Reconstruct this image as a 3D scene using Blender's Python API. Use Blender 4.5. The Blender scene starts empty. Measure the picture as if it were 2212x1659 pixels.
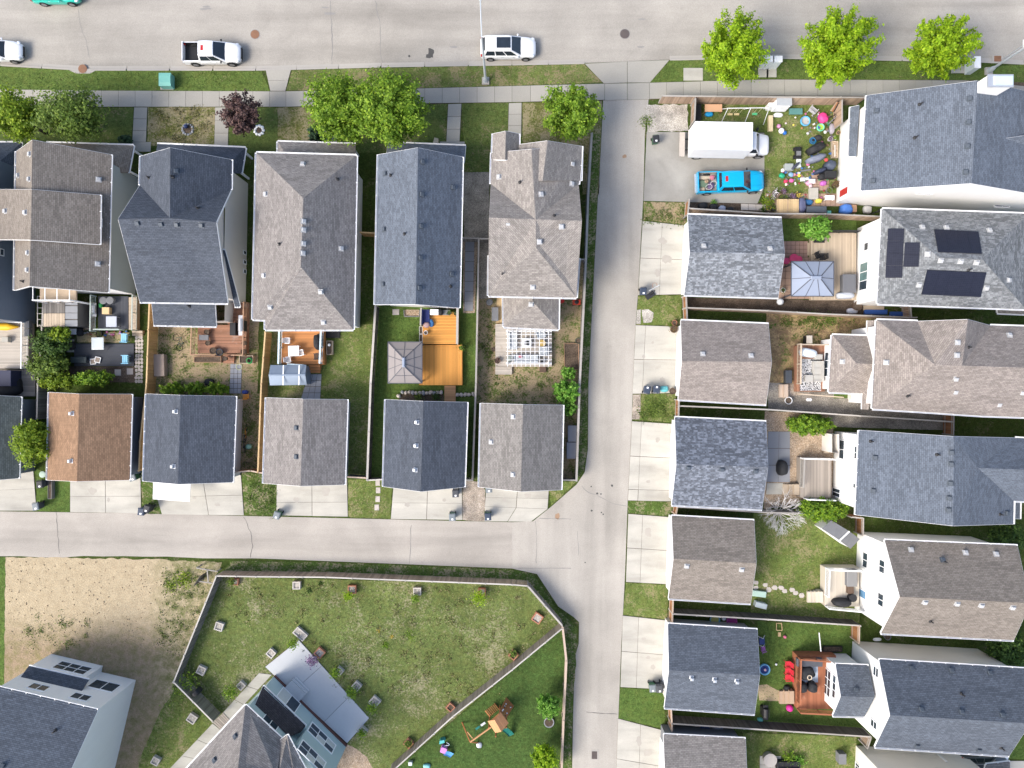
import bpy, math, random
import numpy as np
from mathutils import Vector, Matrix
from mathutils.geometry import tessellate_polygon
random.seed(7)
R = random.random
def U(a, b): return a + (b - a) * R()
C = bpy.context.scene.collection
S = bpy.context.scene

# ---------------------------------------------------------------- camera, sky, sun, exposure
CAMH = 69.0            # metres above the ground
FOC = 1550.0           # focal length in plan units (the picture is 2212 units wide)
cam_d = bpy.data.cameras.new('camera')
cam_d.sensor_width = 36.0
cam_d.lens = 36.0 * FOC / 2212.0
cam_d.clip_end = 2000
cam_d.clip_start = 0.5
cam = bpy.data.objects.new('camera', cam_d)
C.objects.link(cam)
cam.location = (0, 0, CAMH)
S.camera = cam
SUN_EL, SUN_AZ = math.radians(44), math.radians(238)      # hazy sun from the lower left of the picture
wd = bpy.data.worlds.new('World'); S.world = wd; wd.use_nodes = True
nt = wd.node_tree
sky = nt.nodes.new('ShaderNodeTexSky'); sky.sky_type = 'NISHITA'; sky.sun_disc = False
sky.sun_elevation = SUN_EL; sky.sun_rotation = SUN_AZ
sky.air_density = 1.0; sky.dust_density = 5.5; sky.ozone_density = 0.4; sky.altitude = 600
bg = nt.nodes['Background']; bg.inputs[1].default_value = 0.15
nt.links.new(sky.outputs[0], bg.inputs[0])
sd = bpy.data.lights.new('sun', 'SUN'); sd.energy = 1.7; sd.angle = math.radians(24); sd.color = (1.0, 0.965, 0.90)
sun = bpy.data.objects.new('sun', sd); C.objects.link(sun)
sv = Vector((math.sin(SUN_AZ) * math.cos(SUN_EL), math.cos(SUN_AZ) * math.cos(SUN_EL), math.sin(SUN_EL)))
sun.rotation_euler = sv.to_track_quat('Z', 'Y').to_euler()
S.view_settings.view_transform = 'Standard'; S.view_settings.look = 'None'
S.view_settings.gamma = 1.0; S.view_settings.use_curve_mapping = False
S.view_settings.exposure = 1.06

# ---------------------------------------------------------------- plan to metres
def W(u, v, h=0.0):
    k = (CAMH - h) / FOC
    return Vector(((u - 1106.0) * k, (829.5 - v) * k, h))
def T(cr, x, y):
    return (553.0 * (cr // 10) + x / 4.0, 414.75 * (cr % 10) + y / 4.0)

# ---------------------------------------------------------------- materials
MATS = {}
class NB:
    def __init__(s, name):
        s.m = bpy.data.materials.new(name); s.m.use_nodes = True
        s.t = s.m.node_tree; s.p = s.t.nodes['Principled BSDF']
    def n(s, ty, **kw):
        nd = s.t.nodes.new('ShaderNode' + ty)
        for k, v in kw.items():
            if k.startswith('_'): setattr(nd, k[1:], v)
            else: nd.inputs[k.replace('__', ' ')].default_value = v
        return nd
    def l(s, a, b): s.t.links.new(a, b)
    def coord(s, kind='Object', scale=(1, 1, 1), rot=(0, 0, 0)):
        tc = s.n('TexCoord'); mp = s.n('Mapping')
        mp.inputs['Scale'].default_value = scale; mp.inputs['Rotation'].default_value = rot
        s.l(tc.outputs[kind], mp.inputs[0]); return mp.outputs[0]
    def noise(s, co, scale, detail=4, rough=.6, dist=0.0):
        nd = s.n('TexNoise', Scale=scale, Detail=detail, Roughness=rough, Distortion=dist)
        if co is not None: s.l(co, nd.inputs['Vector'])
        return nd.outputs[0]
    def ramp(s, fac, stops, interp='LINEAR'):
        r = s.n('ValToRGB'); e = r.color_ramp; e.interpolation = interp
        while len(e.elements) < len(stops): e.elements.new(.5)
        for el, (p, c) in zip(e.elements, stops):
            el.position = p; el.color = (c, c, c, 1) if isinstance(c, (int, float)) else (c[0], c[1], c[2], 1)
        s.l(fac, r.inputs[0]); return r.outputs[0]
    def mix(s, fac, a, b, mode='MIX'):
        m = s.n('MixRGB', _blend_type=mode)
        for i, x in enumerate((fac, a, b)):
            if isinstance(x, (int, float)): m.inputs[i].default_value = x if i == 0 else (x, x, x, 1)
            elif isinstance(x, (tuple, list)): m.inputs[i].default_value = (x[0], x[1], x[2], 1)
            else: s.l(x, m.inputs[i])
        return m.outputs[0]
    def col(s, c):
        if isinstance(c, (tuple, list)): s.p.inputs['Base Color'].default_value = (c[0], c[1], c[2], 1)
        else: s.l(c, s.p.inputs['Base Color'])
    def bump(s, h, strength=.3, dist=.02):
        b = s.n('Bump', Strength=strength, Distance=dist); s.l(h, b.inputs['Height'])
        s.l(b.outputs[0], s.p.inputs['Normal'])
    def rough(s, r, spec=.3, metal=0.0):
        s.p.inputs['Roughness'].default_value = r
        s.p.inputs['Specular IOR Level'].default_value = spec
        s.p.inputs['Metallic'].default_value = metal
def mul(c, k): return tuple(min(1, x * k) for x in c)

def plain(name, c, rough=.6, metal=0, spec=.3, var=.12, scale=3.0):
    if name in MATS: return MATS[name]
    b = NB(name); co = b.coord()
    n = b.noise(co, scale, 5)
    b.col(b.mix(n, mul(c, 1 - var), mul(c, 1 + var))); b.rough(rough, spec, metal)
    MATS[name] = b.m; return b.m
def shingle(name, c, patch=.25, light=1.5, dark=.62, lum=.17):
    if patch < .4: patch *= .62
    b = NB(name); co = b.coord('UV')
    br = b.n('TexBrick', Scale=1.0, **{'Mortar__Size': .011, 'Mortar__Smooth': .3, 'Brick__Width': .31, 'Row__Height': .145, 'Bias': -.1})
    br.offset = .42; br.offset_frequency = 2
    br.inputs['Color1'].default_value = (*mul(c, 1 - lum), 1); br.inputs['Color2'].default_value = (*mul(c, 1 + lum), 1)
    br.inputs['Mortar'].default_value = (*mul(c, dark * .6), 1)
    b.l(co, br.inputs['Vector'])
    b2 = b.n('TexBrick', Scale=1.0, **{'Mortar__Size': 0.0, 'Brick__Width': .27, 'Row__Height': .145, 'Bias': 0.0})
    b2.offset = .31; b2.offset_frequency = 3; b2.squash = .7; b2.squash_frequency = 2
    b2.inputs['Color1'].default_value = (0, 0, 0, 1); b2.inputs['Color2'].default_value = (1, 1, 1, 1)
    b.l(co, b2.inputs['Vector'])
    f = b.ramp(b2.outputs[0], [(.62, 0), (.85, patch)])
    x = b.mix(f, br.outputs[0], mul(c, light))
    f2 = b.ramp(b2.outputs[0], [(.1, patch * .8), (.3, 0)])
    x = b.mix(f2, x, mul(c, dark))
    big = b.noise(b.coord('UV', (.22, .6, 1)), 1.0, 5, .65)
    x = b.mix(1.0, x, b.ramp(big, [(.3, .88), (.7, 1.10)]), 'MULTIPLY')
    gr = b.noise(co, 60, 2, .7)
    x = b.mix(1.0, x, b.ramp(gr, [(.2, .85), (.8, 1.15)]), 'MULTIPLY')
    b.col(x); b.rough(.92, .15)
    b.bump(b.mix(.35, br.outputs['Fac'], b2.outputs[0]), .35, -.02)
    MATS[name] = b.m; return b.m
def siding(name, c, vert=False):
    b = NB(name); co = b.coord('UV')
    wv = b.n('TexWave', _bands_direction='X' if vert else 'Y', _wave_profile='SAW', Scale=1.62, Distortion=0.0)
    b.l(co, wv.inputs['Vector'])
    n = b.noise(b.coord('UV', (.5, .15, 1)), 1.6, 5)
    x = b.mix(n, mul(c, .93), mul(c, 1.05))
    x = b.mix(b.ramp(wv.outputs[0], [(0, .4), (.16, 0)]), x, mul(c, .52))
    b.col(x); b.rough(.55, .25); b.bump(wv.outputs[0], .35, .02)
    MATS[name] = b.m; return b.m
def concrete(name, c, stain=.16, speck=.06, tracks=None, obj=True):
    b = NB(name); co = b.coord()
    x = b.mix(b.noise(co, .35, 6, .62), mul(c, 1 - stain), mul(c, 1 + stain * .7))
    x = b.mix(1.0, x, b.ramp(b.noise(co, 14, 4, .7), [(.25, 1 - speck), (.75, 1 + speck)]), 'MULTIPLY')
    if tracks:
        st = b.noise(b.coord('Object', tracks), 1.0, 4, .55, .3)
        x = b.mix(1.0, x, b.ramp(st, [(.28, .80), (.5, .98), (.72, 1.10)]), 'MULTIPLY')
        sp = b.noise(co, .9, 3, .5)
        x = b.mix(b.ramp(sp, [(.66, 0), (.80, .35)]), x, mul(c, .6))
        pn = b.noise(co, .13, 4, .6, .5); x = b.mix(1.0, x, b.ramp(pn, [(.35, .88), (.6, 1.06)]), 'MULTIPLY')
    if obj:
        oi = b.n('ObjectInfo'); x = b.mix(1.0, x, b.ramp(oi.outputs['Random'], [(0, .93), (1, 1.05)]), 'MULTIPLY')
    b.col(x); b.rough(.9, .2); b.bump(b.noise(co, 30, 3), .12, .01)
    MATS[name] = b.m; return b.m
def lawn(name, g=(.06, .10, .016), dry=.3, dryc=(.24, .19, .115), scale=.55, dirt=0.0, dirtc=(.12, .085, .055)):
    b = NB(name); co = b.coord()
    fine = b.noise(co, 9, 5, .75)
    x = b.ramp(b.mix(.4, fine, b.noise(co, 3.2, 4, .7)), [(.34, mul(g, .36)), (.5, g), (.66, mul(g, 1.9))])
    x = b.mix(1.0, x, b.ramp(b.noise(co, .28, 5, .6), [(.3, .78), (.7, 1.2)]), 'MULTIPLY')
    yel = b.noise(co, 1.7, 4, .6)
    x = b.mix(b.ramp(yel, [(.45, 0), (.75, .45)]), x, (g[0] * 1.7, g[1] * 1.25, g[2] * 1.3))
    d1 = b.noise(co, scale, 6, .72, .4)
    d2 = b.noise(co, 5.5, 4, .7)
    dm = b.mix(.45, d1, d2)
    lo = .705 - dry * .38
    x = b.mix(b.ramp(dm, [(lo, 0), (lo + .085, .8)]), x, b.ramp(fine, [(.2, mul(dryc, .7)), (.8, mul(dryc, 1.3))]))
    if dirt:
        e = b.mix(.4, b.noise(co, scale * 1.6, 5, .7, .2), d2)
        lo = .70 - dirt * .38
        x = b.mix(b.ramp(e, [(lo, 0), (lo + .08, .85)]), x, b.ramp(fine, [(.2, mul(dirtc, .65)), (.8, mul(dirtc, 1.35))]))
    b.col(x); b.rough(.95, .1); b.bump(b.noise(co, 22, 4, .8), .7, .06)
    MATS[name] = b.m; return b.m
def gravel(name, c, c2, s=11, big=.3):
    b = NB(name); co = b.coord()
    vo = b.n('TexVoronoi', Scale=s * 1.7); b.l(co, vo.inputs['Vector'])
    sep = b.n('SeparateColor'); b.l(vo.outputs['Color'], sep.inputs[0])
    x = b.mix(sep.outputs[0], c, c2)
    x = b.mix(b.ramp(vo.outputs['Distance'], [(.25, 0), (.6, .6)]), x, mul(c, .4))
    x = b.mix(1.0, x, b.ramp(b.noise(co, .9, 5, .6), [(.3, 1 - big), (.7, 1 + big)]), 'MULTIPLY')
    b.col(x); b.rough(.95, .15); b.bump(vo.outputs['Distance'], .6, -.03)
    MATS[name] = b.m; return b.m
def wood(name, c, var=.3, grey=None, worn=0.0, rough=.75, up=False):
    b = NB(name); oi = b.n('ObjectInfo')
    co = b.coord('Object', (14, 14, 1.2) if up else (1.2, 14, 14))
    n = b.noise(co, 1.0, 5, .6)
    x = b.mix(n, mul(c, 1 - var * .7), mul(c, 1 + var * .6))
    x = b.mix(1.0, x, b.ramp(oi.outputs['Random'], [(0, 1 - var), (1, 1 + var * .8)]), 'MULTIPLY')
    if worn:
        g = b.n('NewGeometry'); wn = b.noise(g.outputs['Position'], .8, 5, .7, .3)
        lo = .72 - worn * .3
        x = b.mix(b.ramp(wn, [(lo, 0), (lo + .14, .75)]), x, grey or (.4, .36, .32))
    b.col(x); b.rough(rough, .2)
    MATS[name] = b.m; return b.m
def glass(name, c=(.03, .045, .06)):
    b = NB(name); n = b.noise(b.coord(), 1.2, 3)
    b.col(b.mix(n, mul(c, .5), mul(c, 1.6))); b.rough(.08, .6)
    MATS[name] = b.m; return b.m
def leafm(name, c1, c2, c3=None, tr=.35):
    b = NB(name); g = b.n('NewGeometry')
    x = b.ramp(g.outputs['Random Per Island'], [(0, c1), (.6, c2), (1, c3 or mul(c2, 1.5))])
    n = b.noise(b.coord(), .9, 3)
    x = b.mix(1.0, x, b.ramp(n, [(.3, .75), (.7, 1.2)]), 'MULTIPLY')
    b.col(x); b.rough(.55, .25)
    t = b.n('BsdfTranslucent'); b.l(x, t.inputs[0])
    ms = b.n('MixShader'); ms.inputs[0].default_value = tr
    b.l(b.p.outputs[0], ms.inputs[1]); b.l(t.outputs[0], ms.inputs[2])
    out = b.t.nodes['Material Output']; b.l(ms.outputs[0], out.inputs[0])
    MATS[name] = b.m; return b.m

# ---------------------------------------------------------------- mesh building
def auto_uv(me):
    nl = len(me.loops)
    if nl == 0: return
    lay = me.uv_layers.new(name='UVMap')
    uv = np.zeros(nl * 2, 'f')
    vs = me.vertices
    for p in me.polygons:
        n = p.normal
        if abs(n.z) > .9995: t, bb = Vector((1, 0, 0)), Vector((0, 1, 0))
        else:
            t = Vector((0, 0, 1)).cross(n).normalized(); bb = n.cross(t)
        for li in p.loop_indices:
            co = vs[me.loops[li].vertex_index].co
            uv[2 * li] = co.dot(t); uv[2 * li + 1] = co.dot(bb)
    lay.data.foreach_set('uv', uv)
class MB:
    def __init__(s): s.v = []; s.f = []; s.uv_on = True
    def add(s, vs, fs):
        o = len(s.v); s.v += [tuple(p) for p in vs]; s.f += [tuple(i + o for i in f) for f in fs]; return s
    def poly(s, pts): return s.add(pts, [tuple(range(len(pts)))])
    def box(s, c, d, rz=0.0, rx=0.0, ry=0.0):
        x, y, z = d[0] / 2, d[1] / 2, d[2] / 2
        m = Matrix.Rotation(rz, 3, 'Z') @ Matrix.Rotation(ry, 3, 'Y') @ Matrix.Rotation(rx, 3, 'X')
        c = Vector(c)
        vs = [c + m @ Vector(p) for p in ((-x, -y, -z), (x, -y, -z), (x, y, -z), (-x, y, -z), (-x, -y, z), (x, -y, z), (x, y, z), (-x, y, z))]
        return s.add(vs, [(3, 2, 1, 0), (4, 5, 6, 7), (0, 1, 5, 4), (1, 2, 6, 5), (2, 3, 7, 6), (3, 0, 4, 7)])
    def beam(s, p, q, w, h):
        p, q = Vector(p), Vector(q); d = (q - p)
        if d.length < 1e-6: return s
        x = d.normalized()
        y = Vector((0, 0, 1)).cross(x)
        y = y.normalized() if y.length > 1e-3 else Vector((0, 1, 0))
        z = x.cross(y); y = y * (w / 2); z = z * (h / 2)
        vs = [p - y - z, q - y - z, q + y - z, p + y - z, p - y + z, q - y + z, q + y + z, p + y + z]
        return s.add(vs, [(3, 2, 1, 0), (4, 5, 6, 7), (0, 1, 5, 4), (1, 2, 6, 5), (2, 3, 7, 6), (3, 0, 4, 7)])
    def tube(s, p, q, r0, r1=None, n=8, cap=True):
        r1 = r0 if r1 is None else r1
        p, q = Vector(p), Vector(q); x = (q - p).normalized()
        a = x.orthogonal().normalized(); b = x.cross(a)
        vs = []
        for c, r in ((p, r0), (q, r1)):
            for i in range(n):
                t = 2 * math.pi * i / n; vs.append(c + a * (r * math.cos(t)) + b * (r * math.sin(t)))
        fs = [(i, (i + 1) % n, n + (i + 1) % n, n + i) for i in range(n)]
        if cap: fs += [tuple(range(n - 1, -1, -1)), tuple(range(n, 2 * n))]
        return s.add(vs, fs)
    def path(s, pts, r, n=6):
        for a, b in zip(pts, pts[1:]): s.tube(a, b, r, r, n)
        return s
    def lathe(s, c, prof, n=16):
        c = Vector(c); vs = []
        for r, z in prof:
            for i in range(n):
                t = 2 * math.pi * i / n; vs.append(c + Vector((r * math.cos(t), r * math.sin(t), z)))
        fs = []
        for k in range(len(prof) - 1):
            for i in range(n):
                j = (i + 1) % n; fs.append((k * n + i, k * n + j, (k + 1) * n + j, (k + 1) * n + i))
        fs.append(tuple(range(n - 1, -1, -1))); m = (len(prof) - 1) * n; fs.append(tuple(range(m, m + n)))
        return s.add(vs, fs)
    def ball(s, c, r, n=12, m=8, rz=0.0, jit=0.0):
        if isinstance(r, (int, float)): r = (r, r, r)
        mt = Matrix.Rotation(rz, 3, 'Z'); c = Vector(c); vs = []
        for k in range(1, m):
            ph = math.pi * k / m
            for i in range(n):
                t = 2 * math.pi * i / n; j = 1 + U(-jit, jit)
                vs.append(c + mt @ Vector((r[0] * math.sin(ph) * math.cos(t) * j, r[1] * math.sin(ph) * math.sin(t) * j, r[2] * math.cos(ph) * j)))
        top = len(vs); vs.append(c + Vector((0, 0, r[2]))); vs.append(c - Vector((0, 0, r[2])))
        fs = []
        for k in range(m - 2):
            for i in range(n):
                j = (i + 1) % n; fs.append((k * n + i, (k + 1) * n + i, (k + 1) * n + j, k * n + j))
        for i in range(n):
            j = (i + 1) % n; fs.append((top, i, j)); fs.append((top + 1, (m - 2) * n + j, (m - 2) * n + i))
        return s.add(vs, fs)
    def prism(s, poly, z0, z1):
        ar = sum(poly[i][0] * poly[(i + 1) % len(poly)][1] - poly[(i + 1) % len(poly)][0] * poly[i][1] for i in range(len(poly)))
        if ar < 0: poly = poly[::-1]
        n = len(poly)
        tri = tessellate_polygon([[Vector((p[0], p[1], 0)) for p in poly]]) if n > 4 else None
        vs = [(p[0], p[1], z0) for p in poly] + [(p[0], p[1], z1) for p in poly]
        fs = [(i, (i + 1) % n, n + (i + 1) % n, n + i) for i in range(n)]
        if tri:
            for a, b, c in tri:
                x = (Vector(poly[b][:2]) - Vector(poly[a][:2])).cross(Vector(poly[c][:2]) - Vector(poly[a][:2]))
                if x < 0: b, c = c, b
                fs.append((n + a, n + b, n + c)); fs.append((c, b, a))
        else:
            fs += [tuple(range(n, 2 * n)), tuple(range(n - 1, -1, -1))]
        return s.add(vs, fs)
    def loft(s, rings, cap=True, closed=True):
        n = len(rings[0]); vs = [p for r in rings for p in r]; fs = []
        for k in range(len(rings) - 1):
            for i in range(n if closed else n - 1):
                j = (i + 1) % n; fs.append((k * n + i, k * n + j, (k + 1) * n + j, (k + 1) * n + i))
        if cap:
            fs.append(tuple(range(n - 1, -1, -1))); m = (len(rings) - 1) * n; fs.append(tuple(range(m, m + n)))
        return s.add(vs, fs)
    def mesh(s, name, mat, off=None, smooth=False):
        me = bpy.data.meshes.new(name)
        vs = s.v
        if off is not None: vs = [(p[0] - off[0], p[1] - off[1], p[2] - off[2]) for p in vs]
        me.from_pydata(vs, [], s.f); me.update()
        if mat is not None: me.materials.append(mat)
        if s.uv_on: auto_uv(me)
        if smooth: me.polygons.foreach_set('use_smooth', [True] * len(me.polygons))
        return me
    def build(s, name, mat, parent=None, smooth=False):
        if parent is not None:
            r = parent
            while r.parent is not None: r = r.parent
            off = r.location
        else: off = None
        o = bpy.data.objects.new(name, s.mesh(name, mat, off, smooth)); C.objects.link(o)
        if parent is not None: o.parent = parent
        return o
def tag(o, label=None, cat=None, group=None, kind=None):
    if label: o['label'] = label
    if cat: o['category'] = cat
    if group: o['group'] = group
    if kind: o['kind'] = kind
    return o
def thing(name, label, cat, loc=(0, 0, 0), group=None):
    o = bpy.data.objects.new(name, None); C.objects.link(o)
    o.location = Vector(loc); o.empty_display_size = .3
    return tag(o, label, cat, group)
def inst(name, mesh, parent, loc, rz=0.0, sc=None):
    o = bpy.data.objects.new(name, mesh); C.objects.link(o); o.parent = parent
    r = parent
    while r.parent is not None: r = r.parent
    o.location = Vector(loc) - r.location; o.rotation_euler = (0, 0, rz)
    if sc: o.scale = sc
    return o
def copy_tree(o, parent=None):
    c = o.copy(); C.objects.link(c)
    if parent is not None: c.parent = parent
    for ch in list(o.children): copy_tree(ch, c)
    return c
def lerp(a, b, t): return a + (b - a) * t
# ---------------------------------------------------------------- palette
WHITE = plain('white_trim', (.78, .79, .80), .5, var=.04)
STREET = concrete('street_asphalt', (.335, .313, .278), .15, .2, (.05, .55, 1), obj=False)
ALLEY = concrete('alley_asphalt', (.362, .338, .30), .16, .19, (.5, .045, 1), obj=False)
ALLEY2 = concrete('alley_asphalt_across', (.366, .338, .30), .16, .19, (.045, .5, 1), obj=False)
SLAB = concrete('pale_concrete', (.428, .412, .365), .14, .10, (.22, .9, 1))
WALK = concrete('walk_concrete', (.33, .316, .28), .16, .1)
PAD = concrete('parking_pad', (.292, .281, .254), .2, .1, (.35, .35, 1))
PATIO = concrete('blue_grey_patio', (.50, .515, .525), .12, .05)
PATIOG = concrete('grey_patio', (.25, .26, .28), .12, .05)
CURB = concrete('curb_concrete', (.36, .34, .31), .12, .06)
L_BLVD = lawn('boulevard_grass', (.082, .125, .03), .36)
L_BLVD2 = lawn('worn_boulevard_grass', (.095, .13, .035), .6)
L_FRONT = lawn('front_lawn', (.078, .11, .03), .44)
L_DRYF = lawn('dry_front_lawn', (.10, .115, .03), .66, (.30, .25, .16))
L_BACK = lawn('back_lawn', (.072, .118, .028), .3)
L_BACK2 = lawn('patchy_back_lawn', (.10, .138, .036), .52, (.27, .23, .13))
L_BARE = lawn('bare_back_lawn', (.09, .125, .032), .72, (.37, .275, .185), .8, .34, (.13, .09, .06))
L_BIG = lawn('big_dry_lawn', (.10, .132, .04), .49, (.31, .28, .18), .22)
L_PLAY = lawn('lush_play_lawn', (.052, .092, .024), .2, (.17, .17, .09))
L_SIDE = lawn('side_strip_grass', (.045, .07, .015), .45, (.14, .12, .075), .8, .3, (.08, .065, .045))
L_TAN = lawn('bare_tan_yard', (.06, .12, .02), .80, (.42, .29, .165), .7, .62, (.17, .115, .07))
L_LOT = lawn('vacant_lot_dirt', (.12, .14, .05), 1.05, (.50, .42, .28), .16, .18, (.26, .21, .13))
L_LOTG = lawn('vacant_lot_weeds', (.10, .135, .035), .62, (.34, .28, .17), .5, .25, (.22, .17, .11))
L_VERGE = lawn('verge_grass', (.06, .10, .022), .55, (.30, .25, .17), .9)
SOIL = gravel('dark_soil', (.10, .075, .055), (.17, .13, .10), 9, .4)
GRAV = gravel('grey_gravel', (.26, .235, .20), (.42, .39, .34), 9)
GRAVW = gravel('white_gravel', (.44, .41, .36), (.58, .55, .50), 7, .3)
GRAVT = gravel('tan_gravel', (.40, .29, .19), (.56, .46, .36), 7, .25)
GRAVP = gravel('pinkish_gravel', (.36, .30, .235), (.52, .46, .40), 9, .4)
PAVER = concrete('brick_paver', (.36, .25, .19), .15, .1)
PAVRED = concrete('reddish_paving', (.30, .20, .165), .15, .12)
STONE = concrete('pale_stone', (.45, .41, .37), .18, .1)
STONEG = concrete('grey_flagstone', (.30, .31, .33), .15, .1)

# ---------------------------------------------------------------- the ground and everything laid on it
def sheet(name, pts, mat, z, label=None, cat=None):
    mb = MB(); ps = [W(u, v, 0) for u, v in pts]
    ar = sum(ps[i].x * ps[(i + 1) % len(ps)].y - ps[(i + 1) % len(ps)].x * ps[i].y for i in range(len(ps)))
    if ar < 0: ps = ps[::-1]
    tri = tessellate_polygon([[Vector((p.x, p.y, 0)) for p in ps]])
    fs = []
    for a, b, c in tri:
        x = (ps[b] - ps[a]).cross(ps[c] - ps[a]).z
        fs.append((a, b, c) if x > 0 else (a, c, b))
    mb.add([(p.x, p.y, z) for p in ps], fs)
    return tag(mb.build(name, mat), label, cat, None, 'structure')
def wob(pts, amp=1.6, step=9.0):
    """an uneven edge for a lawn or gravel patch"""
    out = []
    for a, b in zip(pts, pts[1:] + pts[:1]):
        d = math.hypot(b[0] - a[0], b[1] - a[1]); n = max(1, int(d / step))
        for i in range(n):
            t = i / n; j = amp if i else amp * .3
            out.append((a[0] + (b[0] - a[0]) * t + U(-j, j), a[1] + (b[1] - a[1]) * t + U(-j, j)))
    return out
def rect(a, b, c, d): return [(a, b), (c, b), (c, d), (a, d)]
def quadpts(q, s, t):
    a = (q[0][0] + (q[1][0] - q[0][0]) * s, q[0][1] + (q[1][1] - q[0][1]) * s)
    b = (q[3][0] + (q[2][0] - q[3][0]) * s, q[3][1] + (q[2][1] - q[3][1]) * s)
    return (a[0] + (b[0] - a[0]) * t, a[1] + (b[1] - a[1]) * t)
def slabs(parent, q, nu, nv, mat, name='concrete_slab', z0=.0, z1=.055, gap=.035, us=None, vs=None):
    us = us or [i / nu for i in range(nu + 1)]; vs = vs or [i / nv for i in range(nv + 1)]
    for i in range(len(us) - 1):
        for j in range(len(vs) - 1):
            ps = [W(*quadpts(q, us[i], vs[j])), W(*quadpts(q, us[i + 1], vs[j])), W(*quadpts(q, us[i + 1], vs[j + 1])), W(*quadpts(q, us[i], vs[j + 1]))]
            c = sum(ps, Vector()) / 4
            pp = []
            for p in ps:
                d = c - p; d.normalize(); pp.append(p + d * gap * .7)
            MB().prism([(p.x, p.y) for p in pp], z0, z1 + U(-.004, .004)).build(name, mat, parent)
def paved(name, label, quads, mat, base=None, z=.02, cat='path', piece='concrete_slab'):
    root = None
    for q, nu, nv in quads:
        if root is None: root = sheet(name, q, base or SOIL, z, label, cat)
        slabs(root, q, nu, nv, mat, piece, z - .01, z + .035)
    return root

curb = [(-400, 138), (0, 141), (180, 151), (553, 151), (640, 149), (823, 144), (1106, 139.5), (1263, 136.5), (1446, 129), (1667, 125), (1949, 130), (2110, 133), (2212, 138), (2600, 139)]
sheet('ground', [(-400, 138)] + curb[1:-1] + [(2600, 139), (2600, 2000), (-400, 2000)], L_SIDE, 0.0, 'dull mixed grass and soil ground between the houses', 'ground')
mb = MB(); ps = [W(u, v) for u, v in curb]
mb.loft([[(p.x, p.y, -.115) for p in ps], [(p.x, p.y + 60, -.115) for p in ps]], cap=False, closed=False)
street = tag(mb.build('street', STREET), 'wide grey street along the top edge', 'street', None, 'structure')
mb = MB()
FAR = 900
mb.add([(-FAR, -FAR, -.2), (FAR, -FAR, -.2), (FAR, FAR, -.2), (-FAR, FAR, -.2)], [(0, 1, 2, 3)])
tag(mb.build('terrain', L_FRONT), 'grassy terrain reaching far beyond the block', 'ground', None, 'structure')
cr = thing('kerb', 'pale concrete kerb and gutter along the street', 'kerb', W(800, 147)); cr['kind'] = 'structure'
for a, b in zip(curb, curb[1:]):
    if a[0] == 1263: continue
    n = max(1, int((b[0] - a[0]) / 75))
    for i in range(n):
        p = W(*quadpts([a, b, b, a], i / n + .004, 0)); q = W(*quadpts([a, b, b, a], (i + 1) / n - .004, 0))
        mb = MB(); mb.prism([(p.x, p.y - .08), (q.x, q.y - .08), (q.x, q.y + .10), (p.x, p.y + .10)], -.14, .02)
        mb.prism([(p.x, p.y + .10), (q.x, q.y + .10), (q.x, q.y + .42), (p.x, p.y + .42)], -.14, -.10)
        mb.build('kerb_block', CURB, cr)
# boulevard and front lawns
sheet('boulevard_lawn', wob([(-300, 144), (0, 144), (180, 153), (565, 154), (583, 196), (300, 196), (-300, 190)], .8), L_BLVD, .012, 'green grass strip between street and sidewalk on the left', 'lawn')
sheet('boulevard_lawn', wob([(632, 152), (823, 147), (1106, 142), (1262, 139), (1303, 178), (1106, 185), (880, 191), (618, 196)], .8), L_BLVD2, .012, 'worn grass strip between street and sidewalk in the middle', 'lawn')
sheet('boulevard_lawn', wob([(1446, 131), (1667, 128), (1949, 133), (2090, 136), (2130, 145), (2212, 140), (2500, 142), (2500, 190), (2084, 174), (1659, 171), (1404, 178)], .8), L_BLVD, .012, 'grass strip with three street trees on the right', 'lawn')
for lab, q, m in (('shaded front lawn under the two leftmost trees', [(-300, 232), (288, 232), (284, 312), (-300, 312)], L_FRONT),
                  ('patchy front lawn with the small stone fire ring', [(320, 232), (465, 232), (463, 315), (318, 315)], L_DRYF),
                  ('front lawn beneath the purple leaved tree', [(495, 232), (600, 232), (600, 330), (493, 330)], L_FRONT),
                  ('dry yellow front lawn left of the big tree', [(600, 232), (700, 231), (705, 312), (600, 312)], L_DRYF),
                  ('shaded front lawn beneath the big middle tree', [(705, 231), (967, 224), (963, 330), (705, 330)], L_FRONT),
                  ('narrow front lawn between two straight front walks', [(998, 224), (1098, 222), (1097, 372), (1004, 372)], L_FRONT),
                  ('front lawn at the corner tree beside the lane', [(1129, 222), (1300, 218), (1294, 420), (1258, 420), (1258, 330), (1129, 310)], L_DRYF)):
    sheet('front_lawn', wob(q, 1.0), m, .012, lab, 'lawn')
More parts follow.
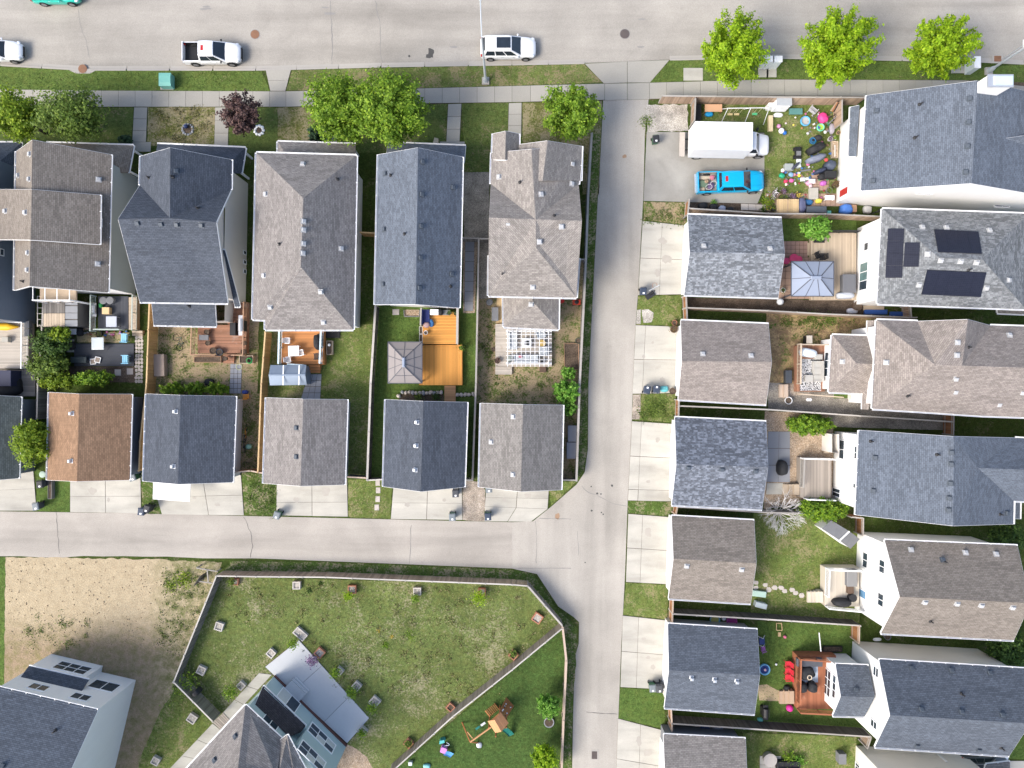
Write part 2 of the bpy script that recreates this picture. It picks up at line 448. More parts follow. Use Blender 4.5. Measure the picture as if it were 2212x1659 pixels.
# sidewalks and front walks
sw = thing('sidewalk', 'pale concrete sidewalk of square slabs left of the lane', 'sidewalk', W(600, 214)); sw['kind'] = 'structure'
for q, n in (([(-300, 190), (220, 196), (220, 231), (-300, 226)], 14), ([(220, 196), (583, 197.5), (583, 231), (220, 231)], 10), ([(583, 197.5), (618, 197.5), (618, 231), (583, 231)], 1),
             ([(618, 197.5), (880, 192), (880, 224), (618, 231)], 7), ([(880, 192), (1106, 186), (1106, 221), (880, 224)], 6), ([(1106, 186), (1306, 181), (1306, 216), (1106, 221)], 5)):
    slabs(sw, q, n, 1, WALK, gap=.025)
sw = thing('sidewalk', 'pale concrete sidewalk of square slabs right of the lane', 'sidewalk', W(1700, 190)); sw['kind'] = 'structure'
for q, n in (([(1403, 179), (1659, 172), (1659, 207), (1403, 214)], 7), ([(1659, 172), (2084, 174), (2084, 209), (1659, 207)], 12), ([(2084, 174), (2230, 188), (2230, 222), (2084, 209)], 4), ([(2230, 188), (2500, 192), (2500, 226), (2230, 222)], 6)):
    slabs(sw, q, n, 1, WALK, gap=.025)
sheet('sidewalk_bed', [(-300, 190), (220, 196), (583, 197.5), (880, 192), (1306, 181), (1306, 217), (600, 231), (220, 231), (-300, 226)], SOIL, .016, 'dark joint bed under the left sidewalk', 'sidewalk')
sheet('sidewalk_bed', [(1403, 179), (1659, 171), (2084, 173), (2500, 190), (2500, 227), (2084, 210), (1659, 208), (1403, 215)], SOIL, .016, 'dark joint bed under the right sidewalk', 'sidewalk')
paved('lane_apron', 'concrete lane mouth flaring out to the street', [([(1263, 138), (1355, 133), (1355, 179), (1304, 181)], 1, 1), ([(1355, 133), (1446, 130), (1404, 179), (1355, 179)], 1, 1),
      ([(1306, 181), (1355, 180), (1355, 216), (1306, 217)], 1, 1), ([(1355, 180), (1403, 179), (1403, 215), (1355, 216)], 1, 1)], WALK, z=.02, cat='driveway')
paved('front_walk', 'short ribbed concrete ramp crossing the grass strip', [([(574, 152), (629, 151), (617, 197), (584, 197)], 1, 2)], WALK)
paved('front_walk', 'concrete front walk leading to the taupe gabled house', [([(290, 232), (319, 232), (316, 307), (286, 307)], 1, 3), ([(285, 307), (327, 307), (326, 328), (280, 328)], 1, 1)], WALK)
paved('front_walk', 'concrete front walk beside the purple tree', [([(465, 232), (495, 232), (493, 316), (463, 316)], 1, 3)], WALK)
paved('front_walk', 'concrete front walk hidden under the big middle tree', [([(700, 231), (728, 230), (728, 312), (700, 312)], 1, 3)], WALK)
paved('front_walk', 'concrete front walk to the long navy roofed house', [([(968, 225), (997, 224), (993, 307), (964, 307)], 1, 3), ([(950, 306), (1004, 306), (1004, 330), (950, 330)], 1, 1)], WALK)
paved('front_walk', 'concrete front walk to the two front gables', [([(1099, 223), (1127, 222), (1126, 296), (1097, 296)], 1, 3)], WALK)
# lanes
left = [(1303, 217), (1298, 322), (1292, 415), (1287, 515), (1278, 690), (1271, 829), (1270, 970), (1263, 1020), (1246, 1046), (1190, 1095), (1151, 1126), (1106, 1128)]
right = [(1401, 215), (1393, 288), (1390, 415), (1383, 540), (1378, 635), (1372, 715), (1367, 829), (1365, 904), (1356, 1079), (1350, 1244), (1342, 1394), (1336, 1544), (1331, 1659), (1322, 1900)]
low = [(1230, 1900), (1236, 1659), (1238, 1544), (1242, 1419), (1250, 1390), (1251, 1344), (1238, 1332), (1206, 1310), (1160, 1240), (1106, 1228)]
sheet('lane', left + [(1106, 1228)] + low[::-1][1:] + right[::-1], ALLEY, .012, 'pale back lane running from street to bottom edge', 'lane')
lane2 = wob([(-300, 1100), (0, 1103)], 0) [:2] + [(306, 1109), (553, 1115), (850, 1122), (1106, 1128), (1106, 1228), (885, 1219), (553, 1206), (440, 1206)] + [(360 - 45 * i, 1203 + U(-3, 3)) for i in range(9)] + [(-300, 1198)]
sheet('lane', lane2, ALLEY2, .012, 'pale cross lane behind the left garages', 'lane')
# cracks and joints (tar and open seams)
TAR = plain('crack_tar', (.10, .095, .09), .9)
SEAM = plain('seam_grey', (.22, .21, .2), .9)
def crack(parent, pts, w=.05, z=.018, mat=None, wig=1.2):
    mb = MB(); pp = []
    for a, b in zip(pts, pts[1:]):
        n = max(1, int(math.hypot(b[0] - a[0], b[1] - a[1]) / 8))
        for i in range(n): pp.append((a[0] + (b[0] - a[0]) * i / n + U(-wig, wig), a[1] + (b[1] - a[1]) * i / n + U(-wig, wig) * .4))
    pp.append(pts[-1]); pp = [W(*p) for p in pp]
    L, Q = [], []
    for i, p in enumerate(pp):
        d = (pp[min(i + 1, len(pp) - 1)] - pp[max(i - 1, 0)]); d = Vector((-d.y, d.x, 0)).normalized() * (w / 2 * U(.4, 1.3))
        L.append((p.x + d.x, p.y + d.y, z)); Q.append((p.x - d.x, p.y - d.y, z))
    mb.add(L + Q, [(i, len(L) + i, len(L) + i + 1, i + 1) for i in range(len(L) - 1)])
    return mb.build('crack', mat or TAR, parent)
for pts, w, m in (([T(0, 665, 70), T(0, 700, 250), T(0, 740, 350), T(0, 770, 500)], .05, SEAM), ([T(10, 640, 0), T(10, 655, 300), T(10, 655, 560)], .08, SEAM),
                  ([T(10, 1030, 0), T(10, 1070, 200), T(10, 1075, 450), T(10, 1095, 545)], .06, SEAM)):
    crack(street, pts, w, -.108, m)
lane_o = bpy.data.objects['lane']
for pts, w, m in (([T(2, 490, 1110), T(2, 500, 1280), T(2, 515, 1465)], .05, TAR), ([T(2, 2110, 1150), T(2, 2165, 1280), T(2, 2185, 1400), T(2, 2165, 1500)], .05, TAR),
                  ([T(12, 1340, 1215), T(12, 1335, 1400), T(12, 1325, 1555)], .06, SEAM), ([T(22, 240, 1160), T(22, 510, 1167)], .06, SEAM), ([T(22, 205, 1185), T(22, 215, 1350), T(22, 210, 1550)], .05, SEAM),
                  ([T(22, 0, 1590), T(22, 510, 1592)], .06, SEAM), ([T(22, 600, 880), T(22, 660, 940), T(22, 730, 960), T(22, 880, 1035), T(22, 990, 1055)], .05, SEAM),
                  ([T(23, 640, 1175), T(23, 750, 1185), T(23, 910, 1192)], .05, TAR), ([T(22, 570, 1270), T(22, 575, 1480)], .04, SEAM)):
    crack(lane_o, pts, w, .02, m)
# oil stains and the wet patch on the street
def blot(parent, u, v, r, z, mat, name='stain', sx=1.0, sy=1.0):
    p = W(u, v); pts = []
    for i in range(14):
        t = 2 * math.pi * i / 14; k = r * U(.7, 1.2); pts.append((p.x + math.cos(t) * k * sx, p.y + math.sin(t) * k * sy, z))
    return MB().poly(pts).build(name, mat, parent)
OIL = plain('oil_stain', (.07, .068, .065), .8); RUSTY = plain('rust_stain', (.30, .20, .13), .9); GREYST = plain('grey_stain', (.24, .23, .22), .9)
blot(street, 930, 113, .38, -.11, OIL, sx=.8, sy=1.3); blot(street, 925, 120, .25, -.1095, OIL); blot(street, 884, 120, .12, -.11, OIL)
for (u, v) in ((702, 15), (712, 28), (445, 13), (450, 17), (1388, 40), (1385, 100), (980, 100), (440, 18)): blot(street, u, v, U(.2, .4), -.11 + U(0, .002), GREYST, sx=1.6, sy=.4)
for (u, v) in ((1298, 1067), (1278, 1103), (1299, 1107), (1303, 1111), (1264, 1215), (1277, 1051), (1322, 1049), (1290, 1066)): blot(lane_o, u, v, U(.06, .13), .02, OIL)
blot(lane_o, 1204, 1115, .3, .02, RUSTY, sx=.8); blot(lane_o, 1349, 338, .2, .02, RUSTY)
# iron covers
IRON = plain('iron', (.12, .10, .095), .7, .3, var=.2); IRONR = plain('rusty_iron', (.24, .13, .08), .8, .2, var=.25)
def manhole(u, v, r, z, mat, label):
    t = thing('manhole', label, 'manhole', W(u, v)); c = W(u, v)
    MB().lathe((c.x, c.y, z - .04), [(r * 1.12, 0), (r * 1.12, .05), (r, .05)], 24).build('rim', GREYST, t)
    mb = MB().lathe((c.x, c.y, z - .04), [(r, .0), (r, .058), (r * .9, .062)], 24)
    for i in range(-3, 4): mb.box((c.x, c.y + i * r * .22, z + .026), (r * 1.4 * math.sqrt(max(.05, 1 - (i * .24) ** 2)), .03, .012))
    mb.build('cover', mat, t)
manhole(550, 73, .42, -.11, IRONR, 'rusty round manhole cover near the white pickup')
manhole(1350, 72, .45, -.11, IRON, 'dark round manhole cover before the lane mouth')
t = thing('storm_drain', 'rusty round storm drain cover set in the kerb', 'drain', W(179, 149)); c = W(179, 149)
MB().prism([(W(150, 152).x, W(150, 152).y), (W(208, 152).x, W(208, 152).y), (W(195, 159).x, W(195, 159).y), (W(165, 159).x, W(165, 159).y)], -.05, .035).build('apron', CURB, t)
MB().lathe((c.x, c.y, -.02), [(.42, 0), (.42, .07), (.1, .085)], 20).build('cover', IRONR, t)
def square_drain(u, v, sx, sy, z, mat, label):
    t = thing('storm_drain', label, 'drain', W(u, v)); c = W(u, v)
    MB().box((c.x, c.y, z), (sx * 1.5, sy * 1.35, .03)).build('frame', CURB, t)
    mb = MB()
    n = 7
    for i in range(n): mb.box((c.x - sx / 2 + (i + .5) * sx / n, c.y, z + .03), (sx / n * .6, sy, .03))
    mb.box((c.x, c.y, z + .018), (sx, sy, .01)); mb.build('grate', mat, t)
square_drain(2155, 127, .68, .55, .0, IRONR, 'rusty square storm grate at the street corner')
square_drain(1284, 1631, .52, .72, .012, IRON, 'dark rectangular storm grate in the lane')

# driveways
def drive(label, q, nu=2, nv=2, mat=SLAB, us=None, vs=None):
    r = sheet('driveway', q, SOIL, .018, label, 'driveway'); slabs(r, q, nu, nv, mat, z0=.01, z1=.06, us=us, vs=vs); return r
drive('pale driveway of the dark green garage at the left edge', [(-70, 1028), (73, 1016), (80, 1103), (-70, 1103)], 1, 2, us=[0, 1], vs=[0, .45, 1])
drive('pale four slab driveway of the orange brown garage', [(152, 1030), (304, 1026), (306, 1109), (152, 1106)], vs=[0, .55, 1])
drive('pale driveway with the white box below the dark blue garage', [(328, 1036), (521, 1026), (527.5, 1113), (350, 1111)], vs=[0, .5, 1], us=[0, .57, 1])
drive('pale four slab driveway of the taupe garage', [(598, 1040), (750, 1033), (752, 1116), (597, 1113)], vs=[0, .62, 1])
drive('pale four slab driveway of the navy garage', [(850, 1048), (998, 1048), (999, 1123), (844, 1121)], vs=[0, .52, 1])
d = drive('pale driveway with rounded corner beside the lane', [(1050, 1055), (1186, 1055), (1183, 1099), (1047, 1094)])
q = [(1047, 1094), (1183, 1099), (1147, 1127), (1046, 1126)]
slabs(d, q, 2, 1, SLAB, z0=.01, z1=.06); 
r = sheet('driveway', [(1397, 285), (1651, 287), (1651, 405), (1636, 440), (1390, 434)], PAD, .02, 'worn grey parking pad with box truck and blue pickup', 'driveway')
drive('pale driveway in front of the patchy blue grey garage', [(1388, 477), (1478, 487), (1476, 636), (1378, 638)], us=[0, .47, 1])
drive('pale driveway in front of the taupe lane garage', [(1373, 702), (1471, 706), (1461, 849), (1366, 851)], us=[0, .22, 1])
drive('pale driveway in front of the mottled dark blue garage', [(1365, 909.5), (1459, 916), (1453.5, 1083), (1356, 1081)], us=[0, .22, 1], vs=[0, .44, .86, 1])
drive('pale driveway in front of the brown grey lane garage', [(1357, 1109.5), (1451, 1117), (1444, 1262), (1352, 1257)], us=[0, .33, 1])
drive('pale driveway in front of the navy lane garage with vents', [(1345, 1329), (1443, 1340), (1438, 1489), (1340, 1484)], us=[0, .35, 1])
drive('pale driveway at the bottom right of the lane', [(1335, 1551.5), (1436, 1578), (1430, 1800), (1326, 1800)], us=[0, .48, 1], vs=[0, .35, .7, 1])

FST = plain('faint_stain', (.35, .33, .295), .9)
for (u, v) in ((235, 1080), (200, 1060), (420, 1075), (470, 1090), (640, 1080), (705, 1062), (880, 1090), (960, 1080), (1090, 1080), (1140, 1070), (1430, 520), (1420, 590), (1440, 560), (1410, 740), (1430, 820), (1390, 770), (1420, 950), (1400, 1040), (1400, 1150), (1425, 1215), (1390, 1380), (1410, 1440), (1400, 1420), (1380, 1600), (1400, 1625)):
    blot(lane_o, u, v, U(.12, .34), .0665 + U(0, .002), FST, sx=U(.5, 1.6), sy=U(.5, 1.6))
def patch(name, label, pts, mat, z=.012, w=1.2, cat='lawn'): return sheet(name, wob(pts, w), mat, z, label, cat)
# verges between driveways
patch('verge', 'grass verge with the flower bin left of the first garage', [(78, 1012), (152, 1040), (151, 1106), (80, 1104)], L_BACK)
patch('verge', 'grass verge right of the orange brown driveway', [(305, 1040), (350, 1045), (350, 1111), (306, 1109)], L_VERGE)
patch('verge', 'patchy grass verge between navy and taupe driveways', [(523, 1020), (598, 1030), (597, 1113), (528, 1113)], L_VERGE)
patch('verge', 'green verge with the stepping stone row', [(752, 1036), (847, 1036), (844, 1121), (752, 1116)], L_BACK2)
patch('verge', 'pink gravel verge between the last two driveways', [(1000, 1040), (1036, 1040), (1048, 1060), (1046, 1126), (999, 1123)], GRAVP, .014, cat='gravel')
patch('verge', 'grassy corner verge beside the last garage', [(1213, 1040), (1246, 1040), (1222, 1062), (1191, 1092), (1186, 1060), (1212, 1058)], L_BACK2, .02)
patch('verge', 'tan dirt verge under the parking pad', [(1391, 436), (1484, 438), (1484, 486), (1390, 476)], L_BARE)
patch('verge', 'green verge with white gravel by the basketball hoop', [(1378, 640), (1474, 637), (1470, 704), (1374, 702)], L_BACK2)
patch('gravel_patch', 'round white gravel patch on the verge', [(1386, 670), (1400, 668), (1412, 676), (1408, 696), (1390, 698)], GRAVW, .018, cat='gravel')
patch('gravel_patch', 'white gravel strip along the lane edge', [(1376, 670), (1384, 668), (1384, 700), (1374, 700)], GRAVW, .018, .6, 'gravel')
patch('verge', 'bushy green verge between two lane driveways', [(1367, 853), (1461, 850), (1458, 912), (1366, 906)], L_BACK2)
patch('gravel_patch', 'pinkish gravel strip beside the bushy verge', [(1367, 853), (1384, 852), (1382, 906), (1365, 906)], GRAVP, .018, .8, 'gravel')
patch('verge', 'brown green verge above the brown grey driveway', [(1357, 1082), (1453, 1084), (1451, 1115), (1357, 1108)], L_VERGE)
patch('verge', 'square green verge above the navy driveway', [(1352, 1259), (1443, 1263), (1441, 1338), (1346, 1328)], L_BACK2)
patch('verge', 'square lush verge at the bottom of the lane', [(1340, 1486), (1438, 1490), (1435, 1574), (1336, 1552)], L_BACK)
patch('gravel_patch', 'white gravel bed beside the leaning fence corner', [(1397, 226), (1485, 226), (1488, 284), (1398, 284)], GRAVW, .014, 2, 'gravel')
patch('verge', 'thin grass strip between lane and long grey fence', [(1281, 288), (1297, 290), (1290, 430), (1285, 540), (1270, 830), (1268, 970), (1261, 1018), (1246, 1040), (1256, 829), (1262, 640)], L_VERGE, .02, 1.0)
patch('verge', 'dark grass strip between cross lane and brown fence', [(498, 1212), (700, 1214), (885, 1222), (1106, 1231), (1150, 1240), (1200, 1310), (1245, 1355), (1246, 1400), (1236, 1540), (1232, 1900), (1212, 1900), (1222, 1400), (1140, 1262), (480, 1240)], L_VERGE, .02, 1.4)
# bottom left vacant lot
b = NB('vacant_lot'); co = b.coord(); f1 = b.noise(co, 9, 5, .75); f2 = b.noise(co, 1.5, 5, .7)
sp = b.n('SeparateXYZ'); b.l(co, sp.inputs[0])
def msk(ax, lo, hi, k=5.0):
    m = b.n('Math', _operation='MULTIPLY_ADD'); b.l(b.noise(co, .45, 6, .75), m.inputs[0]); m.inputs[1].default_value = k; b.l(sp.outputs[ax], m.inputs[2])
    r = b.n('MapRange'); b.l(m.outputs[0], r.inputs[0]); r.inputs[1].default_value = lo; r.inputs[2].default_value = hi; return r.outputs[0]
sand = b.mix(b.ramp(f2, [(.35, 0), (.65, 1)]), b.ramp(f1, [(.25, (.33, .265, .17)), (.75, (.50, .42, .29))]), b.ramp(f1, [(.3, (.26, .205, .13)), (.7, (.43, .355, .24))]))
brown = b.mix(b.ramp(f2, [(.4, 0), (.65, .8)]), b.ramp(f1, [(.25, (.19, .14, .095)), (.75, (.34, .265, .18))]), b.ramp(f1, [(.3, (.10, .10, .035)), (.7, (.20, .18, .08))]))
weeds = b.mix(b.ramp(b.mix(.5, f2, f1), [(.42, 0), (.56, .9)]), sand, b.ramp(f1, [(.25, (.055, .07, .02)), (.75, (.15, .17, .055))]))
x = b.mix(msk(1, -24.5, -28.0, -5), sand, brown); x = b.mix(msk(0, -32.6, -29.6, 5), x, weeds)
x = b.mix(b.ramp(b.noise(co, 4, 3, .6), [(.66, 0), (.72, .6)]), x, (.16, .12, .075))
b.col(x); b.rough(.95, .1); b.bump(b.noise(co, 7, 5, .7), .6, .08)
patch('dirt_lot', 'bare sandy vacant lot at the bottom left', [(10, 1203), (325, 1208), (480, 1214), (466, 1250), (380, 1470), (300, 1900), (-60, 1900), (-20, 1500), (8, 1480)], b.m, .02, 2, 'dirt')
patch('side_lawn', 'narrow green lawn at the far left edge', [(-80, 1200), (12, 1203), (9, 1480), (-80, 1480)], L_BACK, .03)
patch('side_lawn', 'green side lawn left of the concrete walkway', [(385, 1480), (470, 1560), (370, 1660), (300, 1760), (300, 1640), (350, 1530)], L_BACK2, .03)
# back yards, left row
patch('back_yard', 'mixed dirt and grass yard behind the navy gabled house', [(327, 655), (560, 655), (556, 862), (312, 862)], L_BARE)
patch('side_strip', 'dry dirt strip right of the dark blue garage', [(520, 850), (562, 850), (556, 1020), (520, 1018)], L_BARE, .016)
patch('back_yard', 'yellow green lawn behind the brown hip roof', [(572, 690), (806, 640), (795, 1032), (745, 1032), (755, 862), (566, 862)], L_BACK2)
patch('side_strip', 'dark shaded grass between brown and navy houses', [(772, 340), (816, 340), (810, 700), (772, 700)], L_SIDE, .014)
patch('back_yard', 'lush green lawn around the orange deck', [(808, 655), (1032, 650), (1024, 1032), (796, 1032)], L_BACK)
patch('side_strip', 'grey gravel passage between the last two houses', [(1002, 372), (1058, 372), (1055, 520), (1002, 520)], GRAV, .016, .6, 'gravel')
patch('side_strip', 'pebble path strip right of the navy house', [(1000, 518), (1032, 518), (1026, 676), (1000, 676)], GRAVT, .016, .6, 'gravel')
patch('side_strip', 'brown gravel strip left of the last house', [(1034, 518), (1058, 518), (1056, 645), (1032, 645)], GRAV, .016, .6, 'gravel')
patch('back_yard', 'half bare lawn around the white pergola', [(1030, 640), (1262, 560), (1250, 1035), (1214, 1035), (1218, 873), (1028, 873)], L_BARE)
# back yards, right column
patch('back_yard', 'toy strewn lawn behind the big navy house', [(1502, 214), (1830, 214), (1815, 425), (1651, 425), (1651, 285), (1502, 285)], L_BACK2)
patch('side_strip', 'soil strip below the blue pickup', [(1490, 436), (1690, 440), (1690, 462), (1490, 452)], SOIL, .016, .6, 'soil')
patch('back_yard', 'narrow lawn under the small bright tree', [(1690, 466), (1850, 468), (1850, 505), (1692, 523)], L_BACK)
patch('side_strip', 'dark soil strip between two fences', [(1482, 643), (1900, 650), (1900, 688), (1482, 666)], SOIL, .016, .6, 'soil')
patch('back_yard', 'bare tan yard behind the taupe lane garage', [(1655, 676), (1900, 684), (1886, 830), (1660, 830)], L_TAN)
patch('side_strip', 'grey gravel strip under the taupe wing', [(1656, 826), (1890, 836), (2010, 880), (2060, 912), (1660, 886)], GRAV, .018, .6, 'gravel')
patch('side_strip', 'pale concrete passage between the right houses', [(1790, 896), (2062, 906), (2062, 930), (1800, 922)], GRAV, .02, .5, 'gravel')
patch('back_yard', 'tan gravel yard with two round hedges', [(1652, 888), (1800, 893), (1800, 1080), (1650, 1100)], GRAVT, .014, .8, 'gravel')
patch('back_yard', 'lawn with the bare silver shrub', [(1628, 1100), (1860, 1112), (1856, 1345), (1622, 1335)], L_BACK2)
patch('back_yard', 'green lawn with toys behind the red deck', [(1636, 1342), (1860, 1350), (1880, 1585), (1628, 1572)], L_BACK)
patch('back_yard', 'green lawn at the bottom right corner', [(1605, 1582), (1850, 1592), (1850, 1900), (1600, 1900)], L_BACK2)
patch('front_lawn', 'bright lawn patch beside the bottom right driveway', [(2150, 1590), (2500, 1590), (2500, 1640), (2140, 1640)], L_BACK, .014)
patch('front_lawn', 'shaded lawn right of the chimney house', [(2130, 440), (2500, 440), (2500, 470), (2130, 460)], L_BACK, .014)
paved('driveway', 'pale concrete driveway at the bottom right corner', [([(2135, 1643), (2500, 1643), (2500, 1720), (2135, 1720)], 4, 2)], SLAB, z=.03, cat='driveway')
# big bottom yards
patch('big_lawn', 'large patchy lawn inside the bottom fence', [(470, 1245), (1106, 1262), (1140, 1265), (1213, 1352), (1106, 1446), (850, 1664), (560, 1664), (470, 1560), (380, 1474)], L_BIG, .03, .6)
patch('play_lawn', 'dark green lawn with the wooden playset', [(1215, 1356), (1223, 1430), (1213, 1900), (560, 1900), (855, 1662), (1106, 1450)], L_PLAY, .026, .6)
patch('gravel_patch', 'beige gravel corner beside the teal house', [T(13, 790, 1455), T(13, 870, 1490), T(13, 960, 1560), T(13, 1015, 1680), T(13, 600, 1680)], GRAVT, .036, 1, 'gravel')
# ---------------------------------------------------------------- houses and garages
NAVY = shingle('navy_shingles', (.100, .116, .142), .30, 1.6)
NAVYD = shingle('dark_navy_shingles', (.078, .090, .112), .22, 1.5)
SLATE = shingle('slate_blue_shingles', (.118, .138, .170), .30, 1.5)
TAUPE = shingle('taupe_shingles', (.222, .207, .198), .36, 1.45)
TAUPEL = shingle('light_taupe_shingles', (.25, .23, .212), .36, 1.4)
TAUPEB = shingle('brown_taupe_shingles', (.215, .19, .165), .34, 1.4)
TAUPEP = shingle('pinkish_taupe_shingles', (.255, .225, .205), .36, 1.4)
GREYG = shingle('grey_taupe_shingles', (.20, .19, .18), .3, 1.45)
ORANGE = shingle('orange_brown_shingles', (.26, .165, .105), .3, 1.35)
MOTTLE = shingle('mottled_blue_shingles', (.175, .19, .21), .6, 1.7, .6, .3)
MOTTLED = shingle('mottled_dark_shingles', (.125, .14, .168), .6, 1.9, .65, .28)
GREENG = shingle('dark_green_shingles', (.085, .10, .10), .3, 1.5)
SOLARR = shingle('speckled_grey_shingles', (.185, .195, .203), .5, 1.5, .6, .25)
S_WHITE = siding('white_siding', (.76, .76, .75))
S_CREAM = siding('cream_siding', (.70, .67, .62))
S_BEIGE = siding('beige_siding', (.66, .62, .56))
S_GREYB = siding('grey_blue_siding', (.31, .355, .375))
S_DKBL = siding('dark_blue_grey_siding', (.17, .20, .25))
S_TEAL = siding('pale_teal_siding', (.40, .50, .50))
S_GREY = siding('pale_grey_siding', (.58, .60, .62))
S_DKGR = siding('dark_grey_siding', (.20, .21, .23))
GLASS = glass('window_glass'); GLASST = glass('teal_window_glass', (.10, .17, .17)); GLASSB = glass('blue_blind_glass', (.12, .26, .42))
BLIND = plain('pale_blind', (.5, .52, .5), .5)
VENTW = plain('pale_vent', (.40, .41, .42), .6, var=.05); VENTD = plain('dark_vent', (.07, .085, .105), .5)
PIPE = plain('black_pipe', (.03, .03, .032), .6)
ALU = plain('aluminium', (.55, .57, .6), .4, .6, var=.05)

def inset(poly, d):
    n = len(poly); ar = sum(poly[i].x * poly[(i + 1) % n].y - poly[(i + 1) % n].x * poly[i].y for i in range(n))
    sg = 1 if ar > 0 else -1; out = []
    for i in range(n):
        p0, p1, p2 = poly[i - 1], poly[i], poly[(i + 1) % n]
        d1 = (p1 - p0).to_2d().normalized(); d2 = (p2 - p1).to_2d().normalized()
        n1 = Vector((-d1.y, d1.x)) * sg; n2 = Vector((-d2.y, d2.x)) * sg
        k = n1 + n2; den = 1 + n1.dot(n2)
        k = k / den if den > .15 else n1
        out.append(Vector((p1.x + k.x * d, p1.y + k.y * d, 0)))
    return out
ROOFS = []
def roof(parent, V, faces, mat, skip=(), th=.16, gutter=True, name='roof'):
    """V: key -> (u, v, h); faces: strings of keys; skip: boundary edges without trim"""
    P = {k: W(*p) for k, p in V.items()}
    mb = MB(); keys = list(P); idx = {k: i for i, k in enumerate(keys)}
    fs, tris, cnt = [], [], {}
    for f in faces:
        ks = f.split() if ' ' in f else list(f)
        n = Vector()
        for i in range(len(ks)):
            a, b = P[ks[i]], P[ks[(i + 1) % len(ks)]]
            n += Vector(((a.y - b.y) * (a.z + b.z), (a.z - b.z) * (a.x + b.x), (a.x - b.x) * (a.y + b.y)))
        if n.z < 0: ks = ks[::-1]; n = -n
        fs.append(tuple(idx[k] for k in ks))
        for t in range(1, len(ks) - 1): tris.append((P[ks[0]], P[ks[t]], P[ks[t + 1]]))
        for i in range(len(ks)):
            e = (ks[i], ks[(i + 1) % len(ks)])
            cnt.setdefault(frozenset(e), []).append(e)
    dn = Vector((0, 0, -th))
    vs = [P[k] for k in keys] + [P[k] + dn for k in keys]; N = len(keys)
    allf = list(fs) + [tuple(i + N for i in reversed(f)) for f in fs]
    bound = [es[0] for es in cnt.values() if len(es) == 1]
    for a, b in bound: allf.append((idx[a], idx[a] + N, idx[b] + N, idx[b]))
    mb.add(vs, allf)
    ro = mb.build(name, mat, parent)
    zmin = min(p.z for p in P.values())
    for a, b in bound:
        if a + b in skip or b + a in skip or (a + ' ' + b) in skip or (b + ' ' + a) in skip: continue
        p, q = P[a], P[b]; d = q - p
        out = Vector((d.y, -d.x, 0)).normalized()      # faces are counter-clockwise, so the outside is to the right
        flat = abs(d.z) / max(d.length, .01) < .05
        if flat and gutter:
            gm = MB(); x = d.normalized()
            o1 = out * .06; gm.beam(p + o1 + Vector((0, 0, -.10)), q + o1 + Vector((0, 0, -.10)), .115, .02)
            o2 = out * .122; gm.beam(p + o2 + Vector((0, 0, -.05)), q + o2 + Vector((0, 0, -.05)), .028, .12)
            gu = gm.build('gutter', WHITE, ro); gm = MB()
            L = d.length; n = max(2, int(L / 1.15))
            for i in range(n + 1):
                c = p + x * min(L - .03, max(.03, L * i / n)) + out * .062 + Vector((0, 0, -.01)); gm.beam(c - out * .06, c + out * .06, .07, .03)
            tag(gm.build('gutter_hangers', WHITE, ro), kind='stuff')
        else:
            o1 = out * .012 + Vector((0, 0, -.11)); MB().beam(p + o1, q + o1, .024, .16).build('fascia', WHITE, ro)
    ROOFS.append((ro, tris))
    return ro, tris
def hit(tris, u, v):
    o = Vector((0, 0, CAMH)); d = W(u, v) - o; best = None
    for a, b, c in tris:
        n = (b - a).cross(c - a); den = n.dot(d)
        if abs(den) < 1e-9: continue
        t = n.dot(a - o) / den; p = o + d * t; ok = True
        for x, y in ((a, b), (b, c), (c, a)):
            if n.dot((y - x).cross(p - x)) < -1e-4 * n.length: ok = False; break
        if ok and (best is None or p.z > best[0].z): best = (p, n.normalized() if n.z > 0 else -n.normalized())
    return best
def vents(ro, tris, lst):
    """lst of (kind, u, v)"""
    for kind, u, v in lst:
        h = hit(tris, u, v)
        if h is None: print('vent misses', ro.parent.name if ro.parent else '', u, v); continue
        p, n = h
        side = Vector((0, 0, 1)).cross(n); side = side.normalized() if side.length > .05 else Vector((1, 0, 0))
        up = n.cross(side)
        mb = MB()
        if kind in 'wd':
            s = .32
            def ringp(w, l, z, k=0): return [p + side * (sx * w) + up * (sy * l + k) + n * z for sx, sy in ((-1, -1), (1, -1), (1, 1), (-1, 1))]
            mb.loft([ringp(s * .72, s * .72, 0), ringp(s * .72, s * .72, .02)])
            mb.loft([ringp(s * .42, s * .42, .02), ringp(s * .42, s * .42, .09)])
            mb.loft([ringp(s * .54, s * .54, .09), ringp(s * .54, s * .54, .15), ringp(s * .44, s * .44, .19)])
            mb.build('roof_vent', VENTW if kind == 'w' else VENTD, ro)
        elif kind == 'b':      # small bluish cowl
            def ringp(w, l, z): return [p + side * (sx * w) + up * (sy * l) + n * z for sx, sy in ((-1, -1), (1, -1), (1, 1), (-1, 1))]
            mb.loft([ringp(.2, .2, 0), ringp(.2, .2, .02), ringp(.14, .14, .05), ringp(.15, .15, .3), ringp(.1, .1, .34)])
            mb.build('roof_vent', ALU, ro)
        else:
            mb.lathe((p.x, p.y, p.z - .05), [(.17, 0), (.13, .1), (.065, .14), (.06, .5), (.03, .5)], 10)
            mb.build('vent_pipe', PIPE, ro)
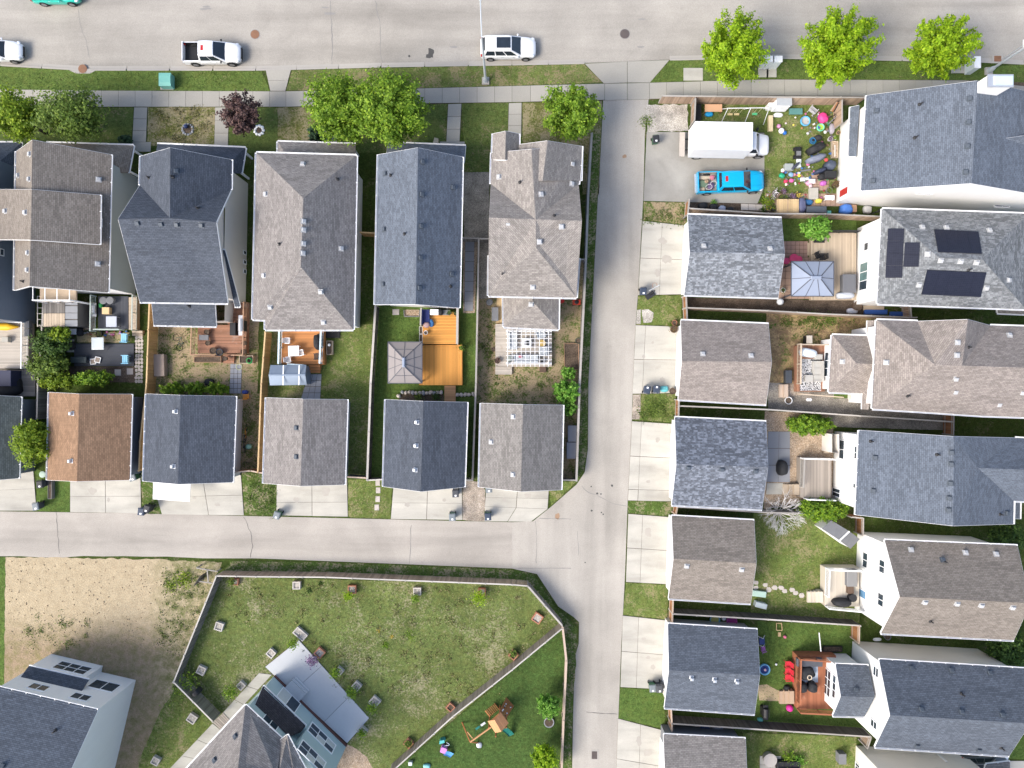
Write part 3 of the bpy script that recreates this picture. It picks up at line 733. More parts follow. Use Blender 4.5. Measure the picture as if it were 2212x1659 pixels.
def walls(parent, eaves, he, ov, mat, gables=(), z0=0.0, name='wall', top=None):
    """eaves: list of (u, v) at height he; gables: (edge index, (u, v, h) ridge end)"""
    base = inset([W(u, v, he) for u, v in eaves], ov)
    ar = sum(base[i].x * base[(i + 1) % len(base)].y - base[(i + 1) % len(base)].x * base[i].y for i in range(len(base)))
    mb = MB(); zt = (he if top is None else top) + .06; n = len(base); G = dict(gables)
    for i in range(n):
        a, b = base[i], base[(i + 1) % n]
        pts = [Vector((a.x, a.y, z0)), Vector((b.x, b.y, z0)), Vector((b.x, b.y, zt)), Vector((a.x, a.y, zt))]
        if i in G:
            r = W(*G[i]); d = (b - a).to_2d(); t = (Vector((r.x, r.y)) - a.to_2d()).dot(d) / d.length_squared
            m = a.to_2d() + d * t; pts.insert(3, Vector((m.x, m.y, r.z - .12)))
        if ar < 0: pts = pts[::-1]
        mb.poly(pts)
    mb.build(name, mat, parent)
    return [(base[i], base[(i + 1) % n]) if ar > 0 else (base[(i + 1) % n], base[i]) for i in range(n)]
def wallhit(wl, uv):
    A, B = wl; o = Vector((0, 0, CAMH)); d = W(*uv) - o
    x = (B - A).normalized(); n = Vector((x.y, -x.x, 0))
    t = n.dot(A - o) / n.dot(d); p = o + d * t
    return (p - A).dot(x), p.z
def window(parent, wl, s0, s1, z0, z1, nx=1, nz=1, fm=None, gm=None, name='window', fw=.075, pane_mats=None):
    A, B = wl; x = (B - A).normalized(); n = Vector((x.y, -x.x, 0)); fm = fm or WHITE
    if s0 > s1: s0, s1 = s1, s0
    if z0 > z1: z0, z1 = z1, z0
    z0 = max(z0, .15)
    def P(s, z, o): return A + x * s + n * o + Vector((0, 0, z))
    mb = MB()
    def bar(sa, sb, za, zb, o0=.0, o1=.055):
        vs = [P(sa, za, o0), P(sb, za, o0), P(sb, zb, o0), P(sa, zb, o0), P(sa, za, o1), P(sb, za, o1), P(sb, zb, o1), P(sa, zb, o1)]
        mb.add(vs, [(3, 2, 1, 0), (4, 5, 6, 7), (0, 1, 5, 4), (1, 2, 6, 5), (2, 3, 7, 6), (3, 0, 4, 7)])
    bar(s0 - fw, s1 + fw, z0 - fw, z0); bar(s0 - fw, s1 + fw, z1, z1 + fw)
    bar(s0 - fw, s0, z0, z1); bar(s1, s1 + fw, z0, z1)
    for i in range(1, nx): c = lerp(s0, s1, i / nx); bar(c - .03, c + .03, z0, z1, .0, .05)
    for j in range(1, nz): c = lerp(z0, z1, j / nz); bar(s0, s1, c - .025, c + .025, .0, .047)
    w = mb.build(name, fm, parent)
    k = 0
    for i in range(nx):
        for j in range(nz):
            a, b = lerp(s0, s1, i / nx), lerp(s0, s1, (i + 1) / nx); c, e = lerp(z0, z1, j / nz), lerp(z0, z1, (j + 1) / nz)
            m = pane_mats[k % len(pane_mats)] if pane_mats else (gm or GLASS); k += 1
            MB().poly([P(a, c, .02), P(b, c, .02), P(b, e, .02), P(a, e, .02)]).build('pane', m, w)
    return w
def win_uv(parent, wl, p, q, *a, **k):
    s0, z0 = wallhit(wl, p); s1, z1 = wallhit(wl, q); return window(parent, wl, s0, s1, z0, z1, *a, **k)
def house(name, label, cat, at, group=None): return thing(name, label, cat, W(*at), group)
def gable(parent, c, he, r0, r1, rm, wm, ov=.45, skip=(), wall=True, z0=0.0, ends=(1, 1), vn=()):
    """c: four eave corners (u, v) in order; the ridge r0-r1 (u, v, h) runs between edge c3-c0 (end r0) and edge c1-c2 (end r1)"""
    V = {'A': (*c[0], he), 'B': (*c[1], he), 'C': (*c[2], he), 'D': (*c[3], he), 'R': r0, 'S': r1}
    f = ['ABSR', 'DCSR']
    if not ends[0]: f.append('ADR')
    if not ends[1]: f.append('BCS')
    ro, tr = roof(parent, V, f, rm, skip)
    wl = None
    if wall:
        g = []
        if ends[0]: g.append((3, r0))
        if ends[1]: g.append((1, r1))
        wl = walls(parent, c, he, ov, wm, g, z0)
    if vn: vents(ro, tr, vn)
    return ro, tr, wl

# far left house, mostly outside the picture
h = house('house', 'dark blue grey house cut by the left edge', 'house', (0, 520))
ro, tr, wl = gable(h, [(-12, 338), (-12, 690), (-220, 690), (-220, 338)], 5.6, (-116, 334, 8.2), (-116, 694, 8.2), GREENG, S_DKBL, .1)
win_uv(h, wl[0], (0, 538), (7, 552), 1, 1)
roof(h, {'A': (47, 308, 2.8), 'B': (-60, 307, 2.8), 'C': (-60, 352, 3.7), 'D': (-8, 355, 3.7), 'E': (34, 366, 2.8)}, ['ABCD', 'ADE'], NAVY, ('CD', 'DE'))
walls(h, [(44, 312), (-60, 311), (-60, 352), (31, 362)], 2.75, .12, S_DKBL)

# taupe house with stepped gables
h = house('house', 'brown taupe two storey house with stepped roof and rear balcony', 'house', (150, 480))
V = {'A': (35, 327, 5.6), 'B': (240, 334, 5.6), 'C': (233, 632, 5.6), 'D': (31, 627, 5.6), 'R': (70, 302, 8.5), 'S': (64, 618, 8.5)}
ro, tr = roof(h, V, ['ARSD', 'BCSR'], TAUPEB)
wl = walls(h, [(35, 327), (240, 334), (233, 632), (31, 627)], 5.6, .5, S_GREYB, [(0, V['R']), (2, V['S'])])
MB().poly([wl[2][0] + Vector((0, 0, .0)), wl[2][1], wl[2][1] + Vector((0, 0, 5.7)), wl[2][0] + Vector((0, 0, 5.7))]).add([], []).build('rear_wall', S_WHITE, h).location.y -= .015
ro2, tr2 = roof(h, {'A': (-24, 409, 5.5), 'R': (68.5, 409, 8.75), 'B': (216, 421, 6.35), 'C': (215, 528, 6.35), 'S': (66, 518, 8.75), 'D': (-24, 517, 5.5)}, ['ARSD', 'RBCS'], TAUPEB)
walls(h, [(-24, 412), (68, 412), (68, 515), (-24, 515)], 5.4, .4, S_GREYB)
ro3, tr3 = roof(h, {'A': (100, 308, 2.8), 'B': (288, 314, 2.8), 'C': (277, 373, 2.8), 'D': (238, 372, 3.6), 'E': (245, 345, 3.7), 'F': (105, 340, 3.7)}, ['ABEF', 'BCDE'], TAUPEB, ('DE', 'EF', 'AF', 'CD'))
for u, v in ((108, 313), (180, 316), (250, 319), (280, 320), (272, 366)): p = W(u, v, 2.7); MB().box((p.x, p.y, 1.35), (.16, .16, 2.7)).build('porch_post', WHITE, h)
vents(ro, tr, [('w', 213, 388), ('w', 65, 333), ('w', 40, 379), ('w', 64, 387), ('w', 136, 467), ('w', 211, 570), ('w', 61, 546), ('w', 60, 583), ('p', 51, 608)])
vents(ro2, tr2, [('w', 55, 459), ('w', 12, 456)])
win_uv(h, wl[1], T(1, 885, 240), T(1, 935, 318), 2, 1)
# rear balcony
bal = MB(); a, b = W(86, 645, 3.2), W(164, 645, 3.2)
bal.box(((a.x + b.x) / 2, a.y + .5, 3.1), (b.x - a.x, 1.6, .18)).build('balcony_floor', plain('tan_deck_floor', (.42, .33, .24)), h)
rl = MB(); y = a.y - .25
for z in (3.35, 4.15): rl.beam((a.x, y, z), (b.x, y, z), .07, .07)
for i in range(28): x = lerp(a.x, b.x, i / 27); rl.box((x, y, 3.75), (.04, .04, .8))
for x in (a.x, lerp(a.x, b.x, .33), lerp(a.x, b.x, .66), b.x):
    rl.box((x, y, 2.1), (.13, .13, 4.2)); rl.beam((x, y, 4.15), (x, y + 1.2, 4.15), .06, .06)
tag(rl.build('balcony_railing', WHITE, h), None, None, None, 'stuff')

# navy house with the big rear slope
h = house('house', 'dark navy two storey house with front gable and large rear slope', 'house', (390, 490))
r2a, r2b = (255, 473, 8.9), (467, 480, 8.7)
V = {'A': r2a, 'B': r2b, 'C': (492, 655, 5.2), 'D': (302, 652, 5.2), 'E': (302, 400, 5.7), 'F': (499, 410, 5.7), 'G': (367, 471, 8.7), 'H': (304, 337, 5.7), 'I': (500, 345, 5.7), 'J': (368, 319, 8.4)}
ro, tr = roof(h, V, ['AGBCD', 'AEG', 'GFB', 'EHJG', 'JIFG'], NAVYD, ())
vents(ro, tr, [('d', 380, 370), ('p', 322, 384), ('p', 373, 382), ('d', 297, 482), ('d', 348, 484), ('d', 382, 485), ('d', 435, 486), ('p', 428, 450)])
base = [(304, 340), (500, 346), (499, 412), (494, 654), (302, 651), (302, 402)]
wl = walls(h, base, 5.5, .55, S_BEIGE, [(0, V['J'])], top=5.3)
A2, B2 = inset([W(u, v, 5.5) for u, v in base], .55)[2:4]
r = W(*r2b); mb = MB(); mb.poly([Vector((B2.x, B2.y, 5.2)), Vector((lerp(B2.x, A2.x, .02), A2.y, 5.2)), Vector((lerp(A2.x, B2.x, .35), r.y, 8.5))]); mb.build('gable_wall', S_BEIGE, h)
win = [win_uv(h, wl[2], (526, 541 + k * 20.4), (531, 550 + k * 20.4), 1, 1) for k in range(3)]
# slim lower roof at the east side, porch roof and rear wing
roof(h, {'A': (481, 540, 5.6), 'B': (486, 541, 5.6), 'C': (519, 662, 2.75), 'D': (507, 662, 2.75), 'E': (484, 560, 5.0)}, ['ABCDE'], NAVYD, gutter=True)
roof(h, {'A': (340, 311, 2.8), 'B': (530, 319, 2.8), 'C': (521, 374, 2.8), 'D': (492, 374, 3.7), 'E': (498, 350, 3.8), 'F': (335, 340, 3.8)}, ['ABEF', 'BCDE'], NAVYD, ('DE', 'EF', 'AF', 'CD'))
for u, v in ((343, 316), (430, 319), (522, 323), (514, 368)): p = W(u, v, 2.7); MB().box((p.x, p.y, 1.35), (.16, .16, 2.7)).build('porch_post', WHITE, h)
ro4, tr4 = roof(h, {'A': (327, 650, 3.9), 'B': (464, 652, 3.9), 'C': (467, 705, 2.8), 'D': (332, 702, 2.8)}, ['ABCD'], NAVYD, ('AB',))
vents(ro4, tr4, [('p', 409, 661)])
walls(h, [(327, 640), (494, 642), (492, 700), (332, 700)], 2.7, .3, S_BEIGE)

# brown hip roofed house
h = house('house', 'brown taupe hip roofed house with two rear hips', 'house', (660, 520))
V = {'A': (554, 330, 5.6), 'B': (770, 336, 5.6), 'C': (763, 712, 5.6), 'D': (573, 712, 5.6), 'E': (573, 691, 5.6), 'F': (546, 690, 5.6), 'R': (655, 428, 8.4), 'S': (650, 577, 8.4)}
ro, tr = roof(h, V, ['ABR', 'BCSR', 'CDS', 'DEFS', 'FARS'], TAUPE)
wl = walls(h, [(554, 330), (770, 336), (763, 712), (573, 712), (573, 691), (546, 690)], 5.6, .6, S_GREY)
vents(ro, tr, [('w', 654, 355), ('p', 729, 387)] + [('w', *T(11, x, y)) for x, y in ((85, 18), (410, 255), (410, 328), (410, 447), (405, 530), (735, 490), (70, 722), (560, 862), (123, 995), (583, 1125))] + [('p', *T(11, 205, 450))])
ro, tr = roof(h, {'A': (600, 306, 2.9), 'B': (768, 311, 2.9), 'C': (768, 340, 3.8), 'D': (622, 340, 3.8), 'E': (600, 336, 2.9)}, ['ABCD', 'ADE'], TAUPE, ('BC', 'CD', 'DE'))
for u, v in ((604, 311), (680, 313), (760, 316)): p = W(u, v, 2.8); MB().box((p.x, p.y, 1.4), (.16, .16, 2.8)).build('porch_post', WHITE, h)
window(h, wl[1], 5.5, 8.0, 3.9, 4.9, 2, 1)

# long navy gabled house
h = house('house', 'long slate blue gabled house with orange rear deck', 'house', (905, 490))
ro, tr, wl = gable(h, [(999, 339), (992, 665), (810, 658), (817, 334)], 5.6, (903, 319, 8.0), (898, 657, 8.0), SLATE, S_WHITE, .5,
                   vn=[('d', *T(10, x, y)) for x, y in ((1435, 1400), (1118, 1500), (1700, 1620))] + [('p', *T(10, 1165, 1515))] + [('d', *T(11, x, y)) for x, y in ((1430, 22), (1425, 297), (1418, 570), (1410, 830), (1108, 322), (1100, 797), (1688, 710))] + [('p', *T(11, 1285, 362)), ('p', *T(11, 1680, 815))])
roof(h, {'A': (838, 308, 2.8), 'B': (1006, 315, 2.8), 'C': (1003, 350, 3.8), 'D': (833, 346, 3.8)}, ['ABCD'], SLATE, ('CD',))
for u, v in ((842, 314), (920, 317), (998, 320)): p = W(u, v, 2.7); MB().box((p.x, p.y, 1.35), (.16, .16, 2.7)).build('porch_post', WHITE, h)
win_uv(h, wl[1], T(11, 1650, 1003), T(11, 1720, 1020), 2, 1)
window(h, wl[1], 3.9, 5.5, .9, 2.7, 2, 1, name='patio_door')
window(h, wl[1], 1.2, 2.4, 3.6, 4.8, 2, 1)

# last house beside the lane
h = house('house', 'light taupe house with two front gables beside the lane', 'house', (1156, 470))
V = {'A': (1056, 470, 7.7), 'B': (1257, 477, 7.7), 'C': (1251, 558, 5.6), 'D': (1245, 643, 5.6), 'E': (1055, 639, 5.6), 'F': (1056, 552, 5.6), 'G': (1157, 474, 7.72), 'H': (1158, 536, 7.5),
     'I': (1060, 397, 5.6), 'J': (1063, 289, 5.6), 'K': (1062, 330, 5.6), 'L': (1118, 330, 6.4), 'M': (1130, 332, 6.55), 'P': (1257, 316, 5.6), 'Q': (1250, 398, 5.6), 'N': (1160, 330, 7.7)}
ro, tr = roof(h, {k: V[k] for k in 'ABCDEFGHIPQ'} | {'K': (1062, 330, 5.6), 'X': (1148, 322, 7.6), 'Y': (1130, 330, 7.4)}, ['AGI', 'GBQ', 'IKXG', 'XPQG', 'AGHEF', 'GBCDH', 'HDE'], TAUPEL, ('AF', 'BC', 'AI', 'BQ'))
ro5, tr5 = roof(h, {'J': (1065, 289, 5.6), 'R': (1093, 283, 6.6), 'K': (1121, 289, 5.6), 'k': (1121, 345, 5.6), 'r': (1091, 345, 6.6), 'j': (1063, 345, 5.6)}, ['JRrj', 'RKkr'], TAUPEL)
ro6, tr6 = roof(h, {'J': (1122, 312, 5.75), 'R': (1183, 304, 7.7), 'K': (1257, 316, 5.55), 'k': (1255, 390, 5.55), 'r': (1172, 390, 7.7), 'j': (1121, 390, 6.3)}, ['JRrj', 'RKkr'], TAUPEL, ('jr', 'rk', 'Jj'))
wl = walls(h, [(1063, 330), (1120, 330), (1122, 320), (1256, 320), (1250, 400), (1250, 477), (1250, 558), (1245, 643), (1055, 639)], 5.6, .5, S_GREY)
walls(h, [(1066, 292), (1120, 292), (1120, 340), (1064, 340)], 5.5, .35, S_GREY, [(0, (1093, 283, 6.5))])
vents(ro, tr, [('w', *T(20, 260, 1518)), ('w', *T(20, 518, 1420)), ('w', *T(20, 515, 1588)), ('w', 1078, 382), ('p', *T(20, 70, 1575)), ('w', *T(21, 250, 20)), ('w', *T(21, 428, 300)), ('w', *T(21, 238, 430)), ('w', *T(21, 180, 822)), ('p', *T(21, 365, 205)),
               ('w', *T(11, 2178, 280)), ('w', *T(11, 2085, 640)), ('p', *T(11, 2132, 707))])
ro, tr = roof(h, {'A': (1087, 641, 3.0), 'B': (1207, 643, 3.0), 'C': (1206, 712, 3.0), 'D': (1088, 706, 3.0), 'R': (1150, 641, 4.3), 'S': (1151, 652, 4.3)}, ['ARSD', 'RBCS', 'SCD'], TAUPEL, ('AR', 'RB'))
vents(ro, tr, [('w', *T(21, 165, 970))])
walls(h, [(1087, 640), (1207, 640), (1206, 712), (1088, 706)], 3.0, .4, S_GREY)

# garages, left row (ridge runs down the picture)
GAR = 'garages along the lanes'
def garage_v(label, nw, ne, se, sw, rn, rs, rm, wm, vn, door='s'):
    g = house('garage', label, 'garage', ((nw[0] + se[0]) / 2, (nw[1] + se[1]) / 2), GAR)
    ro, tr, wl = gable(g, [ne, se, sw, nw], 2.75, (*rn, 4.5), (*rs, 4.5), rm, wm, .33, vn=vn)
    return g, wl
def garage_door(g, wl, L):
    A, B = wl; Lw = (B - A).length; s0 = (Lw - L) / 2; x = (B - A).normalized(); n = Vector((x.y, -x.x, 0))
    d = MB()
    for k in range(4):
        z = .05 + k * .55
        vs = [A + x * s + n * o + Vector((0, 0, zz)) for s, o, zz in ((s0, .0, z), (s0 + L, .0, z), (s0 + L, .0, z + .54), (s0, .0, z + .54), (s0, .04, z + .02), (s0 + L, .04, z + .02), (s0 + L, .04, z + .52), (s0, .04, z + .52))]
        d.add(vs, [(4, 5, 6, 7), (0, 1, 5, 4), (1, 2, 6, 5), (2, 3, 7, 6), (3, 0, 4, 7)])
    d.build('garage_door', WHITE, g)
g, wl = garage_v('dark green grey garage cut by the left edge', (-150, 853), (45, 857), (40, 1033), (-150, 1030), (-60, 852), (-62, 1042), GREENG, S_DKGR, []); garage_door(g, wl[1], 4.8)
g, wl = garage_v('orange brown shingled garage with two small cowls', (106, 847.5), (284, 851.5), (279, 1037), (102, 1037), (171, 851), (166, 1040), ORANGE, S_DKBL, [('b', *T(2, 628, 255)), ('b', *T(2, 618, 665))]); garage_door(g, wl[1], 4.8)
g, wl = garage_v('dark blue garage with a white box by its door', (316, 851), (509, 856), (502, 1042), (310, 1039.5), (390, 854), (384, 1046), NAVYD, S_GREY, [('b', *T(2, 1523, 238)), ('b', *T(2, 1503, 712))]); garage_door(g, wl[1], 4.8)
g, wl = garage_v('taupe grey garage with two blue cowls', (575, 859), (750, 863), (744, 1047), (569, 1044), (655, 862), (649, 1050), TAUPE, S_GREY, [('d', *T(12, 350, 378)), ('d', *T(12, 350, 628))]); garage_door(g, wl[1], 4.8)
g, wl = garage_v('navy garage with three pale cowls', (833, 863), (1009, 869), (1003, 1052), (828, 1051), (915, 867), (909, 1062), NAVYD, S_DKGR, [('b', *T(12, 1395, 330)), ('b', *T(12, 1387, 533)), ('b', *T(12, 1380, 742))]); garage_door(g, wl[1], 4.8)
g, wl = garage_v('light taupe garage nearest the lane corner', (1039, 871), (1216, 875), (1212, 1058), (1035, 1052), (1130, 874), (1125, 1062), GREYG, S_DKGR, [('w', *T(12, 2032, 500)), ('w', *T(22, 10, 282)), ('w', *T(22, 8, 782))]); garage_door(g, wl[1], 4.8)
# garages, right column (ridge runs across the picture)
def garage_h(label, nw, ne, se, sw, rw, re, rm, wm, vn):
    g = house('garage', label, 'garage', ((nw[0] + se[0]) / 2, (nw[1] + se[1]) / 2), GAR)
    ro, tr, wl = gable(g, [nw, ne, se, sw], 2.75, (*rw, 4.5), (*re, 4.5), rm, wm, .33, vn=vn)
    garage_door(g, wl[3], 4.8); return g, wl
garage_h('patchy blue grey garage at the top of the lane', (1486, 463.5), (1688, 471), (1681, 643), (1478, 637), (1490, 545), (1695, 548), MOTTLE, S_WHITE, [('w', *T(21, 1658, 467)), ('w', *T(31, 18, 490))])
garage_h('pinkish taupe garage opposite the pergola house', (1471, 692), (1660, 700), (1655, 874), (1465, 863), (1473, 780), (1667, 782), TAUPEP, S_WHITE, [('w', *T(21, 1648, 1400)), ('w', *T(21, 2065, 1415))])
garage_h('mottled dark blue garage in the middle of the lane', (1458, 901.5), (1655, 911), (1646, 1101), (1451, 1091), (1461, 1002), (1659, 1009), MOTTLED, S_WHITE, [('d', *T(22, 1525, 722)), ('d', *T(22, 1813, 737)), ('d', *T(22, 2105, 752))])
garage_h('brown grey garage beside the silver shrub lawn', (1451, 1114.5), (1629, 1124.5), (1621.5, 1304), (1444, 1293), (1455, 1207), (1634, 1217), TAUPEB, S_WHITE, [('w', *T(22, 1510, 1572)), ('w', *T(22, 1985, 1603))])
garage_h('navy garage with three vents near the bottom', (1443, 1348), (1636, 1360.5), (1630, 1543), (1435, 1529), (1445, 1448), (1641.5, 1459), NAVY, S_CREAM, [('b', *T(23, 1552, 875)), ('b', *T(23, 1750, 890)), ('b', *T(23, 1942, 903))])
garage_h('grey taupe garage cut by the bottom edge', (1433.5, 1587), (1610.5, 1596), (1604, 1780), (1426, 1770), (1437, 1685), (1615, 1695), TAUPEL, S_DKGR, [])

# chimney house, top right
h = house('house', 'large blue grey house with a white chimney at top right', 'house', (2030, 310))
V = {'A': (1873, 206, 6.2), 'R': (2112, 174, 9.6), 'E': (2420, 240, 5.6), 'S': (2099, 396, 9.6), 'F': (2420, 452, 5.6), 'D': (1861, 412, 6.2)}
ro, tr = roof(h, V, ['ARSD', 'REFS'], SLATE)
wl = walls(h, [(1873, 206), (2410, 238), (2410, 450), (1861, 412)], 6.0, .42, S_WHITE, [(0, V['R']), (2, V['S'])])
vents(ro, tr, [('d', *T(30, x, y)) for x, y in ((940, 958), (1742, 852), (1732, 1057), (1722, 1265), (1707, 1488), (910, 1562))] + [('p', *T(30, 1312, 902)), ('p', *T(30, 1270, 1190))])
roof(h, {'A': (2159, 301, 8.8), 'B': (2260, 285, 8.8), 'C': (2260, 372, 6.9), 'D': (2212, 338, 7.6)}, ['ABCD'], SLATE, gutter=False)
roof(h, {'A': (1838, 231, 3.6), 'B': (1857, 227, 4.1), 'C': (1850, 338, 4.1), 'D': (1834, 338, 3.6)}, ['ABCD'], SLATE, ('BC',))
win_uv(h, wl[3], T(30, 690, 1200), T(30, 712, 1290), 1, 2)
win_uv(h, wl[3], T(30, 622, 1650), T(31, 690, 10), 1, 1, gm=plain('red_door_paint', (.42, .035, .03), .4), name='red_door')
win_uv(h, wl[2], T(31, 1300, 5), T(31, 1400, 20), 2, 1)
cp = W(2160, 175, 10.9); cho = MB().box((cp.x, cp.y, 9.2), (1.95, .9, 3.4)).build('chimney', S_WHITE, h)
MB().box((cp.x, cp.y, 10.94), (2.1, 1.02, .09)).build('chimney_cap', ALU, cho)
MB().box((cp.x + .2, cp.y, 11.03), (1.5, .7, .09)).build('chimney_flue', plain('pale_blue_metal', (.55, .68, .74), .35, .2), cho)
roof(h, {'A': (2119, 402, 3.6), 'B': (2150, 445, 3.0), 'C': (2181, 446, 3.0), 'D': (2190, 425, 3.6), 'E': (2150, 424, 3.6)}, ['ABCE', 'ECD'], SLATE, ('DE', 'AE'))
walls(h, [(2100, 420), (2181, 424), (2181, 444), (2118, 442)], 2.9, .15, S_CREAM)

# solar panel house
h = house('house', 'white house with speckled hip roof and solar panels', 'house', (2050, 560))
V = {'A': (1906.5, 451, 5.6), 'B': (2222, 462, 5.6), 'C': (2216, 668, 5.6), 'D': (1896.5, 656, 5.6), 'R': (2028, 556, 7.9), 'S': (2122, 560, 7.9)}
ro, tr = roof(h, V, ['ABSR', 'BCS', 'CDRS', 'DAR'], SOLARR)
wl = walls(h, [(1906.5, 451), (2222, 462), (2216, 668), (1896.5, 656)], 5.6, .5, S_WHITE)
vents(ro, tr, [('w', *T(31, x, y)) for x, y in ((1332, 305), (1540, 310), (1912, 332), (1380, 535), (1492, 592), (1665, 600), (1800, 610), (2078, 762), (1885, 830), (1305, 803))] + [('p', *T(31, 1735, 672))])
win_uv(h, wl[3], T(31, 835, 448), T(31, 866, 496), 1, 1)
win_uv(h, wl[3], T(31, 800, 625), T(31, 855, 835), 3, 1, pane_mats=[GLASST, GLASST, GLASS])
roof(h, {'A': (2205, 483, 3.4), 'B': (2290, 483, 3.4), 'C': (2290, 530, 3.4), 'D': (2204, 518, 3.4)}, ['ABCD'], SLATE)
roof(h, {'A': (2155, 662, 3.4), 'B': (2290, 666, 3.4), 'C': (2290, 682, 2.9), 'D': (2155, 676, 2.9)}, ['ABCD'], GREYG, ('AB',))
SOL = NB('solar_cell'); co = SOL.coord('UV', (1, 1, 1))
brk = SOL.n('TexBrick', Scale=1.0, **{'Mortar__Size': .006, 'Brick__Width': .17, 'Row__Height': .17}); brk.offset = 0
brk.inputs['Color1'].default_value = (.012, .014, .026, 1); brk.inputs['Color2'].default_value = (.016, .018, .032, 1); brk.inputs['Mortar'].default_value = (.03, .035, .05, 1)
SOL.l(co, brk.inputs['Vector']); SOL.col(brk.outputs[0]); SOL.rough(.4, .2); SOL = SOL.m
def solar(label, q, nu, nv):
    h0, n = hit(tr, *q[0]); o = Vector((0, 0, CAMH)); P = []
    for p in q: d = W(*p) - o; P.append(o + d * (n.dot(h0 - o) / n.dot(d)) + n * .10)
    t = thing('solar_array', label, 'solar panels', sum(P, Vector()) / 4, 'black solar arrays on one roof')
    for i in range(nu):
        for j in range(nv):
            def Q(s, w): return lerp(lerp(P[0], P[1], s), lerp(P[3], P[2], s), w)
            g = .012
            c4 = [Q(i / nu, j / nv), Q((i + 1) / nu, j / nv), Q((i + 1) / nu, (j + 1) / nv), Q(i / nu, (j + 1) / nv)]
            m = sum(c4, Vector()) / 4; c4 = [p + (m - p).normalized() * g for p in c4]
            mb = MB(); mb.loft([[p - n * .06 for p in c4[::-1]], [p for p in c4[::-1]]])
            mb.f = [f[::-1] for f in mb.f]; mb.build('solar_panel', SOL, t)
    rails = MB()
    for w in (.25, .75): rails.beam(lerp(P[0], P[3], w) - n * .08, lerp(P[1], P[2], w) - n * .08, .04, .04)
    rails.build('mounting_rail', ALU, t)
solar('tall narrow solar array on the west roof slope', [T(31, *p) for p in ((1037, 317), (1178, 317), (1160, 743), (1012, 743))], 1, 4)
solar('small square solar array joined to the tall one', [T(31, *p) for p in ((1182, 437), (1314, 437), (1302, 648), (1168, 648))], 1, 2)
solar('wide solar array on the north roof slope', [T(31, *p) for p in ((1432, 327), (1813, 347), (1843, 538), (1467, 523))], 4, 1)
solar('widest solar array on the south roof slope', [T(31, *p) for p in ((1372, 670), (1883, 692), (1833, 906), (1322, 883))], 5, 1)

# taupe house with lower wing
h = house('house', 'pinkish taupe hip roofed house with a lower rear wing', 'house', (2050, 790))
V = {'A': (1894, 691, 5.6), 'B': (1982, 694, 5.6), 'C': (2091, 690, 7.9), 'D': (2140, 703, 5.8), 'E': (2420, 712, 5.6), 'F': (2420, 908, 5.6), 'G': (2119, 898, 5.7), 'H': (2062, 895, 7.2), 'I': (1970, 888, 5.6), 'J': (1885, 883, 5.6), 'R': (2020, 788, 7.9), 'S': (2380, 800, 7.9), 'M': (2078, 790, 7.95)}
ro, tr = roof(h, V, ['ABR', 'BCMR', 'CDM', 'DESM', 'ESF', 'AJR', 'RMIJ', 'MSFGI'], TAUPEP, ('HI', 'GH'))
wl = walls(h, [(1894, 691), (1982, 694), (2040, 697), (2420, 712), (2420, 908), (1885, 883)], 5.6, .45, S_WHITE)
vents(ro, tr, [('w', *T(31, 1638, 1300)), ('w', *T(31, 1632, 1410)), ('w', *T(31, 1622, 1615)), ('w', *T(32, 1618, 68)), ('w', *T(31, 2085, 1238)), ('w', *T(31, 1022, 1472)), ('w', *T(32, 1995, 178)), ('w', *T(32, 2195, 75)), ('p', *T(31, 1732, 1342)), ('p', *T(32, 1208, 102))])
V = {'A': (1798, 723.5, 3.1), 'B': (1873, 726, 3.1), 'C': (1874, 692, 3.2), 'D': (1894, 692, 3.7), 'E': (1876, 885, 3.7), 'F': (1862, 884, 3.2), 'G': (1863, 850, 3.1), 'H': (1791, 847, 3.1), 'R': (1850, 785, 4.6), 'S': (1895, 787, 4.6)}
ro, tr = roof(h, V, ['ABDSR', 'BCD', 'AHR', 'RSEGH', 'GEF'], TAUPEP, ('DS', 'SE', 'CD', 'EF'))
vents(ro, tr, [('w', *T(31, 643, 1465))])
wl = walls(h, [(1798, 723.5), (1876, 726), (1876, 850), (1791, 847)], 3.1, .3, S_WHITE)
win_uv(h, wl[3], T(31, 497, 1390), T(31, 545, 1590), 3, 2, name='patio_window')

# slate house with the two hedges
h = house('house', 'slate blue roofed white house between two round hedges', 'house', (2020, 1030))
V = {'A': (1856.5, 929.5, 5.8), 'R': (2060, 943, 8.3), 'B': (2194, 946, 5.9), 'G': (2420, 960, 5.9), 'H': (2420, 1090, 5.9), 'I': (2190, 1082, 5.9), 'C': (2189, 1132, 5.8), 'S': (2059, 1136, 8.3), 'D': (1849, 1112, 5.8), 'J': (2113, 1011, 7.7), 'K': (2420, 1022, 7.7)}
ro, tr = roof(h, V, ['ARSD', 'RBJ', 'RJS', 'BGKJ', 'JKHI', 'JICS'], SLATE)
wl = walls(h, [(1856.5, 929.5), (2194, 946), (2189, 1132), (1849, 1112)], 5.8, .45, S_WHITE, [(0, V['R']), (2, V['S'])])
walls(h, [(2150, 950), (2410, 962), (2410, 1086), (2150, 1078)], 5.8, .4, S_CREAM)
vents(ro, tr, [('d', *T(32, x, y)) for x, y in ((927, 636), (1585, 590), (1583, 692), (1575, 857), (1566, 985), (1560, 1088), (912, 922), (2060, 1115))] + [('p', *T(32, 888, 495)), ('p', *T(32, 1462, 610)), ('p', *T(32, 2003, 1125))])
win_uv(h, wl[3], T(32, 622, 485), T(32, 656, 648), 2, 1); win_uv(h, wl[3], T(32, 752, 540), T(32, 782, 648), 2, 1)
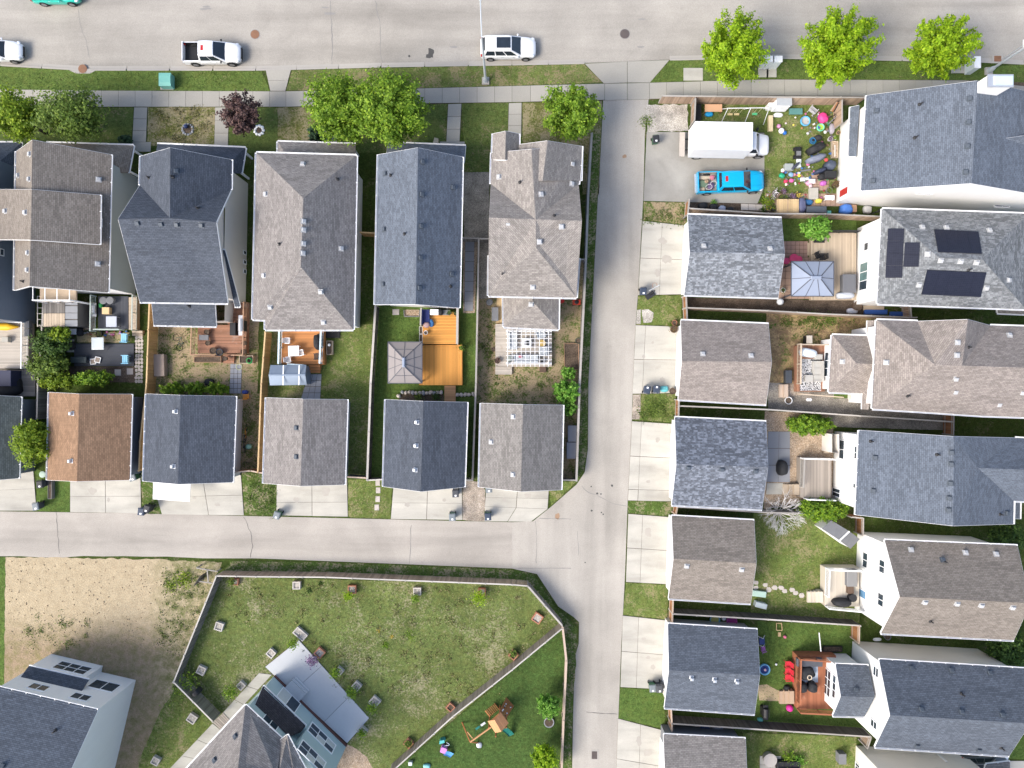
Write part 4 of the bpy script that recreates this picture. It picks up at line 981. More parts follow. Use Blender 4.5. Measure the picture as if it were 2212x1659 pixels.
win_uv(h, wl[3], T(32, 545, 890), T(32, 622, 980), 2, 1, name='patio_door'); win_uv(h, wl[3], T(32, 740, 860), T(32, 760, 900), 1, 1)
roof(h, {'A': (2190, 1083, 3.4), 'B': (2204, 1084, 3.2), 'C': (2203, 1121, 3.2), 'D': (2188, 1120, 3.4)}, ['ABCD'], SLATE)
walls(h, [(1797, 938), (1812, 938), (1812, 978), (1797, 978)], 2.2, .0, S_CREAM)

# brown gabled house above the bottom corner
h = house('house', 'brown grey gabled white house with pale rear deck', 'house', (2050, 1270))
ro, tr, wl = gable(h, [(1911, 1167), (2198, 1179), (2190, 1383), (1903, 1368)], 5.8, (1944, 1289, 8.4), (2226, 1303, 8.4), TAUPEB, S_WHITE, .42,
                   vn=[('w', *T(32, 1235, 1432)), ('w', *T(32, 1705, 1458)), ('w', *T(32, 1970, 1470)), ('d', *T(32, 1508, 1520)), ('p', *T(32, 1520, 1530)), ('w', *T(33, 1355, 225)), ('w', *T(33, 1633, 238)), ('w', *T(33, 1843, 252)), ('w', *T(33, 2113, 270)), ('p', *T(33, 1403, 390))])
win_uv(h, wl[3], T(32, 824, 1452), T(32, 858, 1592), 2, 1); win_uv(h, wl[3], T(32, 966, 1515), T(32, 1006, 1640), 2, 1)
win_uv(h, wl[3], T(33, 955, 142), T(33, 996, 270), 2, 1); win_uv(h, wl[3], T(33, 775, 98), T(33, 846, 205), 1, 1, gm=GLASSB)

# navy house, bottom right
h = house('house', 'navy roofed white house with gabled sunroom at bottom right', 'house', (2040, 1530))
ro, tr, wl = gable(h, [(1899, 1425), (2216, 1445), (2180, 1633), (1890, 1614)], 5.8, (1923, 1545, 8.4), (2226, 1563, 8.4), NAVY, S_WHITE, .42,
                   vn=[('d', *T(33, x, y)) for x, y in ((1240, 800), (1582, 818), (1915, 840), (1322, 1155), (1670, 1177), (2022, 1203), (1288, 1462), (1820, 1500))] + [('p', *T(33, 1672, 1020)), ('p', *T(33, 2015, 1485))])
win_uv(h, wl[3], T(33, 915, 775), T(33, 953, 880), 1, 2); win_uv(h, wl[3], T(33, 893, 1230), T(33, 938, 1330), 1, 2)
A, B = wl[0]; MB().poly([A + Vector((0, .02, .0)), B + Vector((0, .02, 0)), B + Vector((0, .02, 5.8)), A + Vector((0, .02, 5.8))][::1]).build('side_wall', S_BEIGE, h)
V0 = (1816.5, 1504, 5.0); V1 = (1890, 1506, 5.0)
ro, tr, wl = gable(h, [(1805, 1435), (1876, 1438), (1868, 1548), (1799, 1546.5)], 3.7, V0, V1, NAVY, S_WHITE, .3, skip=('BS', 'CS'), vn=[('d', *T(33, 758, 985))])
win_uv(h, wl[3], T(33, 495, 790), T(33, 535, 1050), 3, 2, name='patio_window'); win_uv(h, wl[3], T(33, 565, 850), T(33, 580, 1060), 3, 1)

# beige walled house at the bottom right corner
h = house('house', 'beige sided house mostly below the bottom edge', 'house', (2030, 1700))
ro, tr, wl = gable(h, [(1907, 1671), (2178, 1690), (2170, 1880), (1900, 1860)], 5.8, (1930, 1770, 8.4), (2180, 1785, 8.4), NAVY, S_CREAM, .42)
win_uv(h, wl[3], T(33, 735, 1580), T(33, 790, 1690), 2, 1)
A, B = wl[0]
win_uv(h, wl[0], T(33, 1475, 1550), T(33, 1540, 1600), 2, 1, gm=GLASST)
roof(h, {'A': (2130, 1652, 2.9), 'B': (2182, 1646, 2.9), 'C': (2182, 1700, 3.6), 'D': (2120, 1700, 3.6)}, ['ABCD'], GREYG, ('CD',))

# white house, bottom left (turned)
h = house('house', 'white house with navy roof turned at the bottom left', 'house', (90, 1600))
ro, tr, wl = gable(h, [(211, 1534), (-6, 1484), (-78, 1770), (143, 1821)], 6.5, (124, 1727, 9.9), (-110, 1673, 9.9), NAVY, S_WHITE, .06)
vents(ro, tr, [('p', *T(3, 480, 1335)), ('d', *T(3, 25, 1640))])
for p0, p1 in (((300, 985), (360, 1040)), ((665, 1070), (725, 1120))):
    s0, z0 = wallhit(wl[0], T(3, *p0)); window(h, wl[0], s0 - .75, s0 + .75, 4.55, 5.45, 2, 1)
s0, z0 = wallhit(wl[0], T(3, 900, 950)); window(h, wl[0], s0 - 1.15, s0 + 1.15, z0 - .75, z0 + .75, 2, 1, name='patio_door')
# one storey bay
n2 = (wl[0][1] - wl[0][0]).normalized(); A = wl[0][0]; nn = Vector((n2.y, -n2.x, 0))
s1 = wallhit(wl[0], T(3, 860, 850))[0]
bay = lambda s, o, z: A + n2 * s + nn * o + Vector((0, 0, z))
def bayprism(name, mat, sa, sb, oa, ob, za, zb):
    mb = MB(); mb.loft([[bay(sa, oa, za), bay(sb, oa, za), bay(sb, ob, za), bay(sa, ob, za)], [bay(sa, oa, zb), bay(sb, oa, zb), bay(sb, ob, zb), bay(sa, ob, zb)]]); return mb.build(name, mat, h)
q0, q1 = T(3, 440, 690), T(3, 890, 775)
P0, P1 = W(*q0), W(*q1)
sa, sb = (P0 - A).dot(n2), (P1 - A).dot(n2); o0 = (P1 - A).dot(nn); sa, sb = min(sa, sb), max(sa, sb)
sb2 = sb; sa2 = sa
bayprism('bay_wall', S_WHITE, sa, sb, .0, o0, 0, 3.1)
bw = (bay(sa, o0, 0), bay(sb, o0, 0))
s0, z0 = wallhit(bw, T(3, 420, 820)); s1, z1 = wallhit(bw, T(3, 710, 850))
window(h, bw, min(s0, s1) - .1, max(s0, s1) + .1, .95, 2.45, 3, 2, fw=.1)
mb = MB(); mb.loft([[bay(sa - .5, o0 + .06, 3.05), bay(sb + .06, o0 + .06, 3.05), bay(sb + .06, 0, 3.9), bay(sa - .5, 0, 3.9)], [bay(sa - .5, o0 + .06, 3.17), bay(sb + .06, o0 + .06, 3.17), bay(sb + .06, 0, 4.02), bay(sa - .5, 0, 4.02)]])
mb.build('bay_roof', NAVYD, h)
mb = MB(); mb.beam(bay(sa - .5, o0 + .11, 3.08), bay(sb + .06, o0 + .11, 3.08), .1, .12); mb.build('bay_gutter', WHITE, h)

# teal house, bottom centre (turned)
h = house('house', 'pale teal house with patio at the bottom centre', 'house', (580, 1640))
ro, tr = roof(h, {'A': (530, 1523, 5.8), 'B': (609, 1597, 5.8), 'C': (597, 1680, 8.0), 'R': (514, 1660, 8.3), 'F': (330, 1740, 5.8), 'E': (470, 1880, 5.8)}, ['ABCR', 'ARF', 'FRCE'], TAUPE, ('CE', 'FE', 'BC'))
ro2, tr2 = roof(h, {'B': (603, 1600, 5.9), 'P': (620, 1587, 6.3), 'Q': (712, 1765, 6.3), 'S': (660, 1800, 8.0), 'C': (597, 1690, 8.05)}, ['BPQSC'], TAUPE, ('BC', 'CS', 'QS'))
vents(ro, tr, [('d', *T(3, 2035, 1385)), ('d', *T(3, 1855, 1590))])
b0, b1 = W(*T(13, 165, 855)), W(*T(13, 785, 1460))
x = (b1 - b0).normalized(); n = Vector((-x.y, x.x, 0))
if n.y < 0: n = -n
def TW(s, o, z): return b0 + x * s + n * o + Vector((0, 0, z))
L = (b1 - b0).length
def tblock(name, mat, s0, s1, o0, o1, z1):
    mb = MB(); mb.loft([[TW(s0, o0, z), TW(s1, o0, z), TW(s1, o1, z), TW(s0, o1, z)] for z in (0, z1)]); mb.build(name, mat, h)
SB = L * .56
tblock('wall', S_TEAL, 0, SB - .02, 0, -1.08, 2.95); tblock('wall', S_TEAL, .05, SB - .02, -1.1, -8, 5.75); tblock('wall', S_TEAL, SB, L, 0, -8, 5.75)
MB().poly([TW(SB, .004, 5.7), TW(L, .004, 5.7), TW(L, .004, 7.4)]).build('gable_wall', S_TEAL, h)
def tw_wall(o):
    w = (TW(0, o, 0), TW(L, o, 0)); return w if n.dot(Vector((x.y, -x.x, 0))) > 0 else (w[1], w[0])
wm, wu = tw_wall(0), tw_wall(-1.1)
for p, q, nx in ((T(13, 470, 1300), T(13, 665, 1500), 3), (T(13, 385, 1460), T(13, 580, 1650), 3)):
    s0, z0 = wallhit(wm, p); s1, z1 = wallhit(wm, q); zc = (z0 + z1) / 2
    window(h, wm, min(s0, s1), max(s0, s1), zc - .75, zc + .75, nx, 2, fw=.11, pane_mats=[BLIND, GLASS, GLASS, BLIND, GLASS, GLASS])
s0, z0 = wallhit(wm, T(13, 225, 1075)); s1, z1 = wallhit(wm, T(13, 330, 1080)); sm = (s0 + s1) / 2; window(h, wm, sm - 1.1, sm + 1.1, .6, 2.5, 2, 1, pane_mats=[GLASS, BLIND], name='patio_door')
s0, z0 = wallhit(wu, T(13, 120, 1275)); window(h, wu, s0 - .75, s0 + .75, z0 - .6, z0 + .6, 2, 1)
ro3, tr3 = roof(h, {'A': (568, 1482, 2.9), 'B': (660, 1569, 2.9), 'C': (650, 1582, 3.2), 'D': (625, 1592, 4.0), 'E': (551, 1522, 4.0)}, ['ABCDE'], shingle('charcoal_shingles', (.062, .055, .058)), ('DE', 'CD', 'BC'))
MB().beam(TW(0, .05, .2), TW(L, .05, .2), .1, .4).build('brick_base', plain('dark_red_brick', (.13, .06, .05), .9), h)
# ---------------------------------------------------------------- fences
F_NEW = wood('new_cedar_board', (.40, .235, .095), .18, up=True); F_BRN = wood('brown_fence_board', (.36, .265, .195), .28, (.42, .36, .30), .35, up=True)
F_DRK = wood('dark_fence_board', (.075, .07, .068), .3, up=True); F_GRY = wood('grey_fence_board', (.20, .185, .17), .28, up=True)
F_RED = wood('reddish_fence_board', (.30, .14, .065), .25, up=True); F_WEA = wood('weathered_fence_board', (.30, .255, .21), .28, up=True)
C_NEW = wood('new_cedar_cap', (.52, .37, .2), .12); C_GRY = wood('grey_cap', (.33, .31, .285), .18); C_PALE = wood('pale_cap', (.43, .405, .37), .16); C_BRN = wood('brown_cap', (.42, .33, .26), .15)
_bm = {}
def board_mesh(h, w=.138):
    k = (round(h, 2), w)
    if k not in _bm: _bm[k] = MB().box((0, 0, h / 2), (w, .022, h)).mesh('board', None)
    return _bm[k]
def matted(mesh, mat, cache={}):
    k = (mesh.name, mat.name)
    if k not in cache: m = mesh.copy(); m.materials.clear(); m.materials.append(mat); cache[k] = m
    return cache[k]
def fence(label, pts, bm, cm, h=1.75, side=1, pitch=.15, cap=.13, name='fence', cat='fence', rails=True, post=.1):
    P = [W(u, v, h).to_2d() for u, v in pts]
    root = thing(name, label, cat, (P[0].x, P[0].y, 0))
    bme = matted(board_mesh(h - .1), bm)
    pm = MB().box((0, 0, h / 2 + .03), (post, post, h + .06)).mesh('post', cm)
    for a, b in zip(P, P[1:]):
        d = b - a; L = d.length; x = d / L; n = Vector((-x.y, x.x)) * side; rz = math.atan2(x.y, x.x)
        np_ = max(1, round(L / 2.4))
        for i in range(np_ + 1):
            if i == 0 and a is not P[0]: continue
            c = a + x * (L * i / np_) - n * .03; inst('post', pm, root, (c.x, c.y, 0), rz)
        for i in range(np_):
            s, e = a + x * (L * i / np_ + .01), a + x * (L * (i + 1) / np_ - .01)
            MB().beam((s.x, s.y, h), (e.x, e.y, h), cap, .035).build('cap_rail', cm, root)
            if rails:
                for z in (.35, h - .3):
                    s2, e2 = s - n * .0, e - n * .0; MB().beam((s2.x, s2.y, z), (e2.x, e2.y, z), .04, .09).build('rail', cm, root)
        nb = max(1, int(L / pitch))
        for i in range(nb):
            c = a + x * ((i + .5) * L / nb) + n * (.036 + U(-.003, .003))
            inst('board', bme, root, (c.x, c.y, .05 + U(-.02, .01)), rz + U(-.02, .02))
    return root
fence('new cedar fence between the taupe and navy houses', [T(1, 1290, 957), T(1, 1265, 1659), T(2, 1210, 500), T(2, 1200, 750)], F_NEW, C_NEW, 1.8, 1)
fence('grey fence with lattice left of the taupe house yard', [T(1, 372, 935), T(1, 350, 1390), T(2, 325, 0), T(2, 318, 300)], F_GRY, C_GRY, 1.7, 1)
fence('cedar fence left of the yellow green lawn', [T(11, 80, 1210), T(11, 45, 1659), T(12, 15, 765)], F_NEW, C_NEW, 1.8, 1)
fence('charcoal fence with pale cap left of the orange deck', [T(11, 1032, 985), T(11, 990, 1659), T(12, 960, 830)], F_DRK, C_PALE, 1.8, 1, cap=.2)
fence('grey fence between orange deck lawn and pergola yard', [T(11, 1925, 402), T(11, 1900, 1659), T(12, 1870, 830)], F_GRY, C_GRY, 1.7, 1, cap=.16)
fence('short grey cross fence right of the navy house', [T(11, 1785, 396), T(11, 1918, 399)], F_GRY, C_GRY, 1.7, -1)
fence('short grey cross fence left of the last house', [T(11, 1930, 403), T(11, 2005, 405)], F_GRY, C_GRY, 1.7, -1)
fence('short orange fence panel between brown and navy houses', [T(11, 900, 348), T(11, 1035, 355)], F_NEW, C_NEW, 1.8, -1)
fence('long grey fence along the lane beside the last house', [T(20, 690, 1150), T(20, 660, 1659), T(21, 640, 580), T(21, 585, 1659), T(22, 557, 838)], F_GRY, C_GRY, 1.75, -1, cap=.2)
fence('short grey fence panel joining the last garage', [T(22, 435, 830), T(22, 550, 832)], F_DRK, C_GRY, 1.7, 1)
fence('short fence stub joining the last house to the lane fence', [T(21, 568, 582), T(21, 632, 582)], F_GRY, C_GRY, 1.7, 1)
fence('dark fence panel right of the taupe garage', [T(12, 782, 803), T(12, 950, 812)], F_DRK, C_BRN, 1.7, 1)
fence('dark fence panel with white cap left of navy garage', [T(12, 965, 832), T(12, 1098, 825)], F_DRK, C_PALE, 1.7, 1)
fence('red brown fence panel right of the dark blue garage', [T(2, 2018, 765), T(2, 2160, 750), T(12, 60, 772)], F_RED, C_BRN, 1.7, 1)
fence('narrow fence panel between navy and light taupe garages', [T(12, 1806, 832), T(12, 1872, 830)], F_DRK, C_GRY, 1.7, 1)
fence('long brown board fence along the right sidewalk', [T(20, 1300, 828), T(20, 2212, 838), T(30, 840, 842)], F_BRN, C_GRY, 1.8, -1)
fence('short brown fence side behind the box truck', [T(20, 1586, 850), T(20, 1578, 1040)], F_BRN, C_GRY, 1.8, 1)
fence('brown fence section beside the chimney house', [T(30, 640, 865), T(30, 640, 1060)], F_BRN, C_GRY, 1.8, -1)
fence('long brown fence above the patchy garage', [T(21, 1535, 142), T(21, 2212, 186), T(31, 500, 190), T(31, 985, 212)], F_BRN, C_GRY, 1.75, -1)
fence('short orange fence at the end of the parking pad', [T(21, 1533, 62), T(21, 1520, 192)], F_RED, C_GRY, 1.75, 1)
fence('grey fence between patchy garage and taupe garage', [T(21, 1510, 1000), T(21, 2212, 1026), T(31, 500, 1055), T(31, 1285, 1086)], F_BRN, C_GRY, 1.7, -1)
fence('short orange fence facing the lane below the hoop', [T(21, 1505, 892), T(21, 1515, 1108)], F_RED, C_GRY, 1.7, 1)
fence('grey fence between taupe and mottled garages', [T(22, 1450, 190), T(22, 2212, 221), T(32, 800, 276), T(32, 1600, 327)], F_GRY, C_PALE, 1.6, 1)
fence('short orange fence above the mottled garage', [T(22, 1443, 138), T(22, 1440, 285)], F_RED, C_GRY, 1.7, 1)
fence('grey fence under the mottled garage', [T(22, 1435, 1062), T(22, 2212, 1112), T(32, 275, 1118)], F_GRY, C_GRY, 1.7, 1)
fence('tiny orange fence below the mottled garage', [T(22, 1432, 1052), T(22, 1418, 1130)], F_RED, C_BRN, 1.7, 1)
fence('dark fence between brown grey and navy garages', [T(23, 1390, 328), T(23, 2212, 376), T(33, 800, 430)], F_DRK, C_PALE, 1.75, 1)
fence('short orange fence above the navy garage', [T(23, 1393, 198), T(23, 1385, 408)], F_RED, C_BRN, 1.75, 1)
fence('dark fence below the navy garage and red deck', [T(23, 1380, 1276), T(23, 2212, 1331), T(33, 890, 1390)], F_DRK, C_GRY, 1.75, 1)
fence('short red fence below the navy garage', [T(23, 1375, 1150), T(23, 1385, 1340)], F_RED, C_BRN, 1.75, 1)
fence('red fence panel between the two bottom right houses', [T(33, 790, 432), T(33, 788, 580)], F_RED, C_BRN, 1.75, 1)
fence('brown fence panel beside the small shed', [T(32, 722, 1150), T(32, 824, 1160), T(32, 822, 1308)], F_RED, C_GRY, 1.75, 1)
fence('short fence side by the bottom right house corner', [T(33, 892, 1390), T(33, 862, 1490)], F_BRN, C_GRY, 1.75, 1)
fence('narrow fence gate between the right houses', [T(31, 1230, 980), T(31, 1240, 1085)], F_BRN, C_GRY, 1.7, 1)
fence('brown fence gate beside the slate roofed house', [T(32, 1605, 270), T(32, 1602, 440)], F_RED, C_GRY, 1.7, 1)
# the big angled yard
fence('long brown fence along the cross lane', [T(3, 1868, 0), T(12, 0, 1665), T(12, 600, 1670), (1106, 1263), (1140, 1266)], F_BRN, C_PALE, 1.8, 1, cap=.12)
fence('grey angled fence at the lane bend', [(1140, 1266), T(23, 435, 430)], F_GRY, C_GRY, 1.8, 1, cap=.16)
fence('pinkish fence down to the bottom edge beside the lane', [T(23, 437, 440), T(23, 470, 735), T(23, 445, 1250), T(23, 428, 1700)], F_WEA, C_BRN, 1.75, 1, cap=.2)
fence('diagonal grey board fence dividing the big lawns', [T(23, 432, 455), T(23, 0, 812), T(13, 1700, 1215), T(13, 1210, 1659), T(13, 1150, 1710)], F_WEA, C_PALE, 1.8, -1, cap=.12)
fence('grey fence left of the big dry lawn', [T(3, 1868, 4), T(3, 1500, 915)], F_GRY, C_PALE, 1.8, 1, cap=.12)
fence('grey fence corner beside the leaning black bag', [T(3, 1503, 920), T(3, 1838, 1258)], F_GRY, C_PALE, 1.8, 1, cap=.12)
g = thing('timber_lean', 'grey timber frame and panel outside the fence corner', 'timber frame', W(430, 1243))
for p, q in (((T(3, 1700, -70)), T(3, 1875, -40)), (T(3, 1720, 45), T(3, 1835, 62)), (T(3, 1790, -60), T(3, 1800, 55))): MB().beam(W(*p, .9), W(*q, .9), .09, .09).build('beam', C_GRY, g)
a, b = W(*T(3, 1728, 0), 1.3), W(*T(3, 1668, 90), 1.3); MB().loft([[(a.x, a.y, 0), (b.x, b.y, 0), (b.x + .05, b.y + .04, 0), (a.x + .05, a.y + .04, 0)], [(a.x, a.y, 1.3), (b.x, b.y, 1.3), (b.x + .05, b.y + .04, 1.3), (a.x + .05, a.y + .04, 1.3)]]).build('panel', F_GRY, g)
for p in (T(3, 1700, -70), T(3, 1875, -40), T(3, 1720, 45)): a = W(*p, .9); MB().box((a.x, a.y, .45), (.1, .1, .9)).build('post', C_GRY, g)
# ladder and lattice by the far left house
g = thing('trellis', 'pale trellis ladder against the dark blue house wall', 'trellis', W(88, 675))
for u in (81, 93): a, b = W(u, 640, 1.9), W(u, 705, 1.9); MB().beam(a, b, .06, .05).build('stile', C_PALE, g)
for k in range(6): v = 640 + k * 12.5; a, b = W(81, v, 1.93), W(93, v, 1.93); MB().beam(a, b, .05, .04).build('rung', C_PALE, g)
for u, v in ((81, 640), (93, 640), (81, 705), (93, 705)): a = W(u, v, 1.9); MB().box((a.x, a.y, .95), (.07, .07, 1.9)).build('post', C_PALE, g)

# ---------------------------------------------------------------- decks
D_ORG = wood('orange_stained_deck', (.55, .26, .065), .16, (.42, .36, .30), .22); D_OR2 = wood('brown_orange_deck', (.45, .20, .075), .18, (.40, .32, .27), .25)
D_RED = wood('reddish_deck', (.29, .15, .095), .22, (.38, .31, .27), .5); D_WEA = wood('weathered_deck', (.43, .39, .34), .16, (.33, .27, .22), .3)
D_TAN = wood('tan_deck', (.42, .345, .26), .16, (.48, .42, .35), .35); D_GRY = wood('grey_worn_deck', (.30, .265, .23), .2, (.44, .40, .36), .4)
D_PAL = wood('pale_deck', (.52, .47, .39), .08); D_CHR = wood('charcoal_deck', (.06, .065, .078), .14); D_RST = wood('rust_red_deck', (.33, .13, .07), .2, (.42, .3, .24), .4)
R_WHT = plain('white_railing', (.72, .73, .73), .5, var=.05); R_BLU = plain('pale_blue_railing', (.48, .60, .66), .6, var=.08); R_RED = wood('red_railing', (.30, .115, .06), .2)
R_GRN = plain('grey_green_railing', (.36, .42, .39), .7); R_BRN = wood('brown_railing', (.32, .20, .13), .2); R_TAN = wood('tan_railing', (.46, .38, .29), .15); R_GRY = wood('grey_railing', (.36, .34, .31), .15)
def deck(label, u0, v0, u1, v1, z, along, mat, pitch=.145, name='deck', skirt=None):
    a, b = W(u0, v0, z), W(u1, v1, z); x0, x1, y0, y1 = a.x, b.x, b.y, a.y
    r = thing(name, label, name.replace('_', ' '), ((x0 + x1) / 2, (y0 + y1) / 2, 0))
    if along == 'u': n = max(2, round((y1 - y0) / pitch)); L = x1 - x0
    else: n = max(2, round((x1 - x0) / pitch)); L = y1 - y0
    w = ((y1 - y0) if along == 'u' else (x1 - x0)) / n
    me = MB().box((0, 0, 0), (L, w - .014, .035)).mesh('deck_board', mat)
    for i in range(n):
        c = ((x0 + x1) / 2, y0 + (i + .5) * w, z - .018 + U(-.002, .002)) if along == 'u' else (x0 + (i + .5) * w, (y0 + y1) / 2, z - .018 + U(-.002, .002))
        inst('deck_board', me, r, c, 0 if along == 'u' else math.pi / 2)
    if z > .12:
        for (px, py, sx, sy) in (((x0 + x1) / 2, y0 + .02, x1 - x0, .03), ((x0 + x1) / 2, y1 - .02, x1 - x0, .03), (x0 + .02, (y0 + y1) / 2, .03, y1 - y0 - .08), (x1 - .02, (y0 + y1) / 2, .03, y1 - y0 - .08)):
            MB().box((px, py, (z - .05) / 2), (sx, sy, z - .05)).build('skirt_board', skirt or mat, r)
    r['zf'] = z
    return r
def rail(root, p, q, mat, zf=None, h=.95, bal=True, bmat=None, width=.1, step=.13):
    zf = root['zf'] if zf is None else zf
    a, b = W(*p, zf), W(*q, zf); d = b - a; L = d.length; x = d.normalized(); up = Vector((0, 0, h))
    n = max(1, round(L / 1.8))
    pm = MB().box((0, 0, h / 2), (.09, .09, h)).mesh('post', mat)
    for i in range(n + 1): inst('post', pm, root, a + x * (L * i / n), math.atan2(x.y, x.x))
    MB().beam(a + up, b + up, width, .04).build('top_rail', mat, root)
    MB().beam(a + up * .12, b + up * .12, .04, .05).build('bottom_rail', mat, root)
    if bal:
        mb = MB(); k = max(2, int(L / step))
        for i in range(k): c = a + x * (L * (i + .5) / k); mb.box((c.x, c.y, zf + h * .55), (.035, .035, h * .85))
        tag(mb.build('balusters', bmat or mat, root), kind='stuff')
def steps(root, u0, v0, u1, v1, n, z, mat, axis='u', up=1):
    """treads between u0 and u1 climbing towards +axis when up is 1"""
    for i in range(n):
        k = i if up > 0 else n - 1 - i; zz = z * (k + 1) / (n + 1)
        if axis == 'u': a, b = W(lerp(u0, u1, i / n), v0, zz), W(lerp(u0, u1, (i + 1) / n), v1, zz)
        else: a, b = W(u0, lerp(v0, v1, i / n), zz), W(u1, lerp(v0, v1, (i + 1) / n), zz)
        MB().box(((a.x + b.x) / 2, (a.y + b.y) / 2, zz / 2), (abs(b.x - a.x) - .03, abs(b.y - a.y) - .03, zz)).build('step', mat, root)
d = deck('bleached grey deck with white railing at the left edge', -70, 690, 61, 796, .9, 'u', D_WEA)
rail(d, (61, 697), (60, 796), R_WHT); rail(d, (-60, 692), (58, 698), R_WHT, bal=False)
d = deck('lower grey deck platform at the left edge', -70, 798, 76, 856, .4, 'u', D_GRY)
d = deck('raised charcoal deck behind the taupe house', 212, 640, 277, 711, .65, 'v', D_CHR)
rail(d, (208, 640), (207, 716), R_GRN); rail(d, (214, 713), (268, 713), R_GRN, bal=False); 
d = deck('narrow pale board walk beside the charcoal deck', 278, 642, 295, 712, .62, 'u', D_TAN)
rail(d, (297, 640), (296, 714), R_GRN, bmat=R_WHT); steps(d, 285, 714, 308, 726, 2, .6, D_TAN, 'v', -1)
d = deck('low charcoal patio deck with the blue chairs', 160, 742, 289, 791, .16, 'u', D_CHR)
d = deck('worn reddish deck with the steel barbecue', 427, 702, 532, 763, .75, 'u', D_RED)
rail(d, (423, 706), (421, 766), R_BRN); rail(d, (421, 767), (473, 768), R_BRN, bal=False); rail(d, (534, 655), (532, 768), R_BRN); rail(d, (508, 768), (532, 768), R_BRN, bal=False)
steps(d, 482, 764, 506, 785, 3, .75, D_RED, 'v', -1)
d2 = deck('narrow reddish deck strip along the navy house', 492, 652, 533, 701, .75, 'u', D_RED)
pl = thing('raised_planter', 'reddish timber planter under the worn deck railing', 'planter', W(447, 775))
a, b = W(419, 770, .35), W(478, 783, .35)
def boxplanter(t, x0, y0, x1, y1, h, wm, sm, th=.05):
    for (cx, cy, sx, sy) in (((x0 + x1) / 2, y0 + th / 2, x1 - x0, th), ((x0 + x1) / 2, y1 - th / 2, x1 - x0, th), (x0 + th / 2, (y0 + y1) / 2, th, y1 - y0 - 2 * th), (x1 - th / 2, (y0 + y1) / 2, th, y1 - y0 - 2 * th)):
        MB().box((cx, cy, h / 2), (sx, sy, h)).build('side_board', wm, t)
    MB().box(((x0 + x1) / 2, (y0 + y1) / 2, (h - .06) / 2), (x1 - x0 - 2 * th, y1 - y0 - 2 * th, h - .06)).build('soil', sm, t)
boxplanter(pl, a.x, b.y, b.x, a.y, .4, R_BRN, SOIL)
pl = thing('raised_planter', 'wooden planter with coiled green hose', 'planter', W(532, 777)); a, b = W(517, 768, .4), W(547, 785, .4); boxplanter(pl, a.x, b.y, b.x, a.y, .45, R_TAN, SOIL)
d = deck('orange brown deck with pale blue railings', 608, 710, 700, 787, .85, 'u', D_OR2)
rail(d, (610, 716), (608, 786), R_BLU, bmat=R_WHT, width=.16); rail(d, (699, 712), (696, 785), R_BLU, bmat=R_WHT, width=.16); rail(d, (628, 787), (661, 789), R_BLU, bmat=R_WHT)
steps(d, 665, 788, 692, 806, 3, .85, D_OR2, 'v', -1)
d = deck('upper orange deck behind the long navy house', 913, 674, 990, 743, .9, 'u', D_ORG)
rail(d, (912, 668), (911, 704), R_GRY, bal=False, width=.14); rail(d, (990, 667), (989, 744), R_GRY, bal=False, width=.22)
d = deck('large lower orange deck beside the brown gazebo', 906, 745, 999, 832, .6, 'v', D_ORG)
a, b = W(997, 745, .66), W(997, 832, .66); MB().box((a.x, (a.y + b.y) / 2, .66), (.12, a.y - b.y, .05)).build('edge_bench', D_ORG, d)
d = deck('narrow wooden ramp leading down from the orange deck', 960, 833, 984, 868, .3, 'u', wood('ramp_boards', (.42, .25, .13), .2))
d = deck('weathered deck under the white pergola', 1070, 700, 1192, 792, .5, 'u', D_WEA)
d = deck('small weathered deck corner left of the pergola', 1070, 793, 1106, 809, .3, 'u', D_WEA)
d = deck('tan deck beside the blue grey gazebo', 1752, 503, 1850, 648, .5, 'v', D_TAN)
rail(d, (1776, 503), (1848, 503), plain('black_railing', (.03, .03, .033), .5)); steps(d, 1744, 524, 1764, 552, 3, .5, D_TAN, 'u', 1)
d = deck('deck with patterned rug and grey sectional sofa', 1722, 746, 1782, 846, .9, 'v', D_RED)
rail(d, (1722, 744), (1721, 829), R_TAN, width=.14); rail(d, (1724, 745), (1788, 746), R_TAN, bal=False); rail(d, (1722, 851), (1812, 858), R_TAN, bal=False)
steps(d, 1684, 830, 1703, 859, 2, .8, wood('step_tan', (.5, .40, .32), .1), 'u', 1)
d = deck('grey worn deck on the slate house', 1729, 989, 1796, 1075, 1.0, 'v', D_GRY)
rail(d, (1729, 990), (1727, 1050), R_GRY, width=.14); rail(d, (1729, 989), (1798, 991), R_WHT, bal=False); rail(d, (1736, 1076), (1796, 1078), R_WHT, bal=False)
steps(d, 1692, 1046, 1727, 1069, 3, 1.0, D_TAN, 'u', 1)
d = deck('pale tan deck with white railings', 1783, 1226, 1856, 1310, 1.2, 'v', D_PAL)
rail(d, (1783, 1226), (1781, 1284), R_WHT, bmat=R_WHT, width=.12); rail(d, (1783, 1226), (1856, 1229), R_WHT, width=.12); rail(d, (1783, 1309), (1856, 1316), R_WHT, width=.1)
steps(d, 1744, 1278, 1779, 1302, 4, 1.2, D_PAL, 'u', 1)
d = deck('rust red deck with dark covered furniture', 1722, 1416, 1806, 1532, 1.2, 'v', D_RST)
rail(d, (1722, 1418), (1720, 1512), R_RED, width=.12, step=.1); rail(d, (1722, 1417), (1790, 1422), R_RED, width=.12, step=.1); rail(d, (1722, 1531), (1806, 1535), R_RED, width=.14, step=.1)
steps(d, 1684, 1493, 1716, 1521, 3, 1.1, wood('step_brown', (.38, .28, .2), .12), 'u', 1)
